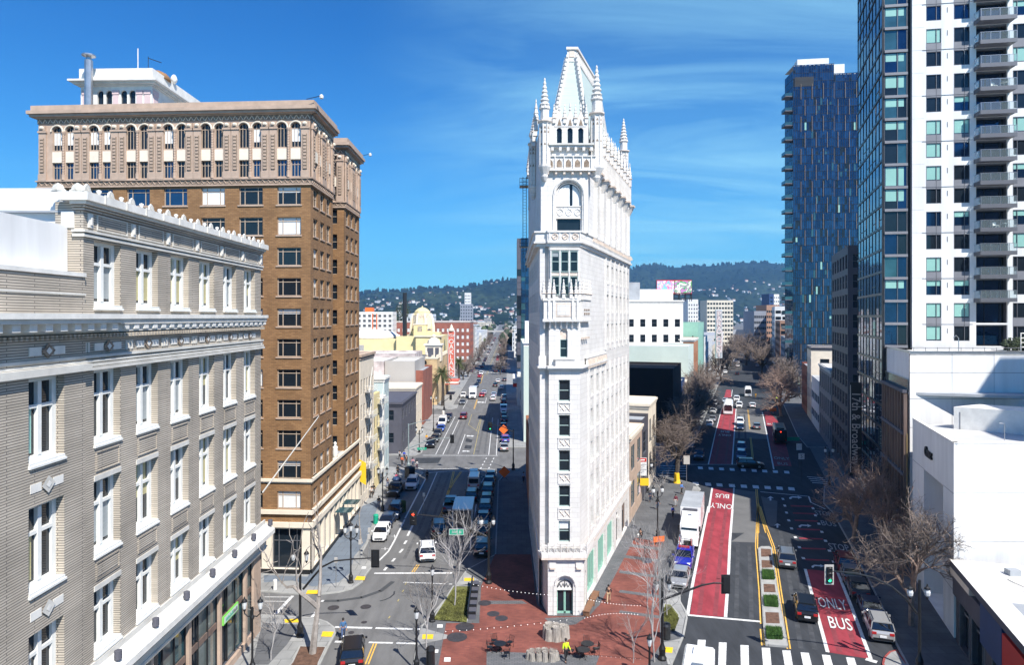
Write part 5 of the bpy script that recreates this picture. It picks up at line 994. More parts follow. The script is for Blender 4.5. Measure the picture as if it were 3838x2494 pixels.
def white_blocks():
 root=thing('blank_white_block','windowless white block with a sharp diagonal shadow and a ladder on its roof','building',(rx(75.8)+.25,75.8,0))
 f=Fac((0,0),(1,-.02));g_=Fac((4.0,12),(-.338,-1));mb=MB();W=15.6
 f.wall(mb,0,W,0,24.0,[],'plaster');g_.wall(mb,0,12.6,0,24.0,[],'plaster');mb.face([f.p(W,0,0),f.p(W,-10,0),f.p(W,-10,24),f.p(W,0,24)],'plaster');mb.prism([f.p(0,0,0)[:2],f.p(W,0,0)[:2],f.p(W,-9,0)[:2],(4,9)],23.7,23.9,'white_stone')
 for z in(12.5,15.7,18.9,21.8):f.box(mb,0,W,0,.006,z-.025,z+.025,'panel_grey')
 for s in(4.6,9.2):f.box(mb,s,s+.05,0,.006,0,24,'steel')
 mb.build('wall',root);w=MB();f.box(w,-.1,W+.1,-.3,.08,24.0,24.2,'steel');g_.box(w,0,12.5,-.3,.08,24.0,24.2,'steel')
 for s in range(12):w.tube([f.p(.6+s*1.3,-.3,24.2),f.p(.6+s*1.3,-.3,24.6)],.03,'grey_frame',4)
 w.tube([f.p(.4,-.3,24.55),f.p(W-.4,-.3,24.55)],.025,'grey_frame',4);w.build('coping',root)
 w=MB()
 for x in(13.3,14.0,14.9):
  w.tube([f.p(x,-.6,24),f.p(x,-.6,26.2)],.06,'white_stone',5);w.tube([f.p(x,-1.6,24),f.p(x,-1.6,26.2)],.06,'white_stone',5)
 for z in(24.6,25.1,25.6,26.15):w.tube([f.p(13.3,-.6,z),f.p(14.9,-.6,z)],.05,'white_stone',5);w.tube([f.p(13.3,-1.6,z),f.p(14.9,-1.6,z)],.05,'white_stone',5)
 w.build('roof_ladder',root);w=MB();w.tube([f.p(6.6,-2,24),f.p(6.6,-2,25.6),f.p(6.3,-2,25.9),f.p(6.0,-2,25.6)],.05,'steel',5);w.build('vent_pipe',root)
 r2=thing('low_white_wing','plain white wing at the right edge beyond the diagonal shadow','building',(57.5,75.4,0));w=MB();w.box(0,20,0,9,0,20.4,'plaster','roof_grey');w.build('wall',r2);w=MB();w.box(-.0,20.1,-.1,.3,20.4,20.6,'charcoal');w.build('coping',r2)
 root=thing('white_corner_store','blank white three storey block with a tall recess and small black wall lettering','building',(rx(73.6),73.6,0))
 g_=Fac((0,0),(-.338,-1));L=15.2;f=Fac(g_.p(L,0,0)[:2],(1,0));mb=MB();g_.wall(mb,0,L,0,17.0,[(4.9,11.9,0.2,12.6)],'plaster',2.2,back='plaster');f.wall(mb,0,24,0,17.0,[],'plaster')
 mb.prism([g_.p(.3,-.3,0)[:2],g_.p(L-.3,-.3,0)[:2],f.p(24,-.3,0)[:2],f.p(24,-14.6,0)[:2]],16.2,16.4,'gravel')
 for z in(4.2,8.4,12.62):g_.box(mb,0,4.88,0,.006,z-.025,z+.025,'panel_grey');g_.box(mb,11.92,L,0,.006,z-.025,z+.025,'panel_grey')
 for z in(4.2,8.4,10.6):g_.box(mb,4.9,11.9,-2.19,-2.18,z-.02,z+.02,'cornice')
 for z in(8.5,12.7):f.box(mb,0,24,0,.006,z-.025,z+.025,'steel')
 mb.build('wall',root);w=MB();g_.box(w,0,L,-.35,.03,17.0,17.12,'white_stone');f.box(w,0,24,-.35,.03,17.0,17.12,'white_stone');w.build('parapet_coping',root)
 w=MB();w.hexa([(2.5,-3,16.4),(14.5,-12.2,16.4),(18.5,-10,16.4),(6.5,-1.0,16.4),(2.5,-3,18.7),(14.5,-12.2,18.7),(18.5,-10,18.7),(6.5,-1.0,18.7)],'white_stone');w.build('roof_housing',root);w=MB();w.box(2.9,3.5,-3.35,-3.05,16.4,18.2,'charcoal');w.build('roof_door',root)
 t=textmesh('Cmac',1.25,'black',.08,.05,.9);o=inst('wall_lettering',t,root,g_.p(7.0,.1,14.6));o.rotation_euler=(R(90),0,g_.a)
 w=MB();p=(3.0,-9.6,16.4);w.tube([p,(3.0,-9.6,18.0),(2.5,-9.6,18.0)],.04,'steel',4);w.build('roof_pipe',root)
 P=(rx(58.6),58.6);root=thing('low_shop_row','single storey shop row with a bright white roof, grey blue and red fascias','building',(P[0],P[1],0));g_=Fac((0,0),(-.338,-1));L=24;mb=MB()
 so=[(1.2,3.7,.3,4.1),(4.4,7.4,.3,4.1),(9.2,12,.3,3.6),(14,17.5,.3,3.6),(18.5,22,.3,3.6)];g_.wall(mb,0,L,0,6.5,so,'dark_stone',.4,back='glass')
 q=[g_.p(0,.5,0)[:2],g_.p(L,.5,0)[:2],g_.p(L,-26,0)[:2],g_.p(0,-26,0)[:2]];mb.prism(q,6.6,7.15,'charcoal','white_stone');mb.build('wall',root)
 w=MB();g_.box(w,0,5.2,.05,.45,6.0,6.6,'cream');g_.box(w,.2,8.0,.05,.3,4.3,5.98,'charcoal');w.build('fascia',root,label='grey fascia');w=MB();g_.box(w,8.0,12.5,.05,.5,3.6,6.58,'sign_blue');w.build('fascia',root,label='dark blue fascia');w=MB();g_.box(w,12.6,20,.05,.5,3.7,6.3,'sign_red');w.build('fascia',root,label='bright red fascia')
 w=MB()
 for a,b,c,e in so:g_.box(w,a,b,-.35,-.3,3.0,3.15,'panel_grey');g_.box(w,(a+b)/2-.04,(a+b)/2+.04,-.38,-.28,c,e,'panel_grey');g_.box(w,a-.12,a,-.3,.06,c,e,'steel');g_.box(w,b,b+.12,-.3,.06,c,e,'steel')
 w.build('shopfront_frame',root);w=MB()
 random.seed(2)
 for k in range(7):s=4+2.4*k;w.tube([g_.p(s,-2.5-k*.3,7.2),g_.p(s+1.8,-3.2,7.25)],.03,'grey_frame',4)
 w.build('roof_cable',root)
 for k,(s,t)in enumerate(((3,-3),(7,-5),(12,-3.2),(5,-8),(10,-7))):w=MB();q=g_.p(s,t,7.15);w.lathe([(.25,0),(.25,.4),(.4,.42),(.1,.6)],'steel',q,8)if k%2 else w.box(q[0],q[0]+.9,q[1],q[1]+.7,7.15,7.6,'roof_grey');w.build('roof_vent',root)
 w=MB();[g_.box(w,a,b,c,e,7.153,7.158,'roof_grey')for a,b,c,e in((9,13,-2.4,-1.2),(14,20,-3.4,-1.5),(4,5.5,-6,-4))];w.build('roof_patch',root)
white_blocks()
o_=MB();o_.prism([(8.8,34),(38,34),(43,50),(13,50)],0,58.5,'panel_grey','roof_grey');o_r=thing('unseen_shadow_tower','plain grey tower added unseen beyond the right edge, throwing the diagonal shadow','building',(57.5,0,0));o_.build('wall',o_r)  # out-of-view tower, added and shaped to cast the diagonal shadow
def grove(name,lab,x,y,z,r,h,n,m,group=None):
 random.seed(int(abs(x*7+y)));root=thing(name,lab,'tree',(x,y,0),0,group);w=MB();w.tube([(0,0,z-2 if z>1 else 0),(0,0,z+h*.5)],[.3,.15],'bark_dark',6);w.build('trunk',root);w=MB()
 bl=[(random.uniform(-r,r)*.7,random.uniform(-r,r)*.7,z+h*(.4+.6*random.random())*.9)for _ in range(14)]
 for i in range(n):
  c=random.choice(bl);rr=r*.42;t=random.uniform(0,6.28);ph=math.acos(random.uniform(-1,1));q=rr*(random.random()**.4);p=Vector((c[0]+q*math.sin(ph)*math.cos(t),c[1]+q*math.sin(ph)*math.sin(t),c[2]+q*math.cos(ph)*h/r*.35));s=random.uniform(.12,.3)*max(1,r/3);a=Vector((random.gauss(0,1),random.gauss(0,1),random.gauss(0,1))).normalized();b=a.orthogonal().normalized();w.face([p+a*s,p+b*s*.6,p-a*s,p-b*s*.6],m)
 w.build('crown',root);return root
grove('terrace_tree','dark green evergreen on the terrace behind the blank white block',60.8,81,21,2.6,5,2600,'leaf_dark')
def blue_tower():
 root=thing('blue_glass_tower','tall blue glass tower with thin pale fins and balconies on its left side','building',(103.8,252,0));f=Fac((0,0),(.988,-.14));W1=14.2;W2=26;l=Fac((0.6,9),(-.067,-1));FH=3.0
 ms=['glass_blue','glass_deep','glass_teal','glass','curtain_teal'];wt=[40,52,2,8,1]
 a,b=curtain(f,0,W1,0,121,18,FH,ms,wt,seed=3,mw=.1);a.build('front_glass',root);b.build('front_mullions',root)
 a,b=curtain(f,W1,W2,0,117.5,15,FH,ms,wt,seed=5,mw=.1,t=-.6);a.build('right_glass',root);b.build('right_mullions',root);a,b=curtain(l,0,9,0,119,4,FH,ms[:3],wt[:3],seed=6);a.build('side_glass',root);b.build('side_mullions',root)
 w=MB();k=0
 for z in[6*i for i in range(20)]:
  off=1.4 if k%2 else 0
  for s in[off+2.6+3.9*i for i in range(7)]:
   if s<W2 and z<112:w.cut();f.box(w,s,s+.16,(0 if s<W1 else-.6),(.3 if s<W1 else-.3),z+.2,z+5.9,'fin_bronze')
  k+=1
 w.c=w.c[:];c=w.c
 hi=MB();w.build('fins',root)['kind']='stuff'
 w=MB();f.box(w,.5,7.2,.02,.1,113,116.5,'black');f.box(w,2.5,W1-.5,-8,-4,121,124.5,'plaster');f.box(w,W1+.2,W1+5,-8,-4,117.5,122,'plaster');w.build('plant_room',root)
 r=MB();r.prism([f.p(0,0,0)[:2],f.p(W1,0,0)[:2],f.p(W1,-9,0)[:2],(.6,9)],120.6,120.8,'roof_grey');r.prism([f.p(W1,-.6,0)[:2],f.p(W2,-.6,0)[:2],f.p(W2,-15,0)[:2],f.p(W1,-15,0)[:2]],117,117.2,'roof_grey');f.box(r,W1-.1,W1,-14,0,110,121,'charcoal');r.build('roof',root)
 bal=MB();l.box(bal,4.5,8.8,0,2.8,0,.35,'charcoal');l.box(bal,4.5,8.8,2.72,2.8,.35,1.4,'glass_teal');l.box(bal,8.72,8.8,0,2.7,.35,1.4,'glass_teal');bm=bal.mesh('balcony')
 for k in range(18):inst('balcony',bm,root,(0,0,18+5.85*k*.92))
blue_tower()
def simple(name,lab,x,y,w,d,h,rot,wall,fl=3.4,bays=None,wmat='glass',ww=.5,wh=.55,cat='building',group=None,roof='roof_grey',side='r',par=.5,seed=0,cor=None,z0=1.0,objs=True,sbays=None):
 """plain building: front wall faces the camera, s to the right; side wall faces the street"""
 root=thing(name,lab,cat,(x,y,0),rot,group);f=Fac((0,0),(1,0));mb=MB();bays=bays or max(1,round(w/3.6));n=max(1,int((h-z0)/fl));ops=[];so=[]
 sb=sbays or max(1,round(d/3.6))
 for j in range(n):
  for i in range(bays):c=w*(i+.5)/bays;q=w/bays*ww/2;ops.append((c-q,c+q,z0+fl*j+fl*(1-wh)/2,z0+fl*j+fl*(1+wh)/2))if ww>0 else None
  for i in range(sb):c=d*(i+.5)/sb;q=d/sb*ww/2;so.append((c-q,c+q,z0+fl*j+fl*(1-wh)/2,z0+fl*j+fl*(1+wh)/2))if ww>0 else None
 sf=Fac((w,0),(0,1))if side=='r' else Fac((0,d),(0,-1));of=Fac((0,d),(0,-1))if side=='r' else Fac((w,0),(0,1))
 f.wall(mb,0,w,0,h,ops,wall,.2,back=None if objs else wmat);sf.wall(mb,0,d,0,h,so,wall,.2,back=None if objs else wmat);of.wall(mb,0,d,0,h,[],wall);mb.face([(0,d,0),(w,d,0),(w,d,h),(0,d,h)],wall);mb.build('wall',root)
 r=MB();r.box(.25,w-.25,.25,d-.25,h-par-.1,h-par,roof);r.build('roof',root)
 if cor:
  c=MB();c.prism([(-.3,-.35),(w+.3,-.35),(w+.3,d+.1),(-.3,d+.1)],h-.45,h-.1,cor);c.prism([(-.12,-.14),(w+.12,-.14),(w+.12,d+.05),(-.12,d+.05)],h-.9,h-.45,cor);c.build('cornice',root)
 if objs and ops:
  k=0;q=MB()
  for ff,oo in((f,ops),(sf,so)):
   for o in oo:
    me=win(round(o[1]-o[0],2),round(o[3]-o[2],2),(),(.5,),'grey_frame',wmat,.07,.08)
    if k<96:ff.put('window',me,root,o[0],-.19,o[2])
    else:ff.box(q,o[0],o[1],-.19,-.15,o[2],o[3],wmat)
    k+=1
  if q.v:q.build('small_windows',root)['kind']='stuff'
 return root
ROT=-math.atan(.338)
def on_bro_r(name,lab,y0,y1,h,wall,**k):
 L=math.hypot((y1-y0)*.338,y1-y0);return simple(name,lab,rx(y0),y0,k.pop('w',16),L,h,ROT,wall,side='l',**k)
def on_bro_l(name,lab,y0,y1,h,wall,**k):
 L=math.hypot((y1-y0)*.336,y1-y0);w=k.pop('w',16);c,s_=math.cos(ROT),math.sin(ROT);return simple(name,lab,lx(y0)-w*c,y0-w*s_,w,L,h,ROT,wall,side='r',**k)
def on_tel_l(name,lab,y0,y1,h,wall,**k):
 w=k.pop('w',18);return simple(name,lab,tx(y0)-w,y0,w,y1-y0,h,0.0,wall,side='r',**k)
def on_tel_r(name,lab,y0,y1,h,wall,**k):return simple(name,lab,k.pop('x',2.6),y0,k.pop('w',14),y1-y0,h,0.0,wall,side='l',**k)
on_bro_r('dark_stone_office','slim dark stone office block with gridded windows beside the glass tower',119,140,40.5,'dark_stone',fl=3.5,w=12,bays=3,sbays=6,ww=.62,wh=.7,roof='roof_dark')
w_=MB();w_.box(-.06,.06,-1.4,.0,0,13.5,'black');sg=tag(w_.build('blade_sign',None,(50.9,100.0,5.0),ROT),'tall black vertical blade sign with white lettering reading along it','sign')
t_=textmesh('17th & Broadway',1.6,'city2',.01,.01,.95);o_=inst('sign_lettering',t_,sg,(-.7,-1.42,6.8));o_.rotation_euler=(R(90),R(90),0)
sg.data.transform(Matrix.Identity(4));w_=MB();w_.box(-1.5,.1,-1.4,-1.2,0,13.5,'black');w_.box(-1.42,-1.34,-1.43,-1.4,.4,13.1,'white_stone');sg.data=w_.mesh('blade_sign')
on_bro_r('grey_classical_bank','low grey stone building with tall pilasters and a cornice, in shadow',141,163,17,'panel_grey',fl=5,ww=.5,wh=.75,cor='cornice',roof='roof_grey',sbays=6)
on_bro_r('white_banded_block','low white building with long dark strip windows beside the grey one',164,182,12.5,'city0',fl=4.5,ww=.86,wh=.45,roof='roof_grey')
on_bro_r('cream_walkup','cream four storey walk-up with a bracketed dark eave',183,194,20,'cream',fl=4.2,w=20,bays=3,sbays=4,ww=0.34,wh=.5,cor='charcoal',roof='white_stone')
on_bro_r('pink_brick_block','narrow dusty pink brick building just beyond the cream walk-up',194.5,212,14,'brick_red',fl=3.6,ww=.4)
on_bro_r('shaded_concrete_block','grey concrete block in shade below the blue glass tower',262,285,16,'city2',fl=4,w=14,ww=.5)
for i,(a,b,h,m,l)in enumerate([(290,330,19,'city5','blue banded office block at the right of the far avenue'),(335,385,26,'city3','bronze gridded office block beside the blue one'),(390,430,34,'city0','pale slab tower with a bright blue side wall'),(440,520,14,'city1','low sand coloured block far along the right of the diagonal avenue'),(530,640,18,'city0','white block far along the right of the diagonal avenue'),(650,800,12,'city3','low brown block farthest along the right of the diagonal avenue')]):
 on_bro_r('office_block',l,a,b,h,m,w=22,fl=3.5,ww=.8,wh=.5,objs=False)
on_bro_l('stucco_shop_building','two storey stucco shop building with grey roof touching the wedge tower',92,103,12,'tan_stone',w=12,fl=5,sbays=2,ww=.6,wh=.7,cor='cream',wmat='glass_teal',roof='roof_grey')
on_bro_l('plum_shop_building','plum painted narrow shop building between two cream ones',103.3,110,12.4,'dark_stone',w=13,fl=5,sbays=1,ww=.6,wh=.7,roof='roof_grey')
on_bro_l('cream_gabled_shop','cream shop building with heavy cornices ending at the side street',110.3,120,14,'cream',w=15,fl=5.5,sbays=2,ww=.55,wh=.7,cor='cream',roof='gravel')
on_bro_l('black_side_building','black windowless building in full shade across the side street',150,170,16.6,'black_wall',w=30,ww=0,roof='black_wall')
on_bro_l('dark_blue_shop','dark blue low shop building beside the black one',171,181,12,'sign_blue',w=14,fl=5,ww=.4)
on_bro_l('mint_walled_building','broad pale mint blank wall with a white parapet',193,214,19.6,'mint_wall',w=34,ww=0,roof='gravel',par=.3)
w=on_bro_l('cream_low_shop','small cream shop building below the mint wall',182,192.5,11,'cream',w=9,fl=5,ww=.5,cor='cream')
o=simple('white_department_store','large white five storey building with paired dark windows',54.4-44,217,44,40,33.3,0,'white_stone',fl=4.9,bays=12,sbays=8,ww=.45,wh=.5,roof='gravel',z0=4,cor='white_stone')
w=MB();w.box(2,14,8,20,33,37.6,'plaster');w.box(22,31,4,14,33,39.2,'roof_grey');w.box(31,42,5,14,33,37,'plaster');w.build('plant_room',o)
on_bro_l('orange_brick_corner','orange brick corner building with a scalloped white eave',216,236,21,'brick_orange',w=17,fl=5.5,bays=3,ww=.45,wh=.6,cor='white_stone',roof='roof_dark')
on_bro_l('green_theatre','green tiled art deco theatre behind the vertical theatre sign',238,272,26,'mint',w=26,ww=0.12,fl=12,wh=.4,roof='roof_dark')
def blade(name,lab,txt,x,y,z0,z1,w,face,txtm,size,edge,top=None,label=None,sx=1.0):
 root=thing(name,lab,'sign',(x,y,0));mb=MB();mb.box(-w/2,w/2,-.45,.45,z0,z1,edge);mb.box(-w/2+.25,w/2-.25,-.5,-.45,z0+.3,z1-.3,face);mb.build('panel',root);n=len(txt);st=(z1-z0-(3.2 if top else 1.2))/n
 for i,ch in enumerate(txt):me=textmesh(ch,size,txtm,.04,.03,sx);o=inst('letter',me,root,(0,-.56,z1-(3.2 if top else 1.0)-st*(i+.5)+.2));o.rotation_euler=(R(90),0,0)
 if top:
  me=textmesh(top,size*.62,txtm,.04,.02,.85);o=inst('letter',me,root,(0,-.56,z1-1.8));o.rotation_euler=(R(90),0,0)
 return root
P=at('B5',1094,940,262);zt=at('B5',1094,655,262).z;zb=at('B5',1094,1215,262).z;pb=blade('theatre_sign','tall silver vertical sign spelling PARAMOUNT in white and red letters','PARAMOUNT',P.x,262,zb,zt,2.5,'roof_grey','paint_white',2.7,'city4',sx=1.15)
for i,ch in enumerate('PARAMOUNT'):st=(zt-zb-1.2)/9;me=textmesh(ch,2.7,'sign_red',.02,.1,1.15);o=inst('letter_outline',me,pb,(0,-.53,zt-1.0-st*(i+.5)+.2));o.rotation_euler=(R(90),0,0)
P=at('B5',578,390,232);bb=thing('billboard','wide colourful rooftop billboard in two halves, pink and green','billboard',(P.x,232,33.3));wb=410/3.094*232/FP;hb=140/3.094*232/FP;zz=P.z-33.3
for i,(lab,c1,c2,c3)in enumerate((('left poster in pink, white and pale blue swirls',(.75,.2,.35),(.75,.72,.74),(.2,.5,.7)),('right poster with a green ring round a mauve shape',(.03,.35,.12),(.5,.2,.42),(.75,.72,.65)))):
 m,nt,b=newmat('poster');tc=nt.nodes.new('ShaderNodeTexCoord');nz=nt.nodes.new('ShaderNodeTexNoise');nz.inputs['Scale'].default_value=.35;nz.inputs['Distortion'].default_value=2.5;rp=nt.nodes.new('ShaderNodeValToRGB');rp.color_ramp.interpolation='CONSTANT';e=rp.color_ramp.elements;e[0].color=c3+(1,);e[1].position=.44;e[1].color=c1+(1,);q=e.new(.52);q.color=c2+(1,);q=e.new(.66);q.color=c1+(1,)
 nt.links.new(tc.outputs['Object'],nz.inputs['Vector']);nt.links.new(nz.outputs['Fac'],rp.inputs[0]);nt.links.new(rp.outputs[0],b.inputs['Base Color']);w=MB();x0=-wb/2+i*wb/2;w.box(x0+.1,x0+wb/2-.1,-.2,0,zz-hb/2,zz+hb/2,m);w.build('poster',bb,label=lab)
w=MB();w.box(-wb/2,wb/2,0,.3,zz-hb/2-.3,zz+hb/2+.3,'sign_red')
for k in range(7):x=-wb/2+wb*k/6;w.tube([(x,.3,0),(x,.3,zz+hb/2)],.15,'dark_metal',4);w.tube([(x,3,0),(x,.3,zz)],.12,'dark_metal',4)
for z in(1.0,2.2):w.tube([(-wb/2,.3,z),(wb/2,.3,z)],.12,'dark_metal',4)
w.build('frame',bb)
o=on_tel_l('ornate_cream_facade','tall narrow cream building with fire escapes beside the brown brick block',99.2,109,22.6,'cream',w=22,fl=3.7,sbays=5,ww=.5,wh=.6,cor='tan_stone',roof='white_stone')
on_tel_l('yellow_cream_shop','pale yellow three storey shop building with a fire escape',109.3,114.5,15.5,'yellow_wall',w=18,fl=4,sbays=2,ww=.4,roof='white_stone')
on_tel_l('white_dentilled_shop','small white shop building with small arched vents under its eave',114.8,119,14.5,'white_stone',w=18,fl=4.5,sbays=2,ww=.3,cor='white_stone',roof='white_stone')
on_tel_l('pale_blue_corner','pale blue corner building with brown upper bays before the side street',119.2,123.5,17.5,'pale_blue',w=16,fl=5,bays=1,sbays=2,ww=.3,cor='white_stone',roof='white_stone')
fe=MB()
for z in(5.2,9.0,12.8,16.6):
 fe.box(0,1.2,0,3.4,z,z+.08,'steel')
 for k in range(6):fe.tube([(1.2,.68*k,z),(1.2,.68*k,z+1)],.025,'win_frame',4)
 fe.tube([(1.2,0,z+1),(1.2,3.4,z+1)],.03,'win_frame',4);fe.tube([(.6,.4,z),(.6,2.8,z+3.7)],.04,'win_frame',4);fe.tube([(0,0,z+1),(1.2,0,z+1)],.03,'win_frame',4)
for o in[q for q in SC.objects if q.name.startswith(('ornate_cream_facade','yellow_cream_shop'))]:x_=22 if 'ornate' in o.name else 18;inst('fire_escape',fe.mesh('fire_escape'),o,(x_,3.0,0 if 'ornate' in o.name else-3))
sgn=MB();sgn.hexa([(-.1,0,0),(.1,0,0),(.1,1.0,.6),(-.1,1.0,.6),(-.1,0,3.2),(.1,0,3.2),(.1,1.4,3.9),(-.1,1.4,3.9)],'sign_yellow');tag(sgn.build('arrow_sign',None,(tx(99)+.9,99,3.6),1.57),'yellow arrow shaped shop sign above the pavement','sign')
o=on_tel_l('charcoal_corner_building','charcoal painted two storey corner building with a flat panelled roof',139,160,10.6,'charcoal',w=22,fl=4.6,bays=4,sbays=5,ww=.42,wh=.45,cor='charcoal',roof='roof_grey')
on_tel_l('cream_bracket_shop','slim cream shop building with two arched windows past the charcoal one',160.5,172,11.5,'cream',w=18,fl=5,sbays=3,ww=.3,cor='cream',roof='roof_grey')
r_=simple('painted_brick_hall','whitewashed flaking brick hall with a few small windows',-58,173,25.5,22,16.8,0,'painted_brick',fl=6.4,bays=3,ww=.17,wh=.4,roof='white_stone',z0=1.5);w=MB();w.box(12,18.5,3,9,16,20.5,'city2');w.build('lift_housing',r_)
simple('blank_grey_annex','blank pale grey annex wall patched with grey paint',-32.4,174,7.6,20,16.8,0,'city2',ww=0,roof='white_stone')
on_tel_l('red_and_cream_side_wall','building with a red brick side wall and cream painted panel beside the palm',176,196,14.2,'brick_red',w=2.6,ww=0)
simple('low_white_shed','flat white roofed shed behind the whitewashed hall',-66,197,38,16,17.5,0,'painted_brick',ww=0,roof='white_stone')
def palace():
 root=thing('yellow_theatre','yellow movie palace with a lattice sided dome and crenellated tan wings','building',(-58,216,0));mb=MB();f=Fac((0,0),(1,0));ops=[(3.0+5.4*k,4.0+5.4*k,17.3,19.0,1)for k in range(6)];f.wall(mb,0,34.3,0,20.0,ops,'tan_brick',.3,back='glass');s=Fac((34.3,0),(0,1));s.wall(mb,0,46,0,20.0,[(4+4*k,5.6+4*k,8,15,1)for k in range(10)],'tan_brick',.3,back='glass')
 for ff,L in((f,34.3),(s,46)):
  a=0
  while a<L-.5:ff.box(mb,a,a+.9,-.3,.1,20.0,20.9,'cream');ff.box(mb,a+.2,a+.7,-.3,.1,20.9,21.3,'cream');a+=1.8
  ff.box(mb,0,L,0,.16,19.7,20.0,'cream')
 mb.build('crenellated_wing',root);w=MB();w.box(.4,34,.4,46,18.6,18.8,'roof_grey');w.build('roof',root)
 ur=MB();ur.lathe([(.25,0),(.4,.3),(.5,.8),(.25,1.3),(.35,1.5),(.04,2.2)],'cream',n=8);um=ur.mesh('urn')
 for k in range(6):inst('urn',um,root,(3+5.6*k,.1,20.9))
 w=MB();w.box(0,20,22,52,0,27.0,'yellow_wall');w.box(18,33,20,50,0,28.5,'yellow_wall');w.box(25,33.2,18,24,0,30.5,'yellow_wall');w.box(24.5,33.7,17.6,24.4,28.4,28.8,'cream');w.build('auditorium',root)
 w=MB();w.lathe([(11,0),(10.6,1.5),(8,3.2),(4,4.2),(.2,4.5)],'white_stone',(6,36,27.0),20);w.build('pale_roof_vault',root,smooth=True)
 c=(25.7,30,0);DS=.74;w=MB();pr=[(5.6,28.5),(5.5,33),(5.0,36.5),(4.2,39),(3.7,39.6),(3.9,39.8),(3.5,40.6),(2.2,41.6),(.3,42.3),(.1,43)];w.lathe([(a*DS,b)for a,b in pr],'yellow_wall',c,8,math.pi/8);w.build('dome',root)
 lt=MB()
 for j in range(8):
  t0=j*math.pi/4+math.pi/8;t1=t0+math.pi/4
  def P(u_,z,r):
   a=Vector((math.cos(t0),math.sin(t0),0))*r*DS;b=Vector((math.cos(t1),math.sin(t1),0))*r*DS;q=a.lerp(b,u_);return Vector((c[0],c[1],0))+q+Vector((0,0,z))
  lt.face([P(.15,31,5.66),P(.85,31,5.66),P(.82,38.5,4.5),P(.18,38.5,4.5)],'charcoal')
  for k in range(9):
   z=31+k*.85;lt.tube([P(.15,z,5.75-max(0,z-31)*.14),P(.85,min(38.6,z+3),5.75-(min(38.6,z+3)-31)*.14)],.09,'cream',4);lt.tube([P(.85,z,5.75-max(0,z-31)*.14),P(.15,min(38.6,z+3),5.75-(min(38.6,z+3)-31)*.14)],.09,'cream',4)
  lt.tube([P(0,28.5,5.9),P(0,33,5.75),P(0,36.5,5.2),P(0,39.3,4.2)],.4,'cream',5)
 lt.build('dome_lattice',root)
 w=MB();w.box(23.4,27.9,24,27,28.5,33.8,'yellow_wall');w.box(23.2,28.1,23.8,27,33.8,34.3,'cream')
 w.box(24.9,26.4,23.85,23.97,29.2,33.0,'charcoal')
 for k in range(6):w.tube([(24.9,23.8,29.2+k*.6),(26.4,23.8,29.9+k*.6)],.07,'cream',4);w.tube([(26.4,23.8,29.2+k*.6),(24.9,23.8,29.9+k*.6)],.07,'cream',4)
 w.build('dome_porch',root)
 w=MB();w.box(29.5,34.6,8,14,18,25,'cream');w.box(30.2,32.2,7.9,8,20,24,'charcoal');w.box(32.8,34,7.9,8,20,24,'charcoal');w.box(29,35,7.6,14.4,25,25.6,'white_stone');w.lathe([(2.2,25.6),(2.0,27),(1.2,28),(.6,28.4),(.8,29),(.1,30)],'cream',(32,11,0),8);w.build('corner_pavilion',root)
 w=MB();w.lathe([(.75,0),(.75,21)],'dark_metal',(20.3,24,28),12);w.build('black_flue',root)
 for x,y,a,b,h in((16,6,8,3,3),(7,7,5,2.5,2.2),(24,5,6,2.4,2.0)):w=MB();w.box(x,x+a,y,y+b,18.8,18.8+h,'steel');[w.tube([(x+a*(k+.5)/4,y+b/2,18.8+h),(x+a*(k+.5)/4,y+b/2,19.1+h)],.5,'grey_frame',8)for k in range(4)];w.build('roof_unit',root)
 root.scale=(1,1,.745)
palace()
bs=blade('theatre_sign','tall red vertical sign spelling OAKLAND with a small crest on top','OAKLAND',at('A7',1348,900,250).x,250,at('A7',1348,1250,250).z,at('A7',1348,655,250).z,2.6,'marquee_red','paint_white',2.5,'city4','FOX')
w=MB();zt=at('A7',1348,655,250).z;w.lathe([(1.1,zt),(1.0,zt+.6),(.5,zt+1.2),(.55,zt+1.5),(.1,zt+2.4)],'cream',(0,0,0),8);w.build('crest',bs)
mq=MB();mq.box(-2.2,2.4,-4,4,4.0,5.4,'marquee_red');mq.box(-2.2,2.46,-4.06,4.06,4.4,5.0,'white_stone');tag(mq.build('marquee',None,(tx(246)+2.2,246,0)),'red and white theatre marquee over the pavement below the vertical sign','marquee')
on_tel_l('red_brick_block','large red brick block with white window frames behind the red vertical sign',415,450,25.5,'brick_red',w=48,fl=4.2,bays=16,sbays=10,ww=.5,wh=.5,wmat='blind',cor='white_stone',roof='roof_grey')
on_tel_l('tan_stone_block','narrow tan stone building beside the red brick block',456,475,21,'city2',w=20,fl=5,ww=.3,objs=False)
o=simple('round_windowed_hotel','white block with rounded dark balconies and one orange column',-91,400,21,14,31.0,0,'white_stone',fl=2.9,bays=7,ww=.55,wh=.5,objs=False,wmat='roof_dark',roof='roof_grey');w=MB();w.box(9.2,9.7,-.3,0,0,30,'orange');w.box(11.6,12.1,-.3,0,0,30,'orange');w.box(4,8.5,4,9,31,33.5,'orange');w.build('orange_column',o)
for i,(a,b,h,m,l)in enumerate([(480,505,20,'city0','white apartment block with a mural, left of the far straight avenue'),(510,545,16,'city4','pale blue-grey block on the left of the far straight avenue'),(555,605,12,'city1','low beige block on the left of the far straight avenue'),(610,760,14,'city0','white block farthest on the left of the straight avenue')]):on_tel_l('city_block',l,a,b,h,m,w=26,objs=False,ww=.5)
on_tel_r('orange_shop_building','orange brick shop building in the shade behind the wedge tower',98,118,11,'brick_orange',w=7,fl=5,ww=.5,roof='roof_dark',x=2.4)
on_tel_r('mint_side_building','pale mint building rising left of the wedge tower',152,205,21.5,'mint_wall',w=18,ww=0,roof='white_stone',x=2.6)
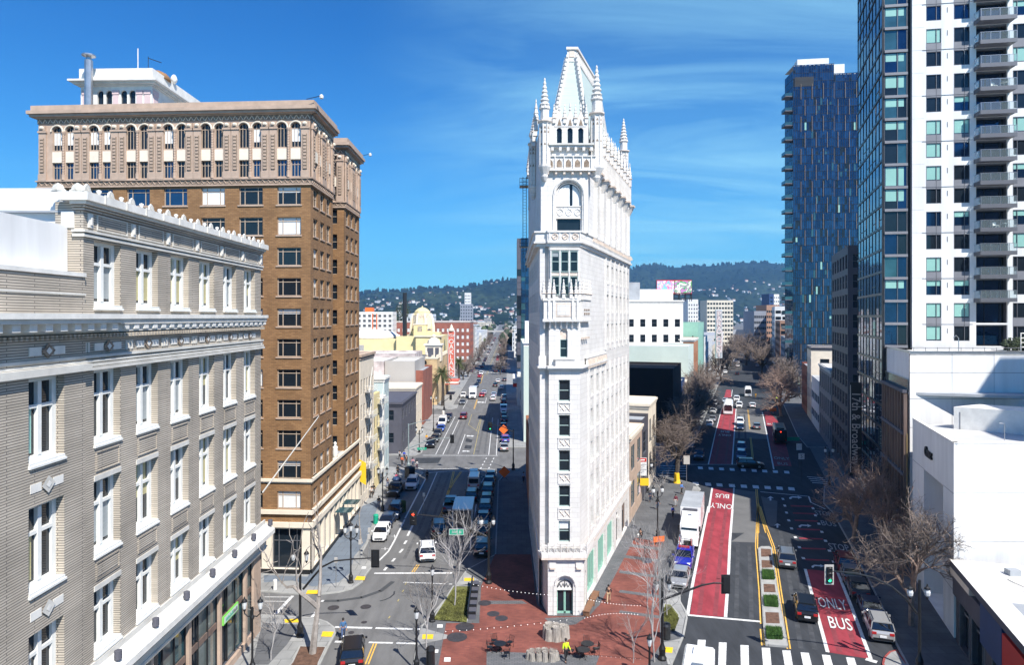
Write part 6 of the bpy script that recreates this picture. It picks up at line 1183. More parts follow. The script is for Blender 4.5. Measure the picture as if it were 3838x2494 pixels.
w=MB();w.box(0,4.6,0,6,21.5,27,'plaster');tag(w.build('stair_tower',None,(3.2,168,0)),'plain white rooftop stair tower beside the wedge tower','stair tower')
on_tel_r('corner_diner','low white corner building with a red striped fascia past the mint building',214,236,10,'white_stone',w=16,fl=5,ww=.5,roof='white_stone',x=1.6);w=MB();w.box(-1.2,.0,-.2,20,6.0,7.2,'sign_red');w.box(-1.25,.02,-.25,20.1,7.2,8.6,'white_stone');tag(w.build('fascia_sign',None,(1.5,214,0)),'long red and white shop fascia band projecting over the far corner','sign')
def slim():
 P=at('D8',405,145,330);root=thing('slim_blue_tower','slim blue glass tower peeking out left of the wedge tower','building',(P.x,330,0));zt=at('D8',500,145,330).z;f=Fac((0,0),(1,0));a,b=curtain(f,0,2.0,0,zt-12,1,3.2,['glass','charcoal'],[1,1],seed=3);a.build('edge_bay',root);b.build('edge_mullions',root);a,b=curtain(f,2.0,22,0,zt,10,3.2,['glass_blue','glass_deep','glass_teal'],[6,3,1],seed=9,mw=.1);a.build('front_glass',root);b.build('front_mullions',root);w=MB();w.box(0,22,.2,20,0,zt-.2,'charcoal');w.build('core',root)
slim()
for i,(a,b,h,m,l)in enumerate([(380,440,15,'city1','beige block on the right of the far straight avenue'),(450,540,18,'city0','white block on the right of the far straight avenue'),(560,700,12,'city4','low pale block farthest on the right of the straight avenue')]):on_tel_r('city_block',l,a,b,h,m,w=20,objs=False,ww=.5,x=2.6-i*1.2)
for i,(a,b,h,m,l)in enumerate([(275,300,20,'city0','white shop block just beyond the silver theatre sign'),(305,350,17,'city4','pale block beyond the silver theatre sign'),(360,430,13,'city1','beige row on the left of the far diagonal avenue'),(440,560,16,'city0','white row on the left of the far diagonal avenue'),(580,760,12,'city2','grey row farthest left on the diagonal avenue')]):on_bro_l('city_block',l,a,b,h,m,w=24,objs=False,ww=.5)
for r,x0,x1,yt,d,m,l,nb in(('B5',738,856,535,620,'city0','small white office tower right of the billboard',4),('B5',958,1262,545,560,'city1','wide beige hospital block with long window bands',9),('B5',1735,1796,475,640,'city0','white tower end beside a blue wall, far right',3),('B5',1680,1733,470,640,'sign_blue','bright blue slab end, far right',1),('B5',1650,1800,600,460,'city3','bronze glass block below the blue slab',7),('B5',1505,1645,670,430,'city5','slate blue block with white slab edges',6),('A7',1518,1594,165,1150,'city0','lone white high-rise in the distance below the left ridge',4),('A7',1460,1620,310,1050,'city5','dark glass block at the foot of the lone white high-rise',5)):
 a=at(r,x0,yt,d);b=at(r,x1,yt,d);simple('distant_block',l,a.x,d,b.x-a.x,20,a.z,0,m,objs=False,bays=nb,ww=.75 if nb>5 else.45,wh=.45,fl=3.6 if d<900 else 5)
def lerp_prof(pts,u):
 if u<=pts[0][0]:return pts[0][1]
 for(a,b),(c,d)in zip(pts,pts[1:]):
  if u<=c:return b+(d-b)*(u-a)/(c-a)
 return pts[-1][1]
def hills(name,prof,D0,D1,u0,u1,base,seed,z_front=0):
 from mathutils import noise
 P=[(uv(r,x,y))for r,x,y in prof];mb=MB();NU,NV=420,46;vs=[]
 for j in range(NV+1):
  t=j/NV;d=D0+(D1-D0)*t
  for i in range(NU+1):
   u=u0+(u1-u0)*i/NU;v=lerp_prof(P,u);zr=H-(v-HZ)*D1/FP;x=(u-CX)/FP*d
   s=t**1.25;q=Vector((x*.0011+seed,d*.0011,0));n=noise.fractal(q,1.0,2.0,6);q2=Vector((x*.012,d*.012,seed));n2=noise.fractal(q2,1.0,2.0,3)
   z=zr*s+n*85*math.sin(math.pi*min(1,t))**.8*(1 if t<1 else 0)+n2*6*(.4+t)
   vs.append((x,d,max(z,-2)if j else-3))
 mb.v=vs;k=mb.mi(base)
 for j in range(NV):
  for i in range(NU):a=j*(NU+1)+i;mb.f.append((a,a+1,a+NU+2,a+NU+1));mb.m.append(k)
 b=len(mb.v)
 for i in range(NU+1):q=vs[NV*(NU+1)+i];mb.v.append((q[0]*1.005,q[1]*1.005,-5))
 for i in range(NU):a=NV*(NU+1)+i;mb.f.append((a,a+1,b+i+1,b+i));mb.m.append(k)
 struct(name,mb,smooth=True);return vs,NU,NV
def hillmat():
 m,nt,b=newmat('wooded_hill');N=nt.nodes;L=nt.links;tc=N.new('ShaderNodeTexCoord')
 n1=N.new('ShaderNodeTexNoise');n1.inputs['Scale'].default_value=.0016;n1.inputs['Detail'].default_value=8;n2=N.new('ShaderNodeTexNoise');n2.inputs['Scale'].default_value=.03;n2.inputs['Detail'].default_value=5
 L.new(tc.outputs['Object'],n1.inputs['Vector']);L.new(tc.outputs['Object'],n2.inputs['Vector'])
 r1=N.new('ShaderNodeValToRGB');e=r1.color_ramp.elements;e[0].position=.46;e[0].color=(.016,.028,.016,1);e[1].position=.74;e[1].color=(.055,.075,.03,1)
 r2=N.new('ShaderNodeValToRGB');e=r2.color_ramp.elements;e[0].position=.35;e[0].color=(.25,.25,.25,1);e[1].position=.62;e[1].color=(1.15,1.15,1.15,1);L.new(n1.outputs['Fac'],r1.inputs[0]);L.new(n2.outputs['Fac'],r2.inputs[0])
 mx=N.new('ShaderNodeMix');mx.data_type='RGBA';mx.blend_type='MULTIPLY';mx.inputs[0].default_value=1;L.new(r1.outputs[0],mx.inputs[6]);L.new(r2.outputs[0],mx.inputs[7]);L.new(mx.outputs[2],b.inputs['Base Color']);b.inputs['Roughness'].default_value=1;b.inputs['Specular IOR Level'].default_value=0;return m
M['wooded']=hillmat()
HR=hills('hills',[('B5',-200,240),('B5',60,200),('B5',130,170),('B5',200,145),('B5',300,150),('B5',370,122),('B5',385,120),('B5',420,138),('B5',480,145),('B5',520,185),('B5',600,165),('B5',800,150),('B5',1000,148),('B5',1180,122),('B5',1240,138),('B5',1380,106),('B5',1500,112),('B5',1640,103),('B5',1800,130),('B5',1880,142),('B5',2200,160),('B5',4500,200)],3400,6500,2200,3900,'wooded',3.1)
HL=hills('hills',[('A7',-4200,200),('A7',-100,200),('A7',190,185),('A7',300,165),('A7',400,148),('A7',560,150),('A7',700,152),('A7',780,140),('A7',850,108),('A7',1000,112),('A7',1300,102),('A7',1500,90),('A7',1700,62),('A7',1900,20),('A7',2190,2),('A7',2600,20),('A7',3400,90)],2500,5200,0,2300,'wooded',9.4)
random.seed(17);tm=MB()
for vs,NU,NV in(HL,HR):
 for q in range(520):
  i=random.randint(0,NU);j=NV if random.random()<.55 else random.randint(NV-14,NV);x,y,z=vs[j*(NU+1)+i];r=random.uniform(7,15);h=random.uniform(9,26)*(1.3 if random.random()<.12 else 1)
  x+=random.uniform(-12,12);tm.lathe([(r*.5,-8),(r,h*.25),(r*.75,h*.7),(r*.15,h)],'wooded',(x,y-10,z),5)
for q in range(2600):
 vs,NU,NV=random.choice((HL,HR));i=random.randint(0,NU);j=random.randint(0,NV-4);x,y,z=vs[j*(NU+1)+i];r=random.uniform(9,20);h=random.uniform(8,20);tm.lathe([(r,-3),(r*.8,h*.5),(r*.2,h)],'wooded',(x+random.uniform(-15,15),y,max(0,z)),5)
o=tm.build('hillside_woodland');o['kind']='stuff'
random.seed(31);hm=[]
for i,(c,rf)in enumerate((('city0','city3'),('city1','brick_red'),('city4','roof_dark'),('plaster','city2'))):
 w=MB();w.box(-9,9,-7,7,-4,7,c);w.hexa([(-10,-8,7),(10,-8,7),(10,8,7),(-10,8,7),(-10,-.3,11),(10,-.3,11),(10,.3,11),(-10,.3,11)],rf);hm.append(w)
hms=[w.mesh('hillside_house')for w in hm];mass=MB();n=0
def hz(vs,NU,NV,u0,u1,ra,rb,cnt,far,sc):
 global n
 for q in range(cnt):
  i=random.randint(int(u0*NU),int(u1*NU));j=min(NV-2,int(NV*(ra+(rb-ra)*random.random()**1.1)));x,y,z=vs[j*(NU+1)+i];x+=random.uniform(-10,10);k=random.randrange(4);s=sc*random.uniform(.6,1.3)
  if n<150 and not far:n+=1;o=inst('hillside_house',hms[k],None,(x,y,max(z,0)+4),random.uniform(-.8,.8));o.scale=(s,s,s);tag(o,'tiny pale house on the wooded hillside in the distance','house','houses scattered over the distant hillsides')
  else:mass.add(hm[k],Matrix.Translation((x,y,max(z,0)+4))@Matrix.Rotation(random.uniform(-.8,.8),4,'Z')@Matrix.Scale(s,4))
hz(*HR,.25,.62,.28,.60,70,0,.95);hz(*HR,.2,.8,.0,.35,80,0,.9);hz(*HR,.2,.6,.02,.6,200,1,.7)
hz(*HL,.2,.95,.0,.5,420,1,.8);hz(*HL,.5,.92,.35,.8,90,1,.7)
o=mass.build('hillside_houses');o['kind']='stuff'
random.seed(77);cm=[]
for i in range(5):
 w=MB();f=Fac((-10,-8),(1,0));ops=[(1.2+3.2*a,2.8+3.2*a,1.5+3.4*b,3.4+3.4*b)for a in range(6)for b in range(3)];f.wall(w,0,20,0,12,ops,'city%d'%i,.3,back='glass');w.box(-10,10,-7.99,8,0,11.9,'city%d'%i,'roof_grey' if i%2 else 'gravel');w.v=w.v;cm.append(w)
cms=[]
for i in range(5):
 w=MB();f=Fac((-10,-8),(1,0));ops=[(1.2+3.2*a,2.8+3.2*a,1.5+3.4*b,3.4+3.4*b)for a in range(6)for b in range(3)];f.wall(w,0,20,0,12,ops,'city%d'%i,.3,back='glass')
 for fc in(Fac((10,-8),(0,1)),Fac((-10,8),(0,-1))):fc.wall(w,0,16,0,12,[(1+3.2*a,2.8+3.2*a,1.5+3.4*b,3.4+3.4*b)for a in range(5)for b in range(3)],'city%d'%i,.3,back='glass')
 w.face([(-10,-8,11.6),(10,-8,11.6),(10,8,11.6),(-10,8,11.6)],'gravel' if i<3 else 'roof_grey');w.face([(-10,8,0),(10,8,0),(10,8,12),(-10,8,12)],'city%d'%i);cms.append(w)
cmm=[w.mesh('city_block')for w in cms]
def free(x,y):
 if x<-18-.0106*y+6 and x>-32-.0106*y-4:return False
 if lx(y)-3<x<rx(y)+3:return False
 return True
placed=[];cnt=0;tries=0;cmass=MB()
while tries<9000 and(cnt<1100):
 tries+=1;y=470*(5.4**random.random());x=random.uniform(-.42,.42)*y
 sx_,sy_,sz_=random.uniform(.6,1.6),random.uniform(.6,1.4),random.uniform(.45,1.35)*(1+(random.random()<.05)*1.6)
 if min(abs(x-tx(y)-8),1e9)<24+8*sx_ or(lx(y)-14*sx_<x<rx(y)+14*sx_):continue
 if any(abs(x-a)<24 and abs(y-b)<20 for a,b in placed[-400:]):continue
 placed.append((x,y));cnt+=1;k=random.randrange(5);r=random.choice([0,0,ROT])+random.uniform(-.05,.05)
 if cnt<=170:o=inst('city_block',cmm[k],None,(x,y,0),r);o.scale=(sx_,sy_,sz_);tag(o,'plain low city building among many in the flat district before the hills','building','low buildings of the distant flat district')
 else:cmass.add(cms[k],Matrix.Translation((x,y,0))@Matrix.Rotation(r,4,'Z')@Matrix.Diagonal((sx_,sy_,sz_,1)))
o=cmass.build('far_district_buildings');o['kind']='stuff'
random.seed(5);tm=MB()
for q in range(2600):
 y=640*(4.4**random.random());x=random.uniform(-.42,.42)*y
 if lx(y)-3<x<rx(y)-3 and y<2600:continue
 if abs(x-tx(y)-8)<9:continue
 r=random.uniform(2.5,6);h=random.uniform(6,13);m=random.choice(['leaf_dark','leaf','bark_brown','wooded','leaf_dark']);tm.lathe([(r*.5,1),(r,h*.4),(r*.8,h*.75),(r*.2,h)],m,(x,y,0),6,random.random())
o=tm.build('far_street_trees');o['kind']='stuff'
w=MB();w.box(-420,60,860,876,9,10.6,'city2')
for x in range(-420,60,30):w.box(x,x+2,866,870,0,9,'city2')
tag(w.build('elevated_freeway'),'grey elevated freeway crossing behind the dome and the red brick block','freeway')
def tree_mesh(seed,h,r,style,m,twigm=None,lv=5,den=1.0):
 random.seed(seed);tr=MB();cr=MB();tm_=m
 rad0={'plane':.025,'vase':.0075,'round':.028,'gnarl':.03}[style]*h
 def grow(p,d,L,rd,k,mb):
  n=3 if k<3 else 2;pts=[p];rs=[rd];q=p.copy();dd=d.copy()
  for i in range(n):
   j=.13+.05*k if style!='gnarl' else.32
   dd=(dd+Vector((random.gauss(0,j),random.gauss(0,j),random.gauss(0,j)+(.05 if style in('vase','plane')else.03)))).normalized();q=q+dd*(L/n);pts.append(q.copy());rs.append(rd*(1-.38*(i+1)/n))
  mb.tube(pts,rs,m if k<3 or not twigm else twigm,6 if k<1 else(5 if k<2 else 3),False)
  if k>=lv:return
  nc={0:5,1:4,2:4,3:4,4:3}.get(k,3)
  if style=='gnarl':nc=3 if k<2 else 4
  if style=='vase':nc=5 if k==0 else 3
  nc=max(2,int(round(nc*den)))
  for c in range(nc):
   t=1.0 if(c==0)else random.uniform(.35,1.0);i=min(n-1,int(t*n));b=pts[i].lerp(pts[min(n,i+1)],t*n-i if t<1 else 1.0)
   sp={'plane':(.45,.85),'vase':(.12,.36),'round':(.4,.8),'gnarl':(.45,1.05)}[style]if style!='plane' or k>1 else(.3,.62);a=random.uniform(*sp)*(.35 if c==0 else 1);ax=dd.orthogonal().normalized();ax.rotate(Matrix.Rotation((6.283*c/nc+random.uniform(-.5,.5))if k<3 else random.uniform(0,6.28),3,dd));nd=dd.copy();nd.rotate(Matrix.Rotation(a,3,ax));nd.z=max(nd.z,-.15 if style!='vase' else.3);nd.normalize()
   grow(b,nd,L*random.uniform(.62,.85),rd*(.62 if c else.7)*random.uniform(.75,1),k+1,cr)
 grow(Vector((0,0,-.1)),Vector((random.uniform(-.05,.05),random.uniform(-.05,.05),1)),h*{'plane':.26,'vase':.24,'round':.24,'gnarl':.3}[style],rad0,0,tr)
 zs=sorted(v[2]for v in cr.v);zm_=zs[len(zs)//2];ax_=sum(v[0]for v in cr.v)/len(zs);ay_=sum(v[1]for v in cr.v)/len(zs);fx=lambda v:(v[0]-ax_*min(1.3,v[2]/zm_),v[1]-ay_*min(1.3,v[2]/zm_),v[2]);cr.v,tr.v=([fx(v)for v in cr.v],[fx(v)for v in tr.v])if style!='gnarl' else(cr.v,tr.v);s=h/zs[int(len(zs)*.985)];rs_=sorted(math.hypot(v[0],v[1])for v in cr.v);rr=rs_[int(len(rs_)*.95)];q=r/rr
 cr.v=[(v[0]*q,v[1]*q,v[2]*s)for v in cr.v];tr.v=[(v[0]*q if v[2]>h*.1 else v[0],v[1]*q if v[2]>h*.1 else v[1],v[2]*s)for v in tr.v]
 if style=='plane' and seed%2==0:
  random.seed(seed+1);k=len(cr.v)
  for _ in range(1600):
   v=Vector(cr.v[random.randrange(k)])
   if v.z<h*.5 or v.x<r*.0:continue
   a=Vector((random.gauss(0,1),random.gauss(0,1),random.gauss(0,1))).normalized()*.12;b=a.orthogonal();cr.face([v+a,v+b,v-a],'bud')
 return tr.mesh('trunk'),cr.mesh('crown')
_tm={}
def tree(kind,x,y,h,label,rot=0.0,name='bare_tree',group=None,z=.14,seed=1,r=None):
 spec={'plane':(10.4,4.4,'plane',M['bark_plane'],M['bark_brown'],6,1.0),'round':(12,5.2,'round',M['bark_dark'],M['bark_brown'],6,1.0),'pale':(10,4.0,'round',M['bark_plane'],M['bark_plane'],6,.9),'vase':(9.3,3.0,'vase',M['bark_white'],M['bark_white'],5,1.0),'thin':(8,2.3,'vase',M['bark_white'],M['bark_pale'],4,.9),'gnarl':(12,4.6,'gnarl',M['bark_pale'],M['bark_pale'],4,.8),'far':(14,6,'round',M['bark_dark'],M['bark_brown'],5,1.0)}[kind]
 if(kind,seed)not in _tm:_tm[(kind,seed)]=tree_mesh(seed*13+len(kind),spec[0],spec[1],spec[2],spec[3],spec[4],spec[5],spec[6])
 root=thing(name,label,'tree',(x,y,z),rot,group);s=h/spec[0];q=s if r is None else r/spec[1]
 for nm,me in zip(('trunk','crown'),_tm[(kind,seed)]):o=inst(nm,me,root);o.scale=(q,q,s)
 return root
def pg_(r,x,y):p=g(r,x,y,.14);return p.x,p.y
tree('plane',*pg_('C4',1345,1195),10.6,'large bare plane tree with a few yellow buds, left of the low shop row',seed=2,r=4.4)
tree('pale',*pg_('C4',830,445),10.3,'pale twiggy bare tree on the right pavement in front of the brown finned podium',1.0,seed=1,r=4.2)
tree('pale',rx(77)-2.2,77,10,'bare tree in the shade right beside the blank white block',2.0,seed=2,r=3.6)
tree('pale',*pg_('C7',1265,615),13,'crooked pale bare tree above the bus at the far right pavement',2.5,seed=1,r=6.5)
tree('round',*pg_('D7',800,1205),12.2,'broad reddish bare tree with a yellow wrapped base at the side street corner',.5,seed=1,r=5.8)
w=MB();w.lathe([(.62,0),(.5,.6),(.42,1.6),(.4,1.7)],'sign_yellow',n=10);tag(w.build('tree_guard',None,(*pg_('D7',800,1205),.14)),'yellow wrap round the foot of the broad tree at the corner','tree guard')
for i,(y,h,s)in enumerate(((149,12,2),(161,12,3),(174,12,1),(190,13,2),(208,12,3),(232,13,1))):
 tree('round' if i<4 else 'far',lx(y)+3.2,y,h,'%s bare street tree from the side street, left side of the diagonal avenue'%['first','second','third','fourth','fifth','sixth'][i],i*1.3,seed=1+s%2,r=6.2,group='bare trees along the left pavement of the diagonal avenue')
for i,(y,dx,h,s)in enumerate(((300,6,14,1),(330,25,15,2),(345,8,14,3),(385,9,15,1),(400,28,16,3),(430,20,17,2),(470,12,15,1),(520,26,16,3),(560,16,15,2))):
 tree('far',lx(y)+dx,y,h,'hazy bare tree far up the diagonal avenue, %s from us and %s'%(['first','second','third','fourth','fifth','sixth','seventh','eighth','ninth'][i],'in the median' if dx>12 else 'at the left kerb'),i*1.7,seed=s,r=8,group='bare trees far up the diagonal avenue')
tree('far',*pg_('C6',570,1042),19,'large rounded bare tree standing alone in the far avenue median',.3,seed=2,r=11)
tree('far',rx(225)-3,225,14,'dark bare tree on the right pavement before the shaded concrete block',1.2,seed=3,r=6);tree('far',rx(250)-3,250,13,'bare tree beside the shaded concrete block',3.2,seed=1,r=6)
tree('vase',*pg_('B8',306,822),9.4,'white barked upright bare tree in the lawn bed left of the tower',seed=1,r=3.2)
tree('thin',*pg_('C5',1985,1400),7.2,'thin white sapling beside the left concrete ramp',1.0,seed=2,r=2.6)
tree('gnarl',*pg_('C5',772,1430),12.4,'knobbly pruned plane tree in the mulch bed at lower left',.6,seed=3,r=4.0,z=.2)
tree('thin',*pg_('C5',330,1500),5.5,'thin bare sapling by the corner shop windows, lower left',2.0,seed=3,r=1.9)
tree('vase',*pg_('B7',400,1520),11.2,'tall thin bare tree at lower right of the brick plaza',2.1,seed=2,r=3.0)
tree('thin',*pg_('B7',190,1530),4.8,'short dense bare sapling at the bottom of the brick plaza',.4,seed=1,r=1.6)
tree('thin',*pg_('B7',522,1080),8.6,'slender bare tree in the small right planting bed',2.9,seed=2,r=2.0)
tree('thin',*pg_('D7',520,1480),4.6,'small knobbly bare tree on the pavement by the twin lantern lamp',1.9,seed=3,r=2.0)
tree('gnarl',*pg_('A6',1175,870),5.5,'small wiry street tree on the blue-grey pavement by the brown block',.9,seed=1,r=2.0)
for i,(r,x,y,h)in enumerate((('A7',1500,1290,8),('A7',1440,1230,8),('A7',1560,1250,8.5))):tree('far',*pg_(r,x,y),h,'%s reddish brown bare tree past the vertical red sign'%['nearest','middle','farthest'][i],i*2.0,seed=i+1,r=5.0,group='reddish bare trees past the red sign')
for i in range(18):y=330+i*32;tree('far',(tx(y)+4.5)if i%2 else-3.5-.0106*y*.6,y,8.5,'bare kerbside tree in the long rows up the straight avenue',i,seed=1+i%3,r=4,group='kerbside trees up the straight avenue')
grove('dark_conifer','dark green conifer behind the black rooftop flue',at('A7',715,430,420).x,420,14,5,24,1800,'leaf_dark')
def palm(x,y,h,lab):
 root=thing('palm_tree',lab,'tree',(x,y,.1));random.seed(9);w=MB();w.tube([(0,0,0),(.15,0,h*.5),(0,0,h)],[.5,.4,.45],'bark_dark',8);w.build('trunk',root);w=MB()
 for k in range(80):
  a=random.uniform(0,6.28);e=random.uniform(-.9,1.35);L=random.uniform(2.6,3.6);d=Vector((math.cos(a),math.sin(a),0));pts=[]
  for i in range(6):t=i/5;pts.append(Vector((0,0,h))+d*(L*t*math.cos(e)+.1)+Vector((0,0,L*t*math.sin(e)-1.3*t*t)))
  s=Vector((-d.y,d.x,0))
  for i in range(5):
   for sg in(-1,1):
    for q in(0,.5):b=pts[i].lerp(pts[i+1],q);w.face([b,b+s*sg*.55*(1-i/6)+d*.45+Vector((0,0,-.25)),pts[i].lerp(pts[i+1],min(1,q+.35))],'palm_leaf')
  w.tube(pts,.03,'palm_leaf',3,False)
 w.build('crown',root)
palm(tx(214)+1.5,214,10.6,'date palm with a dark round crown beside the straight avenue');palm(tx(283)+2,283,9.5,'smaller palm partly hidden behind the vertical red sign')
def loft(mb,secs,m):
 n=len(secs[0]);b=len(mb.v);k=mb.mi(m)
 for s in secs:mb.v+=[tuple(p)for p in s]
 for i in range(len(secs)-1):
  for j in range(n):q=(j+1)%n;mb.f.append((b+i*n+j,b+i*n+q,b+(i+1)*n+q,b+(i+1)*n+j));mb.m.append(k)
 mb.f.append(tuple(b+j for j in reversed(range(n))));mb.m.append(k);e=b+(len(secs)-1)*n;mb.f.append(tuple(e+j for j in range(n)));mb.m.append(k)
KIND={'sedan':dict(L=4.7,W=1.82,hood=.95,belt=1.0,roof=1.45,cab=(-1.75,-1.0,.55,1.35),nose=.62,tail=.98),'hatch':dict(L=4.3,W=1.8,hood=.98,belt=1.05,roof=1.55,cab=(-2.0,-1.55,.45,1.25),nose=.66,tail=1.0),'suv':dict(L=4.75,W=1.92,hood=1.08,belt=1.12,roof=1.74,cab=(-2.25,-1.95,.45,1.2),nose=.8,tail=1.08),'van':dict(L=5.4,W=2.0,hood=1.2,belt=1.25,roof=2.35,cab=(-2.62,-2.55,1.0,1.75),nose=.95,tail=1.2),'pickup':dict(L=5.6,W=2.0,hood=1.15,belt=1.15,roof=1.85,cab=(-.75,-.55,.75,1.4),nose=.9,tail=1.1)}
_cm={}
def car_meshes(kind,col,metal=0.0):
 key=(kind,col,metal)
 if key in _cm:return _cm[key]
 K=KIND[kind];L,W=K['L']/2,K['W']/2;pm=paint(col,metal);res={}
 def ring(x,zt,w,zb=.28):return[(x,-w,zb+.12),(x,-w*1.0,(zb+zt)/2),(x,-w*.97,zt-.1),(x,-w*.88,zt),(x,w*.88,zt),(x,w*.97,zt-.1),(x,w,(zb+zt)/2),(x,w,zb+.12),(x,w*.9,zb),(x,-w*.9,zb)]
 b=MB();bt=K['belt'];xs=[(-L,K['tail']*.8,.86),(-L+.12,K['tail'],.95),(-L+.7,bt+.0,1),(-.2,bt,1.0),(K['cab'][3]-.1,K['hood']+.03,1),(L-.55,K['hood']-.08,.97),(L-.12,K['nose']+.12,.9),(L,K['nose'],.8)]
 loft(b,[ring(x,z,W*w)for x,z,w in xs],pm)
 wr=.34 if kind in('sedan','hatch')else.39
 for sx in(-L+.95,L-.9):
  for sy in(-1,1):b.lathe([(wr+.07,0),(wr+.07,.05)],'black',(0,0,0),14)if False else None
 x0,x1,x2,x3=K['cab'];r=K['roof']
 def rg(x,z,w):return[(x,-w,bt-.03),(x,-w*.98,bt+.03),(x,-w*.86,z-.07),(x,-w*.78,z),(x,w*.78,z),(x,w*.86,z-.07),(x,w*.98,bt+.03),(x,w,bt-.03)]
 loft(b,[[(x1-.02,y*W*.93,z)for y,z in((-.86,r-.09),(-.78,r),(.78,r),(.86,r-.09))],[(x2-.1,y*W*.93,z)for y,z in((-.86,r-.06),(-.78,r+.02),(.78,r+.02),(.86,r-.06))],[(x2+.08,y*W*.9,z)for y,z in((-.86,r-.12),(-.78,r-.05),(.78,r-.05),(.86,r-.12))]],pm)
 for sy in(-1,1):
  for(xa,za,xb,zb)in((x0,bt,x1,r-.05),(x3,bt-.03,x2+.05,r-.06),((x0+x3)/2-.1,bt,(x1+x2)/2-.05,r-.05)):b.tube([(xa,sy*W*.94,za),(xb,sy*W*.8,zb)],.05,pm,4)
  b.hexa([(x3-.15,sy*(W+.02),bt+.02),(x3-.15,sy*(W+.2),bt+.02),(x3-.28,sy*(W+.2),bt+.02),(x3-.28,sy*(W+.02),bt+.02),(x3-.15,sy*(W+.02),bt+.16),(x3-.15,sy*(W+.2),bt+.16),(x3-.28,sy*(W+.2),bt+.16),(x3-.28,sy*(W+.02),bt+.16)],pm)
 if kind=='pickup':b.box(-L+.2,x0-.05,-W*.85,W*.85,bt-.02,bt+.0,'black');b.box(-L+.05,x0,-W*.95,-W*.85,bt-.05,bt+.1,pm);b.box(-L+.05,x0,W*.85,W*.95,bt-.05,bt+.1,pm)
 if kind=='suv':[b.tube([(x1+.2,sy*W*.66,r+.05),(x2-.3,sy*W*.66,r+.07)],.025,'dark_metal',4)for sy in(-1,1)]
 b.box(-L+.05,L-.05,-W*.9,W*.9,.22,.34,'black');b.box(L-.06,L+.03,-W*.55,W*.55,.38,K['nose']-.1,'black');b.box(-L-.03,-L+.1,-W*.8,W*.8,.32,.5,'black');res['body']=b.mesh('body',False)
 gm=MB()
 if kind=='van':loft(gm,[rg(1.15,r-.25,W*.93),rg(x2+.1,r-.12,W*.93),[(x3,p[1],p[2])if i in(0,1,6,7)else(x2+.18,p[1],p[2])for i,p in enumerate(rg(x3,r-.15,W*.9))]],'car_glass')
 else:loft(gm,[[(x0,p[1],p[2])if i in(0,1,6,7)else(x1-.06,p[1],p[2])for i,p in enumerate(rg(x0,r-.09,W*.93))],rg((x1+x2)/2,r-.03,W*.945),[(x3,p[1],p[2])if i in(0,1,6,7)else(x2+.1,p[1],p[2])for i,p in enumerate(rg(x3,r-.09,W*.92))]],'car_glass')
 res['window_glass']=gm.mesh('window_glass')
 if kind=='van':bb=MB();loft(bb,[rg(-L+.04,r-.03,W*.96),rg(1.2,r,W*.96)],pm);bb.box(-L+.0,-L+.04,-.75,.75,1.35,2.05,'car_glass');res['cargo_body']=bb.mesh('cargo_body')
 t=MB();t.lathe([(wr*.62,-.11),(wr,-.1),(wr,.1),(wr*.62,.11)],'tyre',n=14);t.v=[(v[0],v[2],v[1])for v in t.v];res['wheel']=t.mesh('wheel');rm=MB();rm.lathe([(.02,-.12),(wr*.6,-.115),(wr*.6,.115),(.02,.12)],'rim',n=10);rm.v=[(v[0],v[2],v[1])for v in rm.v];res['rim']=rm.mesh('rim')
 hl=MB();hl.hexa([(L-.22,-.2,-.07),(L+.0,-.14,-.07),(L+.0,.16,-.07),(L-.22,.2,-.07),(L-.3,-.2,.08),(L-.1,-.14,.07),(L-.1,.16,.07),(L-.3,.2,.08)],'head_lamp');res['headlight']=hl.mesh('headlight')
 tl=MB();tl.box(-L-.02,-L+.14,-.17,.17,-.08,.12,'tail_lamp');res['taillight']=tl.mesh('taillight')
 pl=MB();pl.box(-L-.045,-L-.0,-.26,.26,.55,.72,'plate');res['licence_plate']=pl.mesh('licence_plate');_cm[key]=(res,K,wr);return _cm[key]
def car(kind,col,x,y,ang,label,metal=0.0,group=None,cat=None,name=None,far=False,z=.03):
 res,K,wr=car_meshes(kind,col,metal);nm=name or{'sedan':'parked_car','hatch':'hatchback','suv':'suv','van':'van','pickup':'pickup_truck'}[kind]
 root=thing(nm,label,cat or{'van':'van','pickup':'pickup','suv':'SUV'}.get(kind,'car'),(x,y,z),ang,group);L,W=K['L']/2,K['W']/2
 inst('body',res['body'],root);inst('window_glass',res['window_glass'],root)
 if 'cargo_body' in res:inst('cargo_body',res['cargo_body'],root)
 for sx in(-L+.95,L-.9):
  for sy in(-1,1):o=inst('wheel',res['wheel'],root,(sx,sy*(W-.1),wr));(inst('rim',res['rim'],o)if not far else None)
 for sy in(-1,1):inst('headlight',res['headlight'],root,(0,sy*(W-.33),K['nose']+.05));inst('taillight',res['taillight'],root,(0,sy*(W-.28),K['tail']-.22))
 if not far:inst('licence_plate',res['licence_plate'],root)
 return root
BW=(.78,.78,.77);BK=(.008,.008,.009);NV_=(.012,.022,.055);GR=(.17,.18,.19);SI=(.45,.45,.44);DG=(.05,.052,.055);MR=(.16,.012,.018);RD=(.4,.015,.02);BL=(.02,.08,.38)
def put_car(kind,col,r,x,y,st,face,label,**k):
 p=g(r,x,y);d={'T':TEL,'B':BRO,'K':Vector((-.27,1)).normalized()}[st]if not isinstance(st,Vector)else st;L=KIND[kind]['L']/2*.97;c=Vector((p.x,p.y))+Vector(d[:2])*L;a=math.atan2(d[1],d[0]);return car(kind,col,c.x,c.y,a+(math.pi if face=='t' else 0),label,**k)
T=Vector((-.0106,1)).normalized();B_=Vector((.338,1)).normalized()
C_=put_car
C_('hatch',BW,'A6',1338,868,T,'t','white hatchback parked nearest the left crossing, facing us',name='white_hatchback')
C_('sedan',NV_,'A6',1395,745,T,'t','dark navy sedan parked right behind the white hatchback')
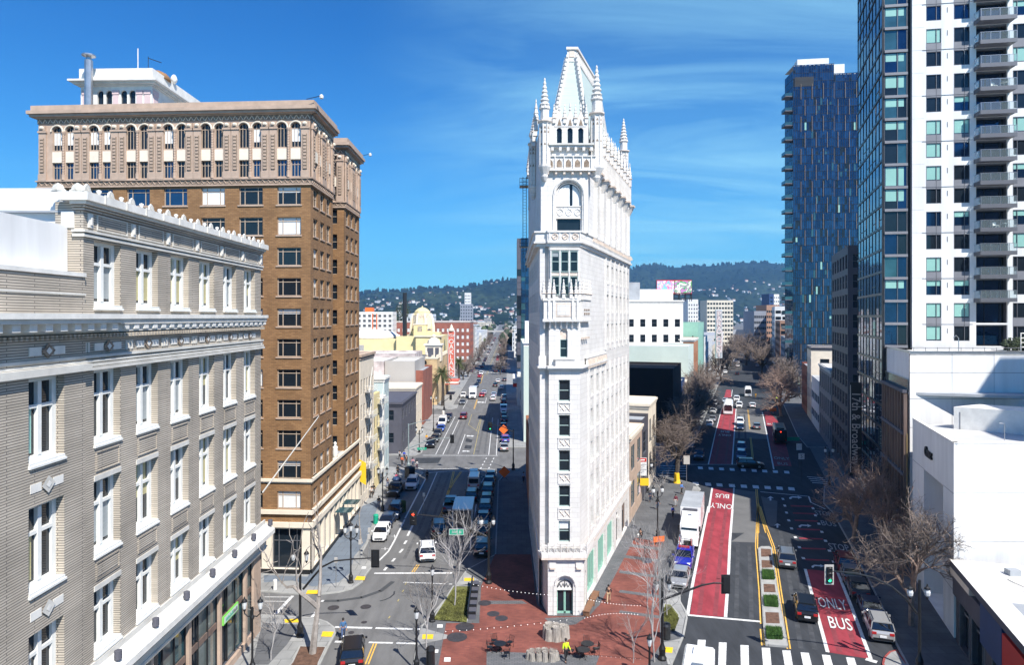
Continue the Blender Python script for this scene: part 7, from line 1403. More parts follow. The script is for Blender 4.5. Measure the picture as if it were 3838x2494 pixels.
C_('suv',NV_,'A6',1470,655,T,'t','dark blue SUV parked by the green bin with a bright headlight')
C_('pickup',BK,'A8',530,1300,T,'t','black pickup in the shade loaded with a blue bundle');p=g('A8',530,1250);w=MB();w.lathe([(.6,0),(.75,.3),(.5,.6),(.1,.75)],BL and 'sign_blue',(p.x+.0,p.y+4.0,1.15),8,sx=1.1);tag(w.build('tarpaulin_bundle',None),'blue tarpaulin bundle in the bed of the black pickup','bundle')
C_('suv',(.55,.57,.6),'A8',737,1215,T,'t','silver SUV parked nearest the corner in the shade, left kerb')
for r,x,y,k,c,l in(('A8',965,722,'suv',BK,'black SUV first in the left row past the side street'),('A8',1012,655,'sedan',BK,'black sedan second in the left row past the side street'),('A8',1045,590,'hatch',DG,'dark grey car third in the left row past the side street'),('A8',1082,530,'sedan',BL,'bright blue car in the left row before the white van'),('A8',1098,470,'van',BW,'white van in the left row behind the bright blue car'),('A8',1150,425,'sedan',DG,'dark car between the white van and the navy sedan'),('A8',1175,385,'sedan',NV_,'navy sedan last in the left row before the second crossing')):C_(k,c,r,x,y,T,'t',l)
C_('suv',MR,'A8',1350,386,T,'a','maroon SUV driving away in the middle of the straight avenue')
C_('sedan',GR,'A8',1338,214,T,'t','grey sedan facing us past the second crossing',metal=.4)
C_('suv',BW,'D3',368,940,T,'t','white SUV facing us left of the white box truck');C_('suv',BW,'D3',630,607,T,'t','white SUV facing us near the far crossing');C_('sedan',RD,'D3',605,645,T,'t','small bright red car near the far crossing',far=True)
C_('sedan',RD,'D3',640,933,T,'a','red car driving away beside the white box truck');C_('sedan',(.4,.45,.55),'D3',672,895,T,'a','pale blue car just ahead of the red car')
C_('sedan',BW,'D3',803,985,T,'a','white sedan driving away in the right lane past the second crossing');C_('sedan',(.35,.42,.55),'D3',815,925,T,'a','pale blue sedan just ahead of the white one')
C_('sedan',NV_,'D3',560,790,T,'t','navy car behind the white box truck');C_('sedan',NV_,'D3',595,725,T,'t','second navy car farther behind the box truck')
for i,(x,y,k,c,l)in enumerate(((965,970,'suv',SI,'silver SUV in the right row above the blue and white truck'),(960,1035,'sedan',MR,'dark red car in the right row under the silver SUV'),(960,1240,'sedan',DG,'dark car in the right row just below the blue and white truck'),(968,1300,'sedan',NV_,'navy car second below the blue and white truck'),(955,1405,'sedan',RD,'red car behind the second orange diamond sign'),(978,1520,'sedan',NV_,'navy car third in the right row before the side street'),(985,1600,'hatch',BL,'blue hatchback in the right row before the silver sedan'),(925,820,'hatch',BW,'white hatchback beside the outdoor parklet frames'),(875,720,'sedan',BW,'white car in the right row near the parklet'),(835,780,'sedan',BK,'black car in the right row near the parklet'),(970,700,'sedan',DG,'grey car in the right row near the far crossing'),(945,510,'sedan',BW,'white car waiting right of the far crossing'))):C_(k,c,'D3',x,y,T,'a',l)
C_('sedan',SI,'A8',1825,762,T,'a','silver sedan parked last before the side street on the right',metal=.5)
for x,y,k,c,l in((942,185,'hatch',(.2,.25,.33),'grey-blue car with red tail lights first in the waiting queue'),(945,325,'van',(.5,.52,.54),'light grey van in the queue behind the grey-blue car'),(912,480,'suv',BK,'black SUV in the queue behind the light grey van'),(1165,205,'sedan',GR,'grey sedan first at the kerb beside the queue'),(1145,280,'sedan',NV_,'navy car second at the shaded kerb'),(1125,400,'suv',BK,'black SUV third at the shaded kerb'),(1110,520,'hatch',DG,'dark hatchback fourth at the shaded kerb'),(1090,640,'suv',DG,'dark SUV fifth at the shaded kerb'),(1065,780,'sedan',NV_,'navy car sixth at the shaded kerb'),(1058,930,'sedan',BK,'black car seventh at the shaded kerb'),(1048,1190,'suv',BK,'black SUV last at the shaded kerb before the lantern post')):C_(k,c,'D6',x,y,T,'a',l)
C_('suv',BK,'D6',500,925,Vector((-.12,1)).normalized(),'a','black SUV with red tail lights ahead of the white SUV')
C_('suv',BW,'D6',352,1250,Vector((-.16,1)).normalized(),'a','white SUV driving away just past the stop line')
C_('suv',BK,'C5',1190,1640,Vector((-.2,1)).normalized(),'a','black SUV with only its roof in view at the bottom edge')
for r,x,y,k,c,f,l,m in(('B7',632,820,'sedan',SI,'t','silver sedan facing us below the blue pickup',.5),('B6',1120,560,'sedan',NV_,'t','navy sedan facing us just in front of the white SUV',0),('B6',1118,510,'suv',BW,'t','white SUV behind the navy sedan',0),('B6',1110,342,'suv',BW,'t','white car facing us right of the white bus',0),('B6',1085,278,'suv',BW,'t','white SUV behind the bus with a blue car at its back',0),('B6',975,290,'sedan',(.3,.35,.42),'t','grey-blue sedan just above the white bus',0),('B6',1282,550,'sedan',GR,'a','grey sedan driving away past the turn arrow',.4),('B6',1240,340,'hatch',BW,'a','white car with red lights turning at the far corner',0),('B6',1130,855,'suv',BL and(.03,.06,.16),'t','dark blue SUV in shade behind the black one',0),('B6',1130,775,'suv',(.03,.06,.16),'t','second dark blue SUV in the shaded lane',0),('B6',865,322,'suv',BW,'t','white SUV first of the parked row under the left trees',0),('B6',855,395,'sedan',BW,'t','white sedan second of the parked row under the left trees',0),('B6',850,475,'sedan',GR,'t','grey car third of the parked row under the left trees',0),('B6',818,525,'sedan',BW,'t','white sedan fourth of the parked row under the left trees',0),('B6',715,850,'suv',NV_,'t','blue-black SUV in shade under the broad bare tree',0),('C4',243,703,'suv',GR,'a','dark grey crossover with red tail lights beside the median',.3),('C4',420,1185,'suv',BK,'a','black SUV driving away beside the bus lane',0),('C4',1095,1365,'suv',SI,'a','silver backed SUV parked at the right kerb, nearest',.4),('C4',1015,1170,'sedan',NV_,'a','navy sedan parked ahead of the silver backed SUV',0),('C4',900,985,'sedan',DG,'a','dark sedan parked under the large plane tree',0),('C4',830,850,'sedan',GR,'a','grey sedan parked under the large plane tree',0),('C4',780,745,'suv',MR,'a','dark red SUV parked farthest under the plane tree',0)):C_(k,c,r,x,y,B_,f,l,metal=m)
p=g('B6',1235,925);car('suv',BK,p.x,p.y+.9,BA-math.pi/2+.08,'black SUV turning across the shaded crossing')
C_('suv',BW,'C6',405,1005,B_,'t','white SUV beyond the far crossing left of the median tree',far=True);C_('sedan',BK,'C6',490,1005,B_,'a','black car beyond the far crossing beside the median tree',far=True)
for i in range(5):C_('sedan',BW if i!=1 else GR,'C6',265+i*9,1165-i*26,B_,'t','%s pale parked car at the far left kerb before the trees'%['nearest','second','third','fourth','fifth'][i],far=True)
random.seed(12);k=0
for y in range(345,900,17):
 for dx in(2.2,6.5,14.5,18.5):
  if random.random()<.62:c=random.choice([BW,BW,BK,GR,SI,NV_,RD]);car('sedan',c,tx(y)+dx+2,y+random.uniform(-4,4),math.pi/2,'car among the dense far traffic and parking of the straight avenue',far=True,group='cars far up the straight avenue')
for y in range(330,800,26):
 for dx in(7,13,24):
  if random.random()<.45:c=random.choice([BW,BK,GR,SI]);car('sedan',c,lx(y)+dx,y,BA,'car far up the diagonal avenue among the bare trees',far=True,group='cars far up the diagonal avenue')
def wheels(root,pos,r=.5,w=.3):
 t=MB();t.lathe([(r*.6,-w/2),(r,-w/2+.02),(r,w/2-.02),(r*.6,w/2)],'tyre',n=14);t.v=[(v[0],v[2],v[1])for v in t.v];me=t.mesh('wheel');rm=MB();rm.lathe([(.02,-w/2-.01),(r*.55,-w/2-.01),(r*.55,w/2+.01),(.02,w/2+.01)],'rim',n=10);rm.v=[(v[0],v[2],v[1])for v in rm.v];rme=rm.mesh('rim')
 for p in pos:o=inst('wheel',me,root,(p[0],p[1],r));inst('rim',rme,o)
def place(r,x,y,d,L,face):p=g(r,x,y);c=Vector((p.x,p.y))+d*(L/2);return c.x,c.y,math.atan2(d.y,d.x)+(math.pi if face=='t' else 0)
def box_truck(r,x,y,d,face,lab,L=7.5,W=2.4,HT=3.4,col=(.78,.78,.78),rear='white_stone'):
 X,Y,a=place(r,x,y,d,L,face);root=thing('box_truck',lab,'truck',(X,Y,.03),a);l=L/2;w=W/2;m=paint(col);mb=MB();mb.box(-l,l-2.1,-w,w,.95,HT,m);mb.box(-l-.02,-l,-w*.9,w*.9,1.1,HT-.2,rear);mb.build('cargo_box',root);mb=MB()
 loft(mb,[[(xx,-w*.9,.5),(xx,w*.9,.5),(xx,w*.9,z),(xx,-w*.9,z)]for xx,z in((l-2.08,2.35),(l-1.5,2.35),(l-1.0,1.55),(l-.1,1.2),(l,.9))],m);mb.build('cab',root)
 mb=MB();mb.hexa([(l-1.05,-w*.8,1.55),(l-1.0,-w*.8,1.62),(l-1.0,w*.8,1.62),(l-1.05,w*.8,1.55),(l-1.5,-w*.78,2.28),(l-1.44,-w*.78,2.3),(l-1.44,w*.78,2.3),(l-1.5,w*.78,2.28)],'car_glass');[mb.box(l-1.95,l-1.45,s*w*.9-.02,s*w*.9+.02,1.45,2.1,'car_glass')for s in(-1,1)];mb.build('window_glass',root);mb=MB();mb.box(l-.02,l+.05,-w*.5,w*.5,.6,.95,'black');mb.build('grille',root)
 for s in(-1,1):mb=MB();mb.box(l-.1,l+.04,s*w*.72-.16,s*w*.72+.16,.75,.95,'head_lamp');mb.build('headlight',root)
 mb=MB();mb.box(-l,l-.3,-.5,.5,.6,.95,'black');mb.build('chassis',root);wheels(root,[(-l+1.4,-w+.2),(-l+1.4,w-.2),(l-1.1,-w+.25),(l-1.1,w-.25)],.42);return root
box_truck('D3',505,962,T,'t','white box truck facing us on the straight avenue',8.5,2.5,3.8)
box_truck('D6',800,905,T,'a','large box truck with a bluish roof in the shaded queue',8.2,2.6,3.5,(.5,.53,.56),'brown_panel')
box_truck('D3',958,1170,T,'t','small blue and white truck parked in the right row',5.5,2.0,2.2,(.7,.72,.75))
C_('pickup',(.12,.15,.2),'D6',635,620,T,'a','flatbed pickup with a bluish cover left of the large box truck')
C_('pickup',(.015,.02,.3),'B7',668,640,B_,'t','royal blue recovery pickup with red light bar, in front of the white semi truck');p=g('B7',668,640);c=Vector((p.x,p.y))+B_*2.9;w=MB();w.box(-.15,.15,-.6,.6,1.88,2.02,'tail_lamp');tag(w.build('light_bar',None,(c.x+B_.x*-.3,c.y-.3,.03),BA),'red and white light bar on the roof of the royal blue pickup','light bar')
w=MB();[w.tube([(x,y,1.0),(x+.1,y,2.1)],.05,'win_frame' if k%2 else 'sign_red',5)for k,(x,y)in enumerate(((-1.2,-.7),(-1.2,-.5),(-1.3,.6),(-1.3,.8)))];w.tube([(-1.2,-.8,1.8),(-1.3,.9,1.8)],.06,'win_frame',5);tag(w.build('tow_frame',None,(c.x+B_.x*1.2,c.y+1.2,.03),BA+math.pi),'red and white striped tow frame on the blue pickup','tow frame')
def semi():
 L=12.5;X,Y,a=place('B7',725,425,B_,L,'t');root=thing('semi_truck','white semi truck with a round blue logo parked behind the blue pickup','truck',(X,Y,.03),a);l=L/2;w=1.25;m=paint((.78,.78,.78));mb=MB();mb.box(-l,l-4.3,-w,w,1.1,4.0,m,'roof_grey');mb.build('trailer',root)
 mb=MB();mb.hexa([(l-4.28,-.85,3.1),(l-4.0,-.85,3.1),(l-4.0,.85,3.1),(l-4.28,.85,3.1),(l-4.28,-.85,3.85),(l-4.05,-.8,3.85),(l-4.05,.8,3.85),(l-4.28,.85,3.85)],'charcoal');mb.build('cooling_unit',root)
 mb=MB();mb.box(l-3.9,l-1.9,-1.1,1.1,.6,2.5,m);mb.hexa([(l-3.9,-1.1,2.5),(l-1.9,-1.05,2.5),(l-1.9,1.05,2.5),(l-3.9,1.1,2.5),(l-3.9,-1.0,3.6),(l-3.3,-.9,3.6),(l-3.3,.9,3.6),(l-3.9,1.0,3.6)],m)
 loft(mb,[[(x,-ww,.6),(x,ww,.6),(x,ww*.95,z),(x,-ww*.95,z)]for x,z,ww in((l-1.9,1.75,1.05),(l-.6,1.6,.85),(l-.05,1.35,.7))],m);[mb.hexa([(l-1.6,s*.75,.5),(l-.1,s*.75,.5),(l-.1,s*1.12,.5),(l-1.6,s*1.15,.5),(l-1.6,s*.75,1.25),(l-.5,s*.75,1.2),(l-.5,s*1.1,1.15),(l-1.6,s*1.15,1.25)],m)for s in(-1,1)];mb.build('cab',root)
 mb=MB();mb.hexa([(l-1.9,-.95,1.8),(l-1.84,-.95,1.8),(l-1.84,.95,1.8),(l-1.9,.95,1.8),(l-2.1,-.9,2.5),(l-2.0,-.9,2.5),(l-2.0,.9,2.5),(l-2.1,.9,2.5)],'car_glass');mb.build('windscreen',root);mb=MB();mb.box(l-.08,l+.02,-.45,.45,.65,1.25,'dark_metal');mb.build('grille',root)
 mb=MB();mb.tube([(l-3.2+.25-.0,.3*math.cos(t),3.15+.3*math.sin(t))for t in[i*.6 for i in range(9)]],.05,'sign_blue',4);mb.build('round_logo',root);wheels(root,[(l-1.0,-1.0),(l-1.0,1.0),(l-3.6,-1.0),(l-3.6,1.0),(-l+1.4,-1.0),(-l+1.4,1.0),(-l+2.6,-1.0),(-l+2.6,1.0)],.5);[MB_.build('mirror',root)for MB_ in[(lambda q:(q.box(l-2.1,l-1.95,s*1.25-.1,s*1.25+.1,1.7,2.3,'black'),q)[1])(MB())for s in(-1,1)]]
semi()
def bus(r,x,y,d,face,lab,L=12,W=2.55,HT=3.1,col=(.75,.75,.75),lit=None):
 X,Y,a=place(r,x,y,d,L,face);root=thing('bus',lab,'bus',(X,Y,.03),a);l=L/2;w=W/2;m=paint(col);mb=MB();loft(mb,[[(xx,-w*k,.35),(xx,w*k,.35),(xx,w*k,z-.25),(xx,w*k*.88,z),(xx,-w*k*.88,z),(xx,-w*k,z-.25)]for xx,z,k in((-l,HT-.15,.95),(-l+.2,HT,1),(l-.3,HT,1),(l,HT-.25,.96))],m);mb.build('body',root)
 mb=MB();mb.box(l+.0,l+.03,-w*.86,w*.86,1.15,HT-.55,'car_glass');mb.build('windscreen',root);mb=MB();[mb.box(-l+.6+k*1.55,-l+1.95+k*1.55,s*w-.0 if s>0 else-w-.03,s*w+.03 if s>0 else-w,1.3,2.4,'car_glass')for s in(-1,1)for k in range(int((L-1.2)/1.55))];mb.build('side_windows',root)
 mb=MB();mb.box(l+.0,l+.04,-w*.7,w*.7,HT-.5,HT-.2,'black');mb.box(-l-.03,-l,-w*.7,w*.7,1.6,2.4,'black');mb.build('destination_board',root);mb=MB();mb.box(-l+1,l-3,-.8,.8,HT,HT+.25,'white_stone' if col[0]>.3 else 'black');mb.build('roof_unit',root)
 for s in(-1,1):mb=MB();mb.box(l,l+.04,s*w*.7-.15,s*w*.7+.15,.6,.85,'head_lamp');mb.build('headlight',root);mb=MB();mb.box(-l-.04,-l,s*w*.8-.1,s*w*.8+.1,.8,1.2,'tail_lamp');mb.build('taillight',root)
 if lit:mb=MB();mb.lathe([(.12,0),(.14,.05),(.02,.08)],'lamp_red',(0,0,0),10);mb.v=[(-l-.05-v[2],v[0],v[1]+2.75)for v in mb.v];mb.build('rear_lamp',root)
 wheels(root,[(l-2.2,-w+.15),(l-2.2,w-.15),(-l+2.8,-w+.15),(-l+2.8,w-.15)],.48)
bus('B6',1003,405,B_,'t','white city bus facing us in the red bus lane');bus('B6',1197,230,B_,'t','white shuttle bus with pink markings at the far crossing',8,2.3,2.9);bus('B6',1512,690,B_,'a','black bus seen from behind with a glowing red lamp',11,2.6,3.2,(.012,.012,.014),True)
bus('D3',715,222,T,'t','white bus crossing far up the straight avenue',10,2.5,3)
def camper():
 P=g('B7',820,1905);root=thing('white_camper','white camper van roof cut by the bottom edge of the frame','van',(P.x,P.y,.03),BA+math.pi);m=paint((.78,.78,.76));mb=MB();loft(mb,[[(x,-1.1*k,.4),(x,1.1*k,.4),(x,1.1*k,z-.15),(x,.95*k,z),(x,-.95*k,z),(x,-1.1*k,z-.15)]for x,z,k in((-3,2.6,.97),(-2.8,2.75,1),(2.0,2.75,1),(2.5,2.3,.97),(3.3,1.3,.92))],m);mb.build('body',root);mb=MB()
 mb.box(-2.3,-1.3,-.4,.4,2.75,2.9,'white_stone');mb.box(.2,1.0,-.4,.4,2.75,2.85,'steel');[mb.box(x,x+.04,-1,1,2.75,2.79,'cornice')for x in(-2.6,-1.0,0,1.4)];mb.build('roof_hatch',root);mb=MB();mb.hexa([(2.55,-.9,1.5),(3.15,-.85,1.42),(3.15,.85,1.42),(2.55,.9,1.5),(2.1,-.85,2.28),(2.56,-.85,2.3),(2.56,.85,2.3),(2.1,.85,2.28)],'car_glass');mb.build('windscreen',root);wheels(root,[(2.2,-.95),(2.2,.95),(-1.8,-.95),(-1.8,.95)],.4)
camper()
def lantern(root,x,y,z,s=1.0,globe=False):
 w=MB();w.lathe([(.07,0),(.12,.06),(.17,.3),(.2,.55),(.16,.6)]if not globe else[(.08,0),(.2,.12),(.24,.35),(.2,.52),(.1,.6)],'lantern',(x,y,z),8);o=w.build('lantern',root);w=MB();w.lathe([(.24,.6),(.2,.72),(.08,.82),(.03,1.0)],'black',(x,y,z),8);w.lathe([(.05,-.2),(.12,-.05),(.1,0)],'black',(x,y,z),6);w.build('lantern_cap',o)
def post(mb,h,r=.09,base=.3):mb.lathe([(base,0),(base,.12),(base*.75,.2),(base*.8,.7),(base*.5,.85),(r*1.2,1.1),(r,1.2),(r*.8,h)],'black',n=10)
def lamp(p,h,lab,arms=2,ang=0.0,mid=False,name='street_lamp',globe=False):
 root=thing(name,lab,'street lamp',(p[0],p[1],.14),ang);w=MB();post(w,h-1.0);w.build('pole',root)
 if arms==1:lantern(root,0,0,h-1);return root
 w=MB()
 for s in(-1,1):w.tube([(0,0,h-1.7),(s*.35,0,h-1.75),(s*.62,0,h-1.5),(s*.62,0,h-1.25)],.05,'black',6)
 w.lathe([(.1,h-2),(.17,h-1.8),(.1,h-1.6),(.12,h-1.1)],'black',n=8);w.build('arm',root)
 for s in(-1,1):lantern(root,s*.62,0,h-1.2,globe=globe)
 if mid:lantern(root,0,0,h-1.0)
 return root
def head(root,p,face,lit=None,col='dark_metal'):
 w=MB();x,y,z=p;w.box(x-.22,x+.22,y-.12,y+.12,z-.62,z+.62,'black');w.box(x-.36,x+.36,y-.02-.1*0,y+.02,z-.78,z+.78,col);h=w.build('signal_head',root)
 for i,c in enumerate(('r','y','g')):
  zz=z+.4-.4*i;m='lamp_red' if(lit=='r' and c=='r')else('lamp_green' if(lit=='g' and c=='g')else 'black');w=MB();sy=-face;w.tube([(x,y+sy*.12,zz),(x,y+sy*.15,zz)],.14,m,12);w.tube([(x+.17*math.cos(t),y+sy*.2,zz+.17*math.sin(t))for t in[0.2+i_*.39 for i_ in range(8)]],.05,'black',4);w.build('lens',h)
def mast(base,hp,arm,hd,lab,face=-1,lit=None,pole='black',r=.12,col='black'):
 root=thing('traffic_signal',lab,'traffic signal',(base[0],base[1],.14));q=[Vector(a)-Vector((base[0],base[1],.14))for a in arm];w=MB();w.lathe([(.36,0),(.36,.15),(.24,.35),(.28,.9),(.16,1.2),(r,1.4),(r*.85,hp)],pole,n=10);w.build('pole',root);w=MB();w.tube(q,[.11-.06*i/max(1,len(q)-1)for i in range(len(q))],pole,7);w.build('mast_arm',root);head(root,Vector(hd)-Vector((base[0],base[1],.14)),face,lit,col);return root
b1=g('C5',640,1245,.14);y1=b1.y;A=lambda r,x,y,d:tuple(at(r,x,y,d))
m1=mast(b1,7.6,[A('C5',672,740,y1),A('C5',770,620,y1),A('C5',870,505,y1),A('C5',1000,440,y1),A('C5',1200,420,y1),A('C5',1440,405,y1)],A('C5',1440,415,y1),'black curved mast arm signal seen from behind at the lower left corner');[lantern(m1,s,0,6.6)for s in(-.6,.55)]
b2=g('B7',475,1495,.14);y2=b2.y
m2=mast(b2,6.6,[A('B7',490,905,y2),A('B7',700,830,y2),A('B7',860,770,y2),A('B7',980,748,y2),A('B7',1090,752,y2)],A('B7',1093,760,y2),'black mast arm signal seen from behind over the red bus lane');[lantern(m2,s,0,5.6)for s in(-.5,.55)]
d3=53.5;m3=mast(at('C4',1420,1540,d3),7.2,[A('C4',1395,1090,d3),A('C4',1300,960,d3),A('C4',1170,850,d3),A('C4',1000,765,d3),A('C4',820,725,d3),A('C4',640,710,d3)],A('C4',613,742,d3),'signal with a lit green lens facing us on a long curved arm at lower right',1,'g','dark_metal',col='city2');m3.location.z=.14;[lantern(m3,s,0,5.9,globe=True)for s in(-.75,.6)]
b4=g('B8',690,560,.14);d4=b4.y;m4=mast(b4,6.4,[A('D6',1115,905,d4),A('D6',790,745,d4),A('D6',670,700,d4),A('D6',560,655,d4),A('D6',300,625,d4),A('D6',170,615,d4)],A('D6',168,662,d4),'signal with a lit red lens on a long thin arm above the shaded queue',1,'r');[lantern(m4,s,0,6.1,globe=True)for s in(-.8,.5)]
b5=g('A8',715,958,.14);d5=b5.y;m5=mast(b5,8.3,[A('A8',722,715,d5),A('A8',900,640,d5),A('A8',1030,605,d5),A('A8',1215,600,d5)],A('A8',1220,608,d5),'grey-green pole with a street light and a signal arm at the left side street',-1,None,'grey_pole',col='black');w=MB();w.tube([(0,0,8.1),(1.5,0,8.5),(3.2,0,8.9)],.06,'grey_pole',5);w.box(3.0,4.0,-.2,.2,8.85,9.0,'steel');w.build('light_arm',m5)
b6=g('A8',1930,965,.14);d6=b6.y;m6=mast(b6,7.4,[A('D3',1085,1430,d6),A('D3',960,1360,d6),A('D3',780,1325,d6)],A('D3',763,1352,d6),'signal with a thin arm over the right lanes of the side street crossing',1,'g')
b7=g('D3',95,1120,.14);mast(b7,6.5,[A('D3',70,1005,b7.y),A('D3',180,925,b7.y)],A('D3',190,930,b7.y),'small signal arm at the far left corner of the second crossing')
def plate(name,lab,cat,p,w_,h_,m,txt=None,tm='paint_white',ts=.3,pole=None,rot=0.0,ring=None,d=.03):
 root=thing(name,lab,cat,(p[0],p[1],p[2]if not pole else.14),rot);z=0 if not pole else p[2]-.14;mb=MB();mb.box(-w_/2,w_/2,-d,d,z-h_/2,z+h_/2,m)
 if ring:mb.box(-w_/2-.05,w_/2+.05,-d+.01,d-.01,z-h_/2-.05,z+h_/2+.05,ring)
 mb.build('panel',root)
 if txt:o=inst('lettering',textmesh(txt,ts,tm,.005),root,(0,-d-.012,z));o.rotation_euler=(R(90),0,0)
 if pole:mb=MB();mb.tube([(0,d+.03,0),(0,d+.03,z+h_/2)],.04,pole,6);mb.build('post',root)
 return root
plate('street_sign','green street name sign reading 16th St hanging from the long thin signal arm','street sign',A('D6',725,845,d4-.3),1.45,.55,'sign_green','16th St',ts=.36,ring='paint_white');plate('street_sign','dark green street name sign on the left side street signal arm','street sign',A('A8',870,722,d5-.2),1.7,.42,'sign_green','17th St',ts=.34)
p=at('B6',1628,636,150);plate('street_sign','bright green street name sign above the black bus','street sign',p,3.0,.8,'sign_green');plate('lane_sign','small white square sign near the black bus','road sign',at('C3',345,895,125),1.0,1.2,'paint_white',pole='dark_metal');plate('lane_sign','small white sign with a black slash symbol over the right pavement','road sign',at('C3',366,980,115),1.0,1.0,'paint_white','S','black',.9,pole='dark_metal')
p=g('D7',942,1268,.14);plate('bus_stop_sign','plain grey sign panel on a thin post at the corner by the broad tree','road sign',(p.x,p.y,4.6),1.0,1.4,'city2',pole='steel')
P=g('D7',300,1500,.14);plate('notice_board','white notice sign with a red header fixed beside the tower base','sign',(P.x-.2,P.y,5.6),1.7,2.7,'paint_white',pole='steel');nb_=SC.objects['notice_board'];w=MB();w.box(-.8,.8,-.05,-.035,6.2,6.75,'sign_red');w.box(-.55,.55,-.06,-.05,6.38,6.58,'paint_white');w.build('header',nb_);w=MB();[w.box(-.6,.2+.3*(k%3),-.045,-.035,4.5+.25*k,4.58+.25*k,'panel_grey')for k in range(6)];w.build('small_print',nb_);plate('shop_sign','square yellow sign just below the white notice','sign',(P.x+.25,P.y-.3,3.4),1.3,1.1,'sign_yellow',pole='steel');plate('shop_banner','tall pink banner beside the yellow sign','banner',(P.x-.7,P.y-.2,1.9),.7,2.6,'pink',pole='steel')
def diamond(p,s,lab):
 root=thing('road_work_sign',lab,'road sign',(p[0],p[1],.03));z=p[2];w=MB();w.face([(-s,0,z),(0,0,z-s),(s,0,z),(0,0,z+s)],'orange');w.face([(-s,.04,z),(0,.04,z-s),(s,.04,z),(0,.04,z+s)],'orange');w.build('panel',root);w=MB();[w.tube([(0,.05,z*.6),(x,.4,0)],.03,'dark_metal',4)for x in(-.6,.6)];w.tube([(0,.05,.5),(0,.05,z)],.04,'dark_metal',4);w.build('stand',root)
diamond(at('D6',1340,72,116),1.0,'orange diamond road work sign at the shaded kerb, nearer of two');diamond(at('D3',957,1398,156),1.1,'orange diamond road work sign past the side street, farther of two')
lamp(g('C5',1180,672,.14),6.4,'black three lantern lamp post on the left sidewalk corner',2,0,True);lamp(g('A8',415,1448,.14),6.6,'black twin lantern lamp post beside the black pickup');lamp(g('B6',322,1585,.14),6.8,'black twin lantern lamp post with banners near the orange barrier',2,.3,globe=True);lamp(g('B8',60,985,.14),5.2,'single lantern post at the left tip of the lawn bed',1);lamp(g('C5',1880,1600,.14),5.0,'single lantern post at the bottom edge beside the left ramp',1);lamp(g('B7',350,1700,.14),3.6,'single lantern post at the bottom edge by the yellow pad',1);lamp(g('C5',130,1640,.14),6.2,'black twin lantern lamp post in front of the corner shop windows');lamp(g('A8',1005,520,.14),9,'tall black lamp post by the dark cars of the left row');lamp((rx(113)-4,113),6.6,'black twin lantern lamp post in shade at the far right corner',globe=True);lamp(g('A8',840,765,.14),5.6,'green signal post with lanterns at the charcoal corner building')
lamp(g('D7',480,1547,.14)+Vector((.5,8,0)),5.2,'black twin lantern lamp post between the pedestrians by the notice',globe=True)
for i,(r,x,y)in enumerate((('C5',1378,400),('C5',1022,725),('C5',1278,480),('A6',1245,1040),('D6',305,635))):p=g(r,x,y,.14);h=(3.0,2.7,2.4,2.6,2.8)[i];w=MB();w.tube([(0,0,0),(0,0,h)],.035,'steel',6);w.box(-.16,.16,-.09,.09,h-.1,h+.4,'city2' if i!=4 else 'paint_white');tag(w.build('parking_sign_post',None,(p.x,p.y,.14)),['thin steel post beside the white hatchback','thin steel post in front of the three lantern lamp','thin steel post at the tip of the kerb bulge','short steel post by the kerb bulge','white topped steel post in the shaded lane'][i],'post')
def chairm():
 w=MB();w.box(-.22,.22,-.2,.22,.43,.46,'black');[w.tube([(x,y,0),(x*.9,y*.9,.44)],.018,'black',5)for x in(-.22,.22)for y in(-.2,.22)];w.tube([(-.22,.22,.44),(-.24,.3,.88),(.24,.3,.88),(.22,.22,.44)],.022,'black',5);[w.tube([(x,.23,.46),(x,.3,.88)],.012,'black',4)for x in(-.12,-.04,.04,.12)];return w
cs,cb=MB(),MB();full=chairm();cs.box(-.22,.22,-.2,.22,.43,.46,'black');[cs.tube([(x,y,0),(x*.9,y*.9,.44)],.018,'black',5)for x in(-.22,.22)for y in(-.2,.22)];cb.tube([(-.22,.22,.44),(-.24,.3,.88),(.24,.3,.88),(.22,.22,.44)],.022,'black',5);[cb.tube([(x,.23,.46),(x,.3,.88)],.014,'black',4)for x in(-.12,-.04,.04,.12)];[cb.tube([(x,-.18,.44),(x,-.15,.64),(x,.26,.66)],.016,'black',4)for x in(-.25,.25)]
csm,cbm=cs.mesh('seat'),cb.mesh('backrest');tt,tl=MB(),MB();tt.lathe([(.52,.7),(.54,.73),(.5,.75)],'black',n=16);tl.lathe([(.05,.1),(.05,.7)],'black',n=6);[tl.tube([(0,0,.3),(.4*math.cos(a),.4*math.sin(a),0)],.025,'black',4)for a in(.5,2.07,3.64,5.2)];ttm,tlm=tt.mesh('table_top'),tl.mesh('pedestal')
for x,y,lab,ch in((815,1330,'left',((705,1330,1.6),(752,1255,.2),(925,1275,-.7),(890,1395,3.3))),(1790,1330,'middle',((1780,1275,0),(1885,1350,-1.4))),(1745,1400,'right',((1610,1370,1.2),(1700,1385,1.9)))):
 p=g('B8',x,y,.14);t=thing('cafe_table','round black metal cafe table, %s of the three on the plaza'%lab,'table',(p.x,p.y,.15),0,'cafe tables on the plaza');inst('table_top',ttm,t);inst('pedestal',tlm,t)
 for k,(a,b,r)in enumerate(ch):p=g('B8',a,b,.14);c=thing('cafe_chair','black metal cafe chair %s the %s cafe table'%(('left of','behind','right of','in front of')[k]if lab=='left' else('behind','right of')[k]if lab=='middle' else('far left of','just left of')[k],lab),'chair',(p.x,p.y,.15),r,'cafe chairs on the plaza');inst('seat',csm,c);inst('backrest',cbm,c)
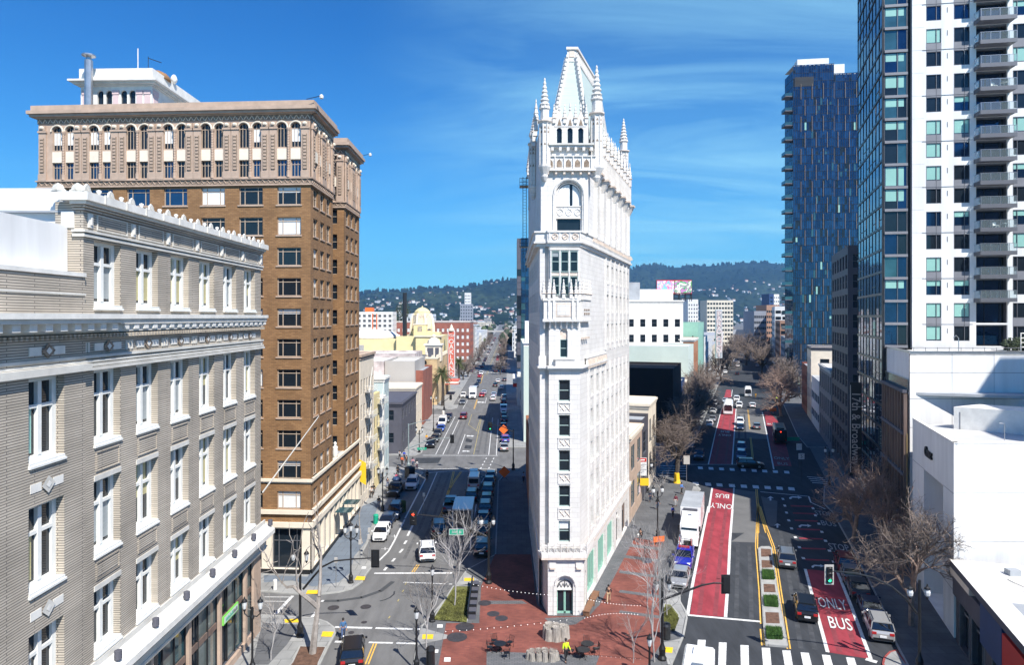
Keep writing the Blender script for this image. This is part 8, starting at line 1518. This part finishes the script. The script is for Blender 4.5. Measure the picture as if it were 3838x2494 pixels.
def stump(r,x,y,sc,n,lab):
 p=g(r,x,y,.14);root=thing('stump_planter',lab,'planter',(p.x,p.y,.15));random.seed(x);w=MB()
 for k in range(n):
  a=6.28*k/n;rr=random.uniform(.3,.42)*sc;h=random.uniform(.75,1.05)*sc;c=(.75*sc*math.cos(a),.4*sc*math.sin(a),0);w.lathe([(rr*1.15,0),(rr,h*.4),(rr*.92,h*.8),(rr*.85,h),(rr*.5,h*.92)],'stump',c,9,random.random())
 w.build('trunk',root);w=MB()
 for k in range(160):a=random.uniform(0,6.28);q=random.random()**.5;b=Vector((.8*sc*q*math.cos(a),.42*sc*q*math.sin(a),.85*sc));w.face([b,b+Vector((.03,0,0)),b+Vector((random.uniform(-.25,.25),random.uniform(-.2,.2),random.uniform(.08,.3)))],'bark_pale')
 w.build('dry_grass',root)
stump('B8',1440,1170,1.1,8,'grey carved tree stump planter with dry grass in front of the tower door');stump('B8',1210,1405,.72,6,'pale tree stump planter left of the pair at the bottom');stump('B8',1355,1410,.8,6,'pale tree stump planter nearest the worker in yellow')
a,b=g('B8',1775,935,.14),g('B8',1890,700,.14);d=b-a;root=thing('wooden_bench','long brown wooden bench along the right base of the tower','bench',(a.x,a.y,.15),math.atan2(d.y,d.x));L_=d.length;w=MB();w.box(0,L_,-.32,.32,.42,.5,'wood');w.build('seat',root);[(lambda q:(q.box(x,x+.12,-.3,.3,0,.42,'wood'),q.build('leg',root)))(MB())for x in(.05,L_*.5,L_-.2)]
a,b=g('B8',500,965,.14),g('B8',545,580,.14);d=b-a;root=thing('black_bench_wall','long black metal bench along the right side of the lawn bed','bench',(a.x,a.y,.15),math.atan2(d.y,d.x));L_=d.length;w=MB();w.box(0,L_,-.35,.3,.0,.45,'charcoal');w.build('seat',root);w=MB();w.box(0,L_,.3,.42,0,.95,'black');w.build('backrest',root);[(lambda q:(q.box(L_*k/5,L_*k/5+.1,-.36,.3,.45,.7,'black'),q.build('armrest',root)))(MB())for k in range(5)]
bm_=MB();bm_.lathe([(.012,0),(.028,.02),(.028,.06),(.012,.075)],'bulb',n=6);bme=bm_.mesh('bulb')
for i,(pts,lab)in enumerate(((((520,565,68),(960,640,66),(1350,680,63.5)),'from the lawn bed to the tower door'),(((210,1090,60),(900,1035,61),(1560,960,62)),'from the left ramp to the tower front'),(((260,1165,59.5),(1000,1275,57.5),(1480,1335,56.5)),'from the left ramp past the cafe tables'),(((1480,1335,56.5),(1900,1365,56),(2380,1400,55.5)),'across the right cafe tables'),(((1800,730,62.5),(2080,780,61),(2380,800,60)),'from the tower toward the right trees'),(((1760,940,61.5),(2050,890,61),(2350,900,60)),'low from the bench to the right trees'))):
 P=[at('B8',*q)for q in pts];root=thing('string_lights','string of small white bulbs running '+lab,'string lights',P[0],0,'string lights over the plaza');C3_=[]
 n=18
 for k in range(n+1):t=k/n;q=(P[0]*(1-t)**2+(P[1]*2-(P[0]+P[2])*.5)*2*t*(1-t)+P[2]*t*t)-P[0];C3_.append(q);inst('bulb',bme,root,q+Vector((0,0,-.12)))
 w=MB();w.tube(C3_,.012,'black',3);w.build('wire',root)
def bin_(p,m,lab,h=1.0,r=.35,n=10,name='litter_bin',cat='bin'):w=MB();w.lathe([(r,0),(r,h*.85),(r*1.1,h*.87),(r*.9,h),(r*.3,h*1.06)],m,n=n);tag(w.build(name,None,(p[0],p[1],.15)),lab,cat)
bin_(g('A6',1312,680,.14),'sign_green','green post box like street bin beside the dark blue SUV',1.2);bin_(g('A8',645,1455,.14),'leaf','bright leafy green planter box beside the navy SUV',1.6,.5,4,'planter_box','planter');bin_(g('C5',372,745,.14),'white_stone','white fire hydrant on the corner below the brown block',1.0,.2,8,'fire_hydrant','hydrant');bin_(g('A8',1118,335,.14),'white_stone','white hydrant like post at the far left corner',1.3,.35,8,'fire_hydrant','hydrant');bin_(g('C5',2030,1560,.14),'black','black wrapped bin at the bottom left of the plaza',1.5,.35);bin_(g('A8',730,1060,.14),'black','black signal control cabinet at the left side street corner',1.9,.9,4,'signal_cabinet','cabinet');bin_(g('B7',510,1290,.14),'dark_metal','dark green litter bin behind the right mast pole',1.3,.4)
def barrier(p,lab,n=2,s=1.0):
 root=thing('road_barrier',lab,'barrier',(p[0],p[1],.15),.3)
 for k in range(n):w=MB();x=k*.75*s;w.box(x,x+.7*s,-.03,.03,.35*s,1.0*s,'orange');w.tube([(x,-.25,0),(x,0,1.05*s)],.03,'orange',4);w.tube([(x+.7*s,.25,0),(x+.7*s,0,1.05*s)],.03,'orange',4);w.build('panel',root)
barrier(g('B7',390,380,.14),'bright orange folding barrier by the twin lantern lamp');barrier(g('C7',1100,590,.02),'orange barrier frame on the closed right bus lane',2,1.6)
p=g('B7',325,540,.14);w=MB();[w.tube([(.35*math.cos(a),.35*math.sin(a),0),(.3*math.cos(a),.3*math.sin(a),2.4)],.015,'dark_metal',4)for a in[i*.52 for i in range(12)]];[w.tube([(.33*math.cos(a),.33*math.sin(a),z)for a in[i*.52 for i in range(13)]],.015,'dark_metal',4)for z in(.1,1.2,2.4)];w.lathe([(.55,0),(.5,.25),(.3,.3)],'charcoal',n=10);tag(w.build('tree_cage',None,(p.x,p.y,.15)),'dark metal tree guard cage on the brick stripes','tree guard')
SKIN=mat('skin',(.36,.2,.13),.6,amt=.05);HAIR=mat('hair',(.015,.012,.01),.7,amt=.1)
def skin_mesh(V,E,m,name,sub=1):
 import bmesh
 bm=bmesh.new();sk=bm.verts.layers.skin.new();vs=[]
 for i,(x,y,z,r)in enumerate(V):v=bm.verts.new((x,y,z));v[sk].radius=(r,r);v[sk].use_root=(i==0);vs.append(v)
 for a,b in E:bm.edges.new((vs[a],vs[b]))
 me=bpy.data.meshes.new(name);bm.to_mesh(me);bm.free();o=bpy.data.objects.new(name,me);C.objects.link(o);s=o.modifiers.new('s','SKIN');s.use_smooth_shade=True;q=o.modifiers.new('u','SUBSURF');q.levels=sub;q.render_levels=sub
 dg=bpy.context.evaluated_depsgraph_get();r=bpy.data.meshes.new_from_object(o.evaluated_get(dg));bpy.data.objects.remove(o);r.materials.clear();r.materials.append(m);return r
def person(p,ang,top,legs,lab,stride=.28,hgt=1.74,coat=False,vest=False,arm=0.2,z=None):
 s=hgt/1.75;st=stride;J=dict(pel=(0,0,.95,.12),wa=(0,0,1.1,.12),ch=(0,.02,1.32,.145),nk=(0,.01,1.5,.055),hb=(0,-.01,1.6,.085),ht=(0,0,1.69,.085))
 def leg(sg,f):return[(sg*.1,0,.9,.095),(sg*.1,-f*.55-.03,.5,.062),(sg*.1,-f+.05,.1,.045),(sg*.1,-f-.1,.045,.04)]
 def armj(sg,f):return[(sg*.19,.01,1.4,.055),(sg*.25,f*.35+.03,1.14,.042),(sg*.26,-f*.5-.05-arm*.6,.93+arm*.35,.03),(sg*.26,-f*.6-.08-arm*.8,.86+arm*.45,.036)]
 V=[J['pel'],J['wa'],J['ch'],J['nk'],J['hb'],J['ht']];E=[(0,1),(1,2),(2,3),(3,4),(4,5)]
 for sg,f in((-1,st),(1,-st)):n=len(V);V+=leg(sg,f);E+=[(0,n),(n,n+1),(n+1,n+2),(n+2,n+3)]
 AR=[]
 for sg,f in((-1,-st),(1,st)):
  n=len(V);a=armj(sg,f);AR.append(a);V+=a;E+=[(2,n),(n,n+1),(n+1,n+2),(n+2,n+3)];h=a[3]
  for k in range(5):m=len(V);o=(k-2)*.018;l=(.05,.075,.085,.078,.06)[k];V+=[(h[0]+(o if k else-sg*.045),h[1]-.03-(0 if k else.01),h[2]-.04,.009),(h[0]+o*1.1-(sg*.02 if k==0 else 0),h[1]-.05,h[2]-.04-l,.007)];E+=[(n+3,m),(m,m+1)]
 root=thing('person',lab,'person',(p[0],p[1],z if z is not None else p[2]),ang);root.scale=(s,s,s);inst('body',skin_mesh(V,E,SKIN,'body'),root)
 V=[(0,0,.98,.135),(0,0,1.12,.135),(0,.02,1.33,.16),(0,.01,1.46,.085)];E=[(0,1),(1,2),(2,3)]
 for a in AR:n=len(V);V+=[(a[0][0],a[0][1],a[0][2],.07),(a[1][0],a[1][1],a[1][2],.058),(a[2][0],a[2][1],a[2][2],.045)];E+=[(2,n),(n,n+1),(n+1,n+2)]
 if coat:n=len(V);V+=[(0,.0,.72,.19),(0,.0,.52,.2)];E+=[(0,n),(n,n+1)]
 inst('jacket',skin_mesh(V,E,cloth(top),'jacket'),root);V=[(0,0,.96,.13)];E=[]
 for sg,f in((-1,st),(1,-st)):l=leg(sg,f);n=len(V);V+=[(l[0][0],l[0][1],l[0][2],.11),(l[1][0],l[1][1],l[1][2],.08),(l[2][0],l[2][1],l[2][2]+.03,.06)];E+=[(0,n),(n,n+1),(n+1,n+2)]
 inst('trousers',skin_mesh(V,E,cloth(legs),'trousers'),root);w=MB();w.lathe([(.088,1.6),(.1,1.66),(.098,1.73),(.06,1.78),(.02,1.79)],HAIR,(0,.012,0),10);w.build('hair',root,smooth=True)
 w=MB();[w.lathe([(.05,0),(.055,.04),(.03,.1)],'black',(l[2][0],l[2][1]-.06,0),8,sy=2.2)for l in(leg(-1,st),leg(1,-st))];w.build('shoes',root)
 w=MB();w.lathe([(.014,0),(.006,.03)],SKIN,(0,-.095,1.62),5);[w.lathe([(.006,0),(.009,.01)],'black',(x,-.083,1.655),5)for x in(-.032,.032)];w.box(-.02,.02,-.085,-.078,1.59,1.6,'tail_lamp');w.build('face_features',root)
 return root
NB=(.02,.03,.06);BKc=(.012,.012,.014);JN=(.06,.1,.2);g0=lambda r,x,y,z=.14:g(r,x,y,z)
person(g0('C5',1098,1272,.02),.3,(.05,.13,.26),JN,'man in blue shirt and jeans crossing at the lower left crosswalk',hgt=1.8);person(g0('B4',842,1238),2.9,BKc,(.45,.33,.2),'man in black sweater and khaki trousers walking by the wooden bench');wc=person(g0('B7',262,352),2.6,BKc,BKc,'person in a long black coat carrying a white bag on the brick stripes',coat=True);w=MB();w.lathe([(.12,0),(.2,.1),(.16,.3),(.04,.42)],'paint_white',n=8);p=g0('B7',240,330);tag(w.build('white_bag',None,(p.x,p.y,.55)),'white bag held by the person in the long black coat','bag')
person(g0('B8',1550,1435),.3,(.55,.75,.02),BKc,'worker in a bright yellow jacket and dark trousers by the cafe tables',hgt=1.85,stride=.22)
for r,x,y,a,t,l,lab,z in(('D7',870,1368,.5,(.08,.2,.5),BKc,'person in a light blue top beside the yellow tree guard',.14),('D7',412,1480,.2,NB,NB,'person in navy under the notice board',.14),('D7',520,1590,.1,BKc,JN,'person in dark clothes by the twin lantern lamp',.14),('D7',785,1545,-.3,(.14,.02,.04),(.5,.5,.5),'person in a maroon top beside the semi truck trailer',.14),('B7',578,110,.3,(.02,.06,.4),BKc,'person in a royal blue top at the kerb beside the semi truck',.14),('A6',1340,528,.2,BKc,JN,'person in a dark jacket walking below the black twin lamp',.14),('A6',1268,432,3.0,(.6,.6,.58),BKc,'person in a white shirt by the shop doors',.14),('A6',1425,330,3.1,NB,JN,'person in a navy coat on the pale shopfront pavement',.14),('A6',1512,290,.2,(.6,.12,.2),(.6,.12,.2),'person dressed in pink on the shopfront pavement',.14),('A6',1290,400,.4,BKc,BKc,'person in black standing in the shop doorway',.14),('D6',347,180,.1,BKc,BKc,'person in black crossing the shaded lane',.02),('A8',640,912,.3,(.75,.12,.03),BKc,'person in bright orange-red at the busy left corner',.14),('A8',690,905,3.0,BKc,BKc,'person in black beside the orange-red one',.14),('A8',765,925,.2,(.6,.3,.35),JN,'person in a pink top and jeans at the busy corner',.14),('A8',812,965,-.5,(.65,.62,.6),(.6,.3,.3),'person in white nearest the crossing at the busy corner',.14),('A8',665,850,.6,(.02,.06,.4),NB,'person in blue behind the group at the busy corner',.14),('A8',612,840,2.6,(.65,.65,.65),BKc,'person in a pale top farthest left of the busy corner',.14),('A8',590,1030,.1,BKc,BKc,'person in black on the pavement below the busy corner',.14),('A8',925,640,.2,(.85,.4,.02),(.2,.2,.2),'person in an orange-yellow vest by the parked black cars',.14),('D6',1590,205,.2,(.3,.4,.6),NB,'person in pale blue in the shade left of the tower',.14),('C3',145,492,.1,(.55,.75,.02),BKc,'worker in a lime vest near the far right corner',.14),('B6',1270,240,.1,(.85,.4,.02),(.85,.4,.02),'person in orange by the far crossing',.14)):
 person(g0(r,x,y,z),a,t,l,lab,stride=random.uniform(.08,.3),hgt=random.uniform(1.65,1.82))
HZM=bpy.data.materials.new('haze');HZM.use_nodes=True;nt=HZM.node_tree;nt.nodes.remove(nt.nodes['Principled BSDF']);pv=nt.nodes.new('ShaderNodeVolumePrincipled');pv.inputs['Color'].default_value=(.28,.6,1.0,1);pv.inputs['Density'].default_value=8e-5;pv.inputs['Anisotropy'].default_value=0.2;nt.links.new(pv.outputs[0],nt.nodes['Material Output'].inputs['Volume'])
w=MB();w.box(-6100,6100,-400,6650,-12,520,'asphalt');w.mats=[HZM];o=w.build('haze');o['kind']='stuff'
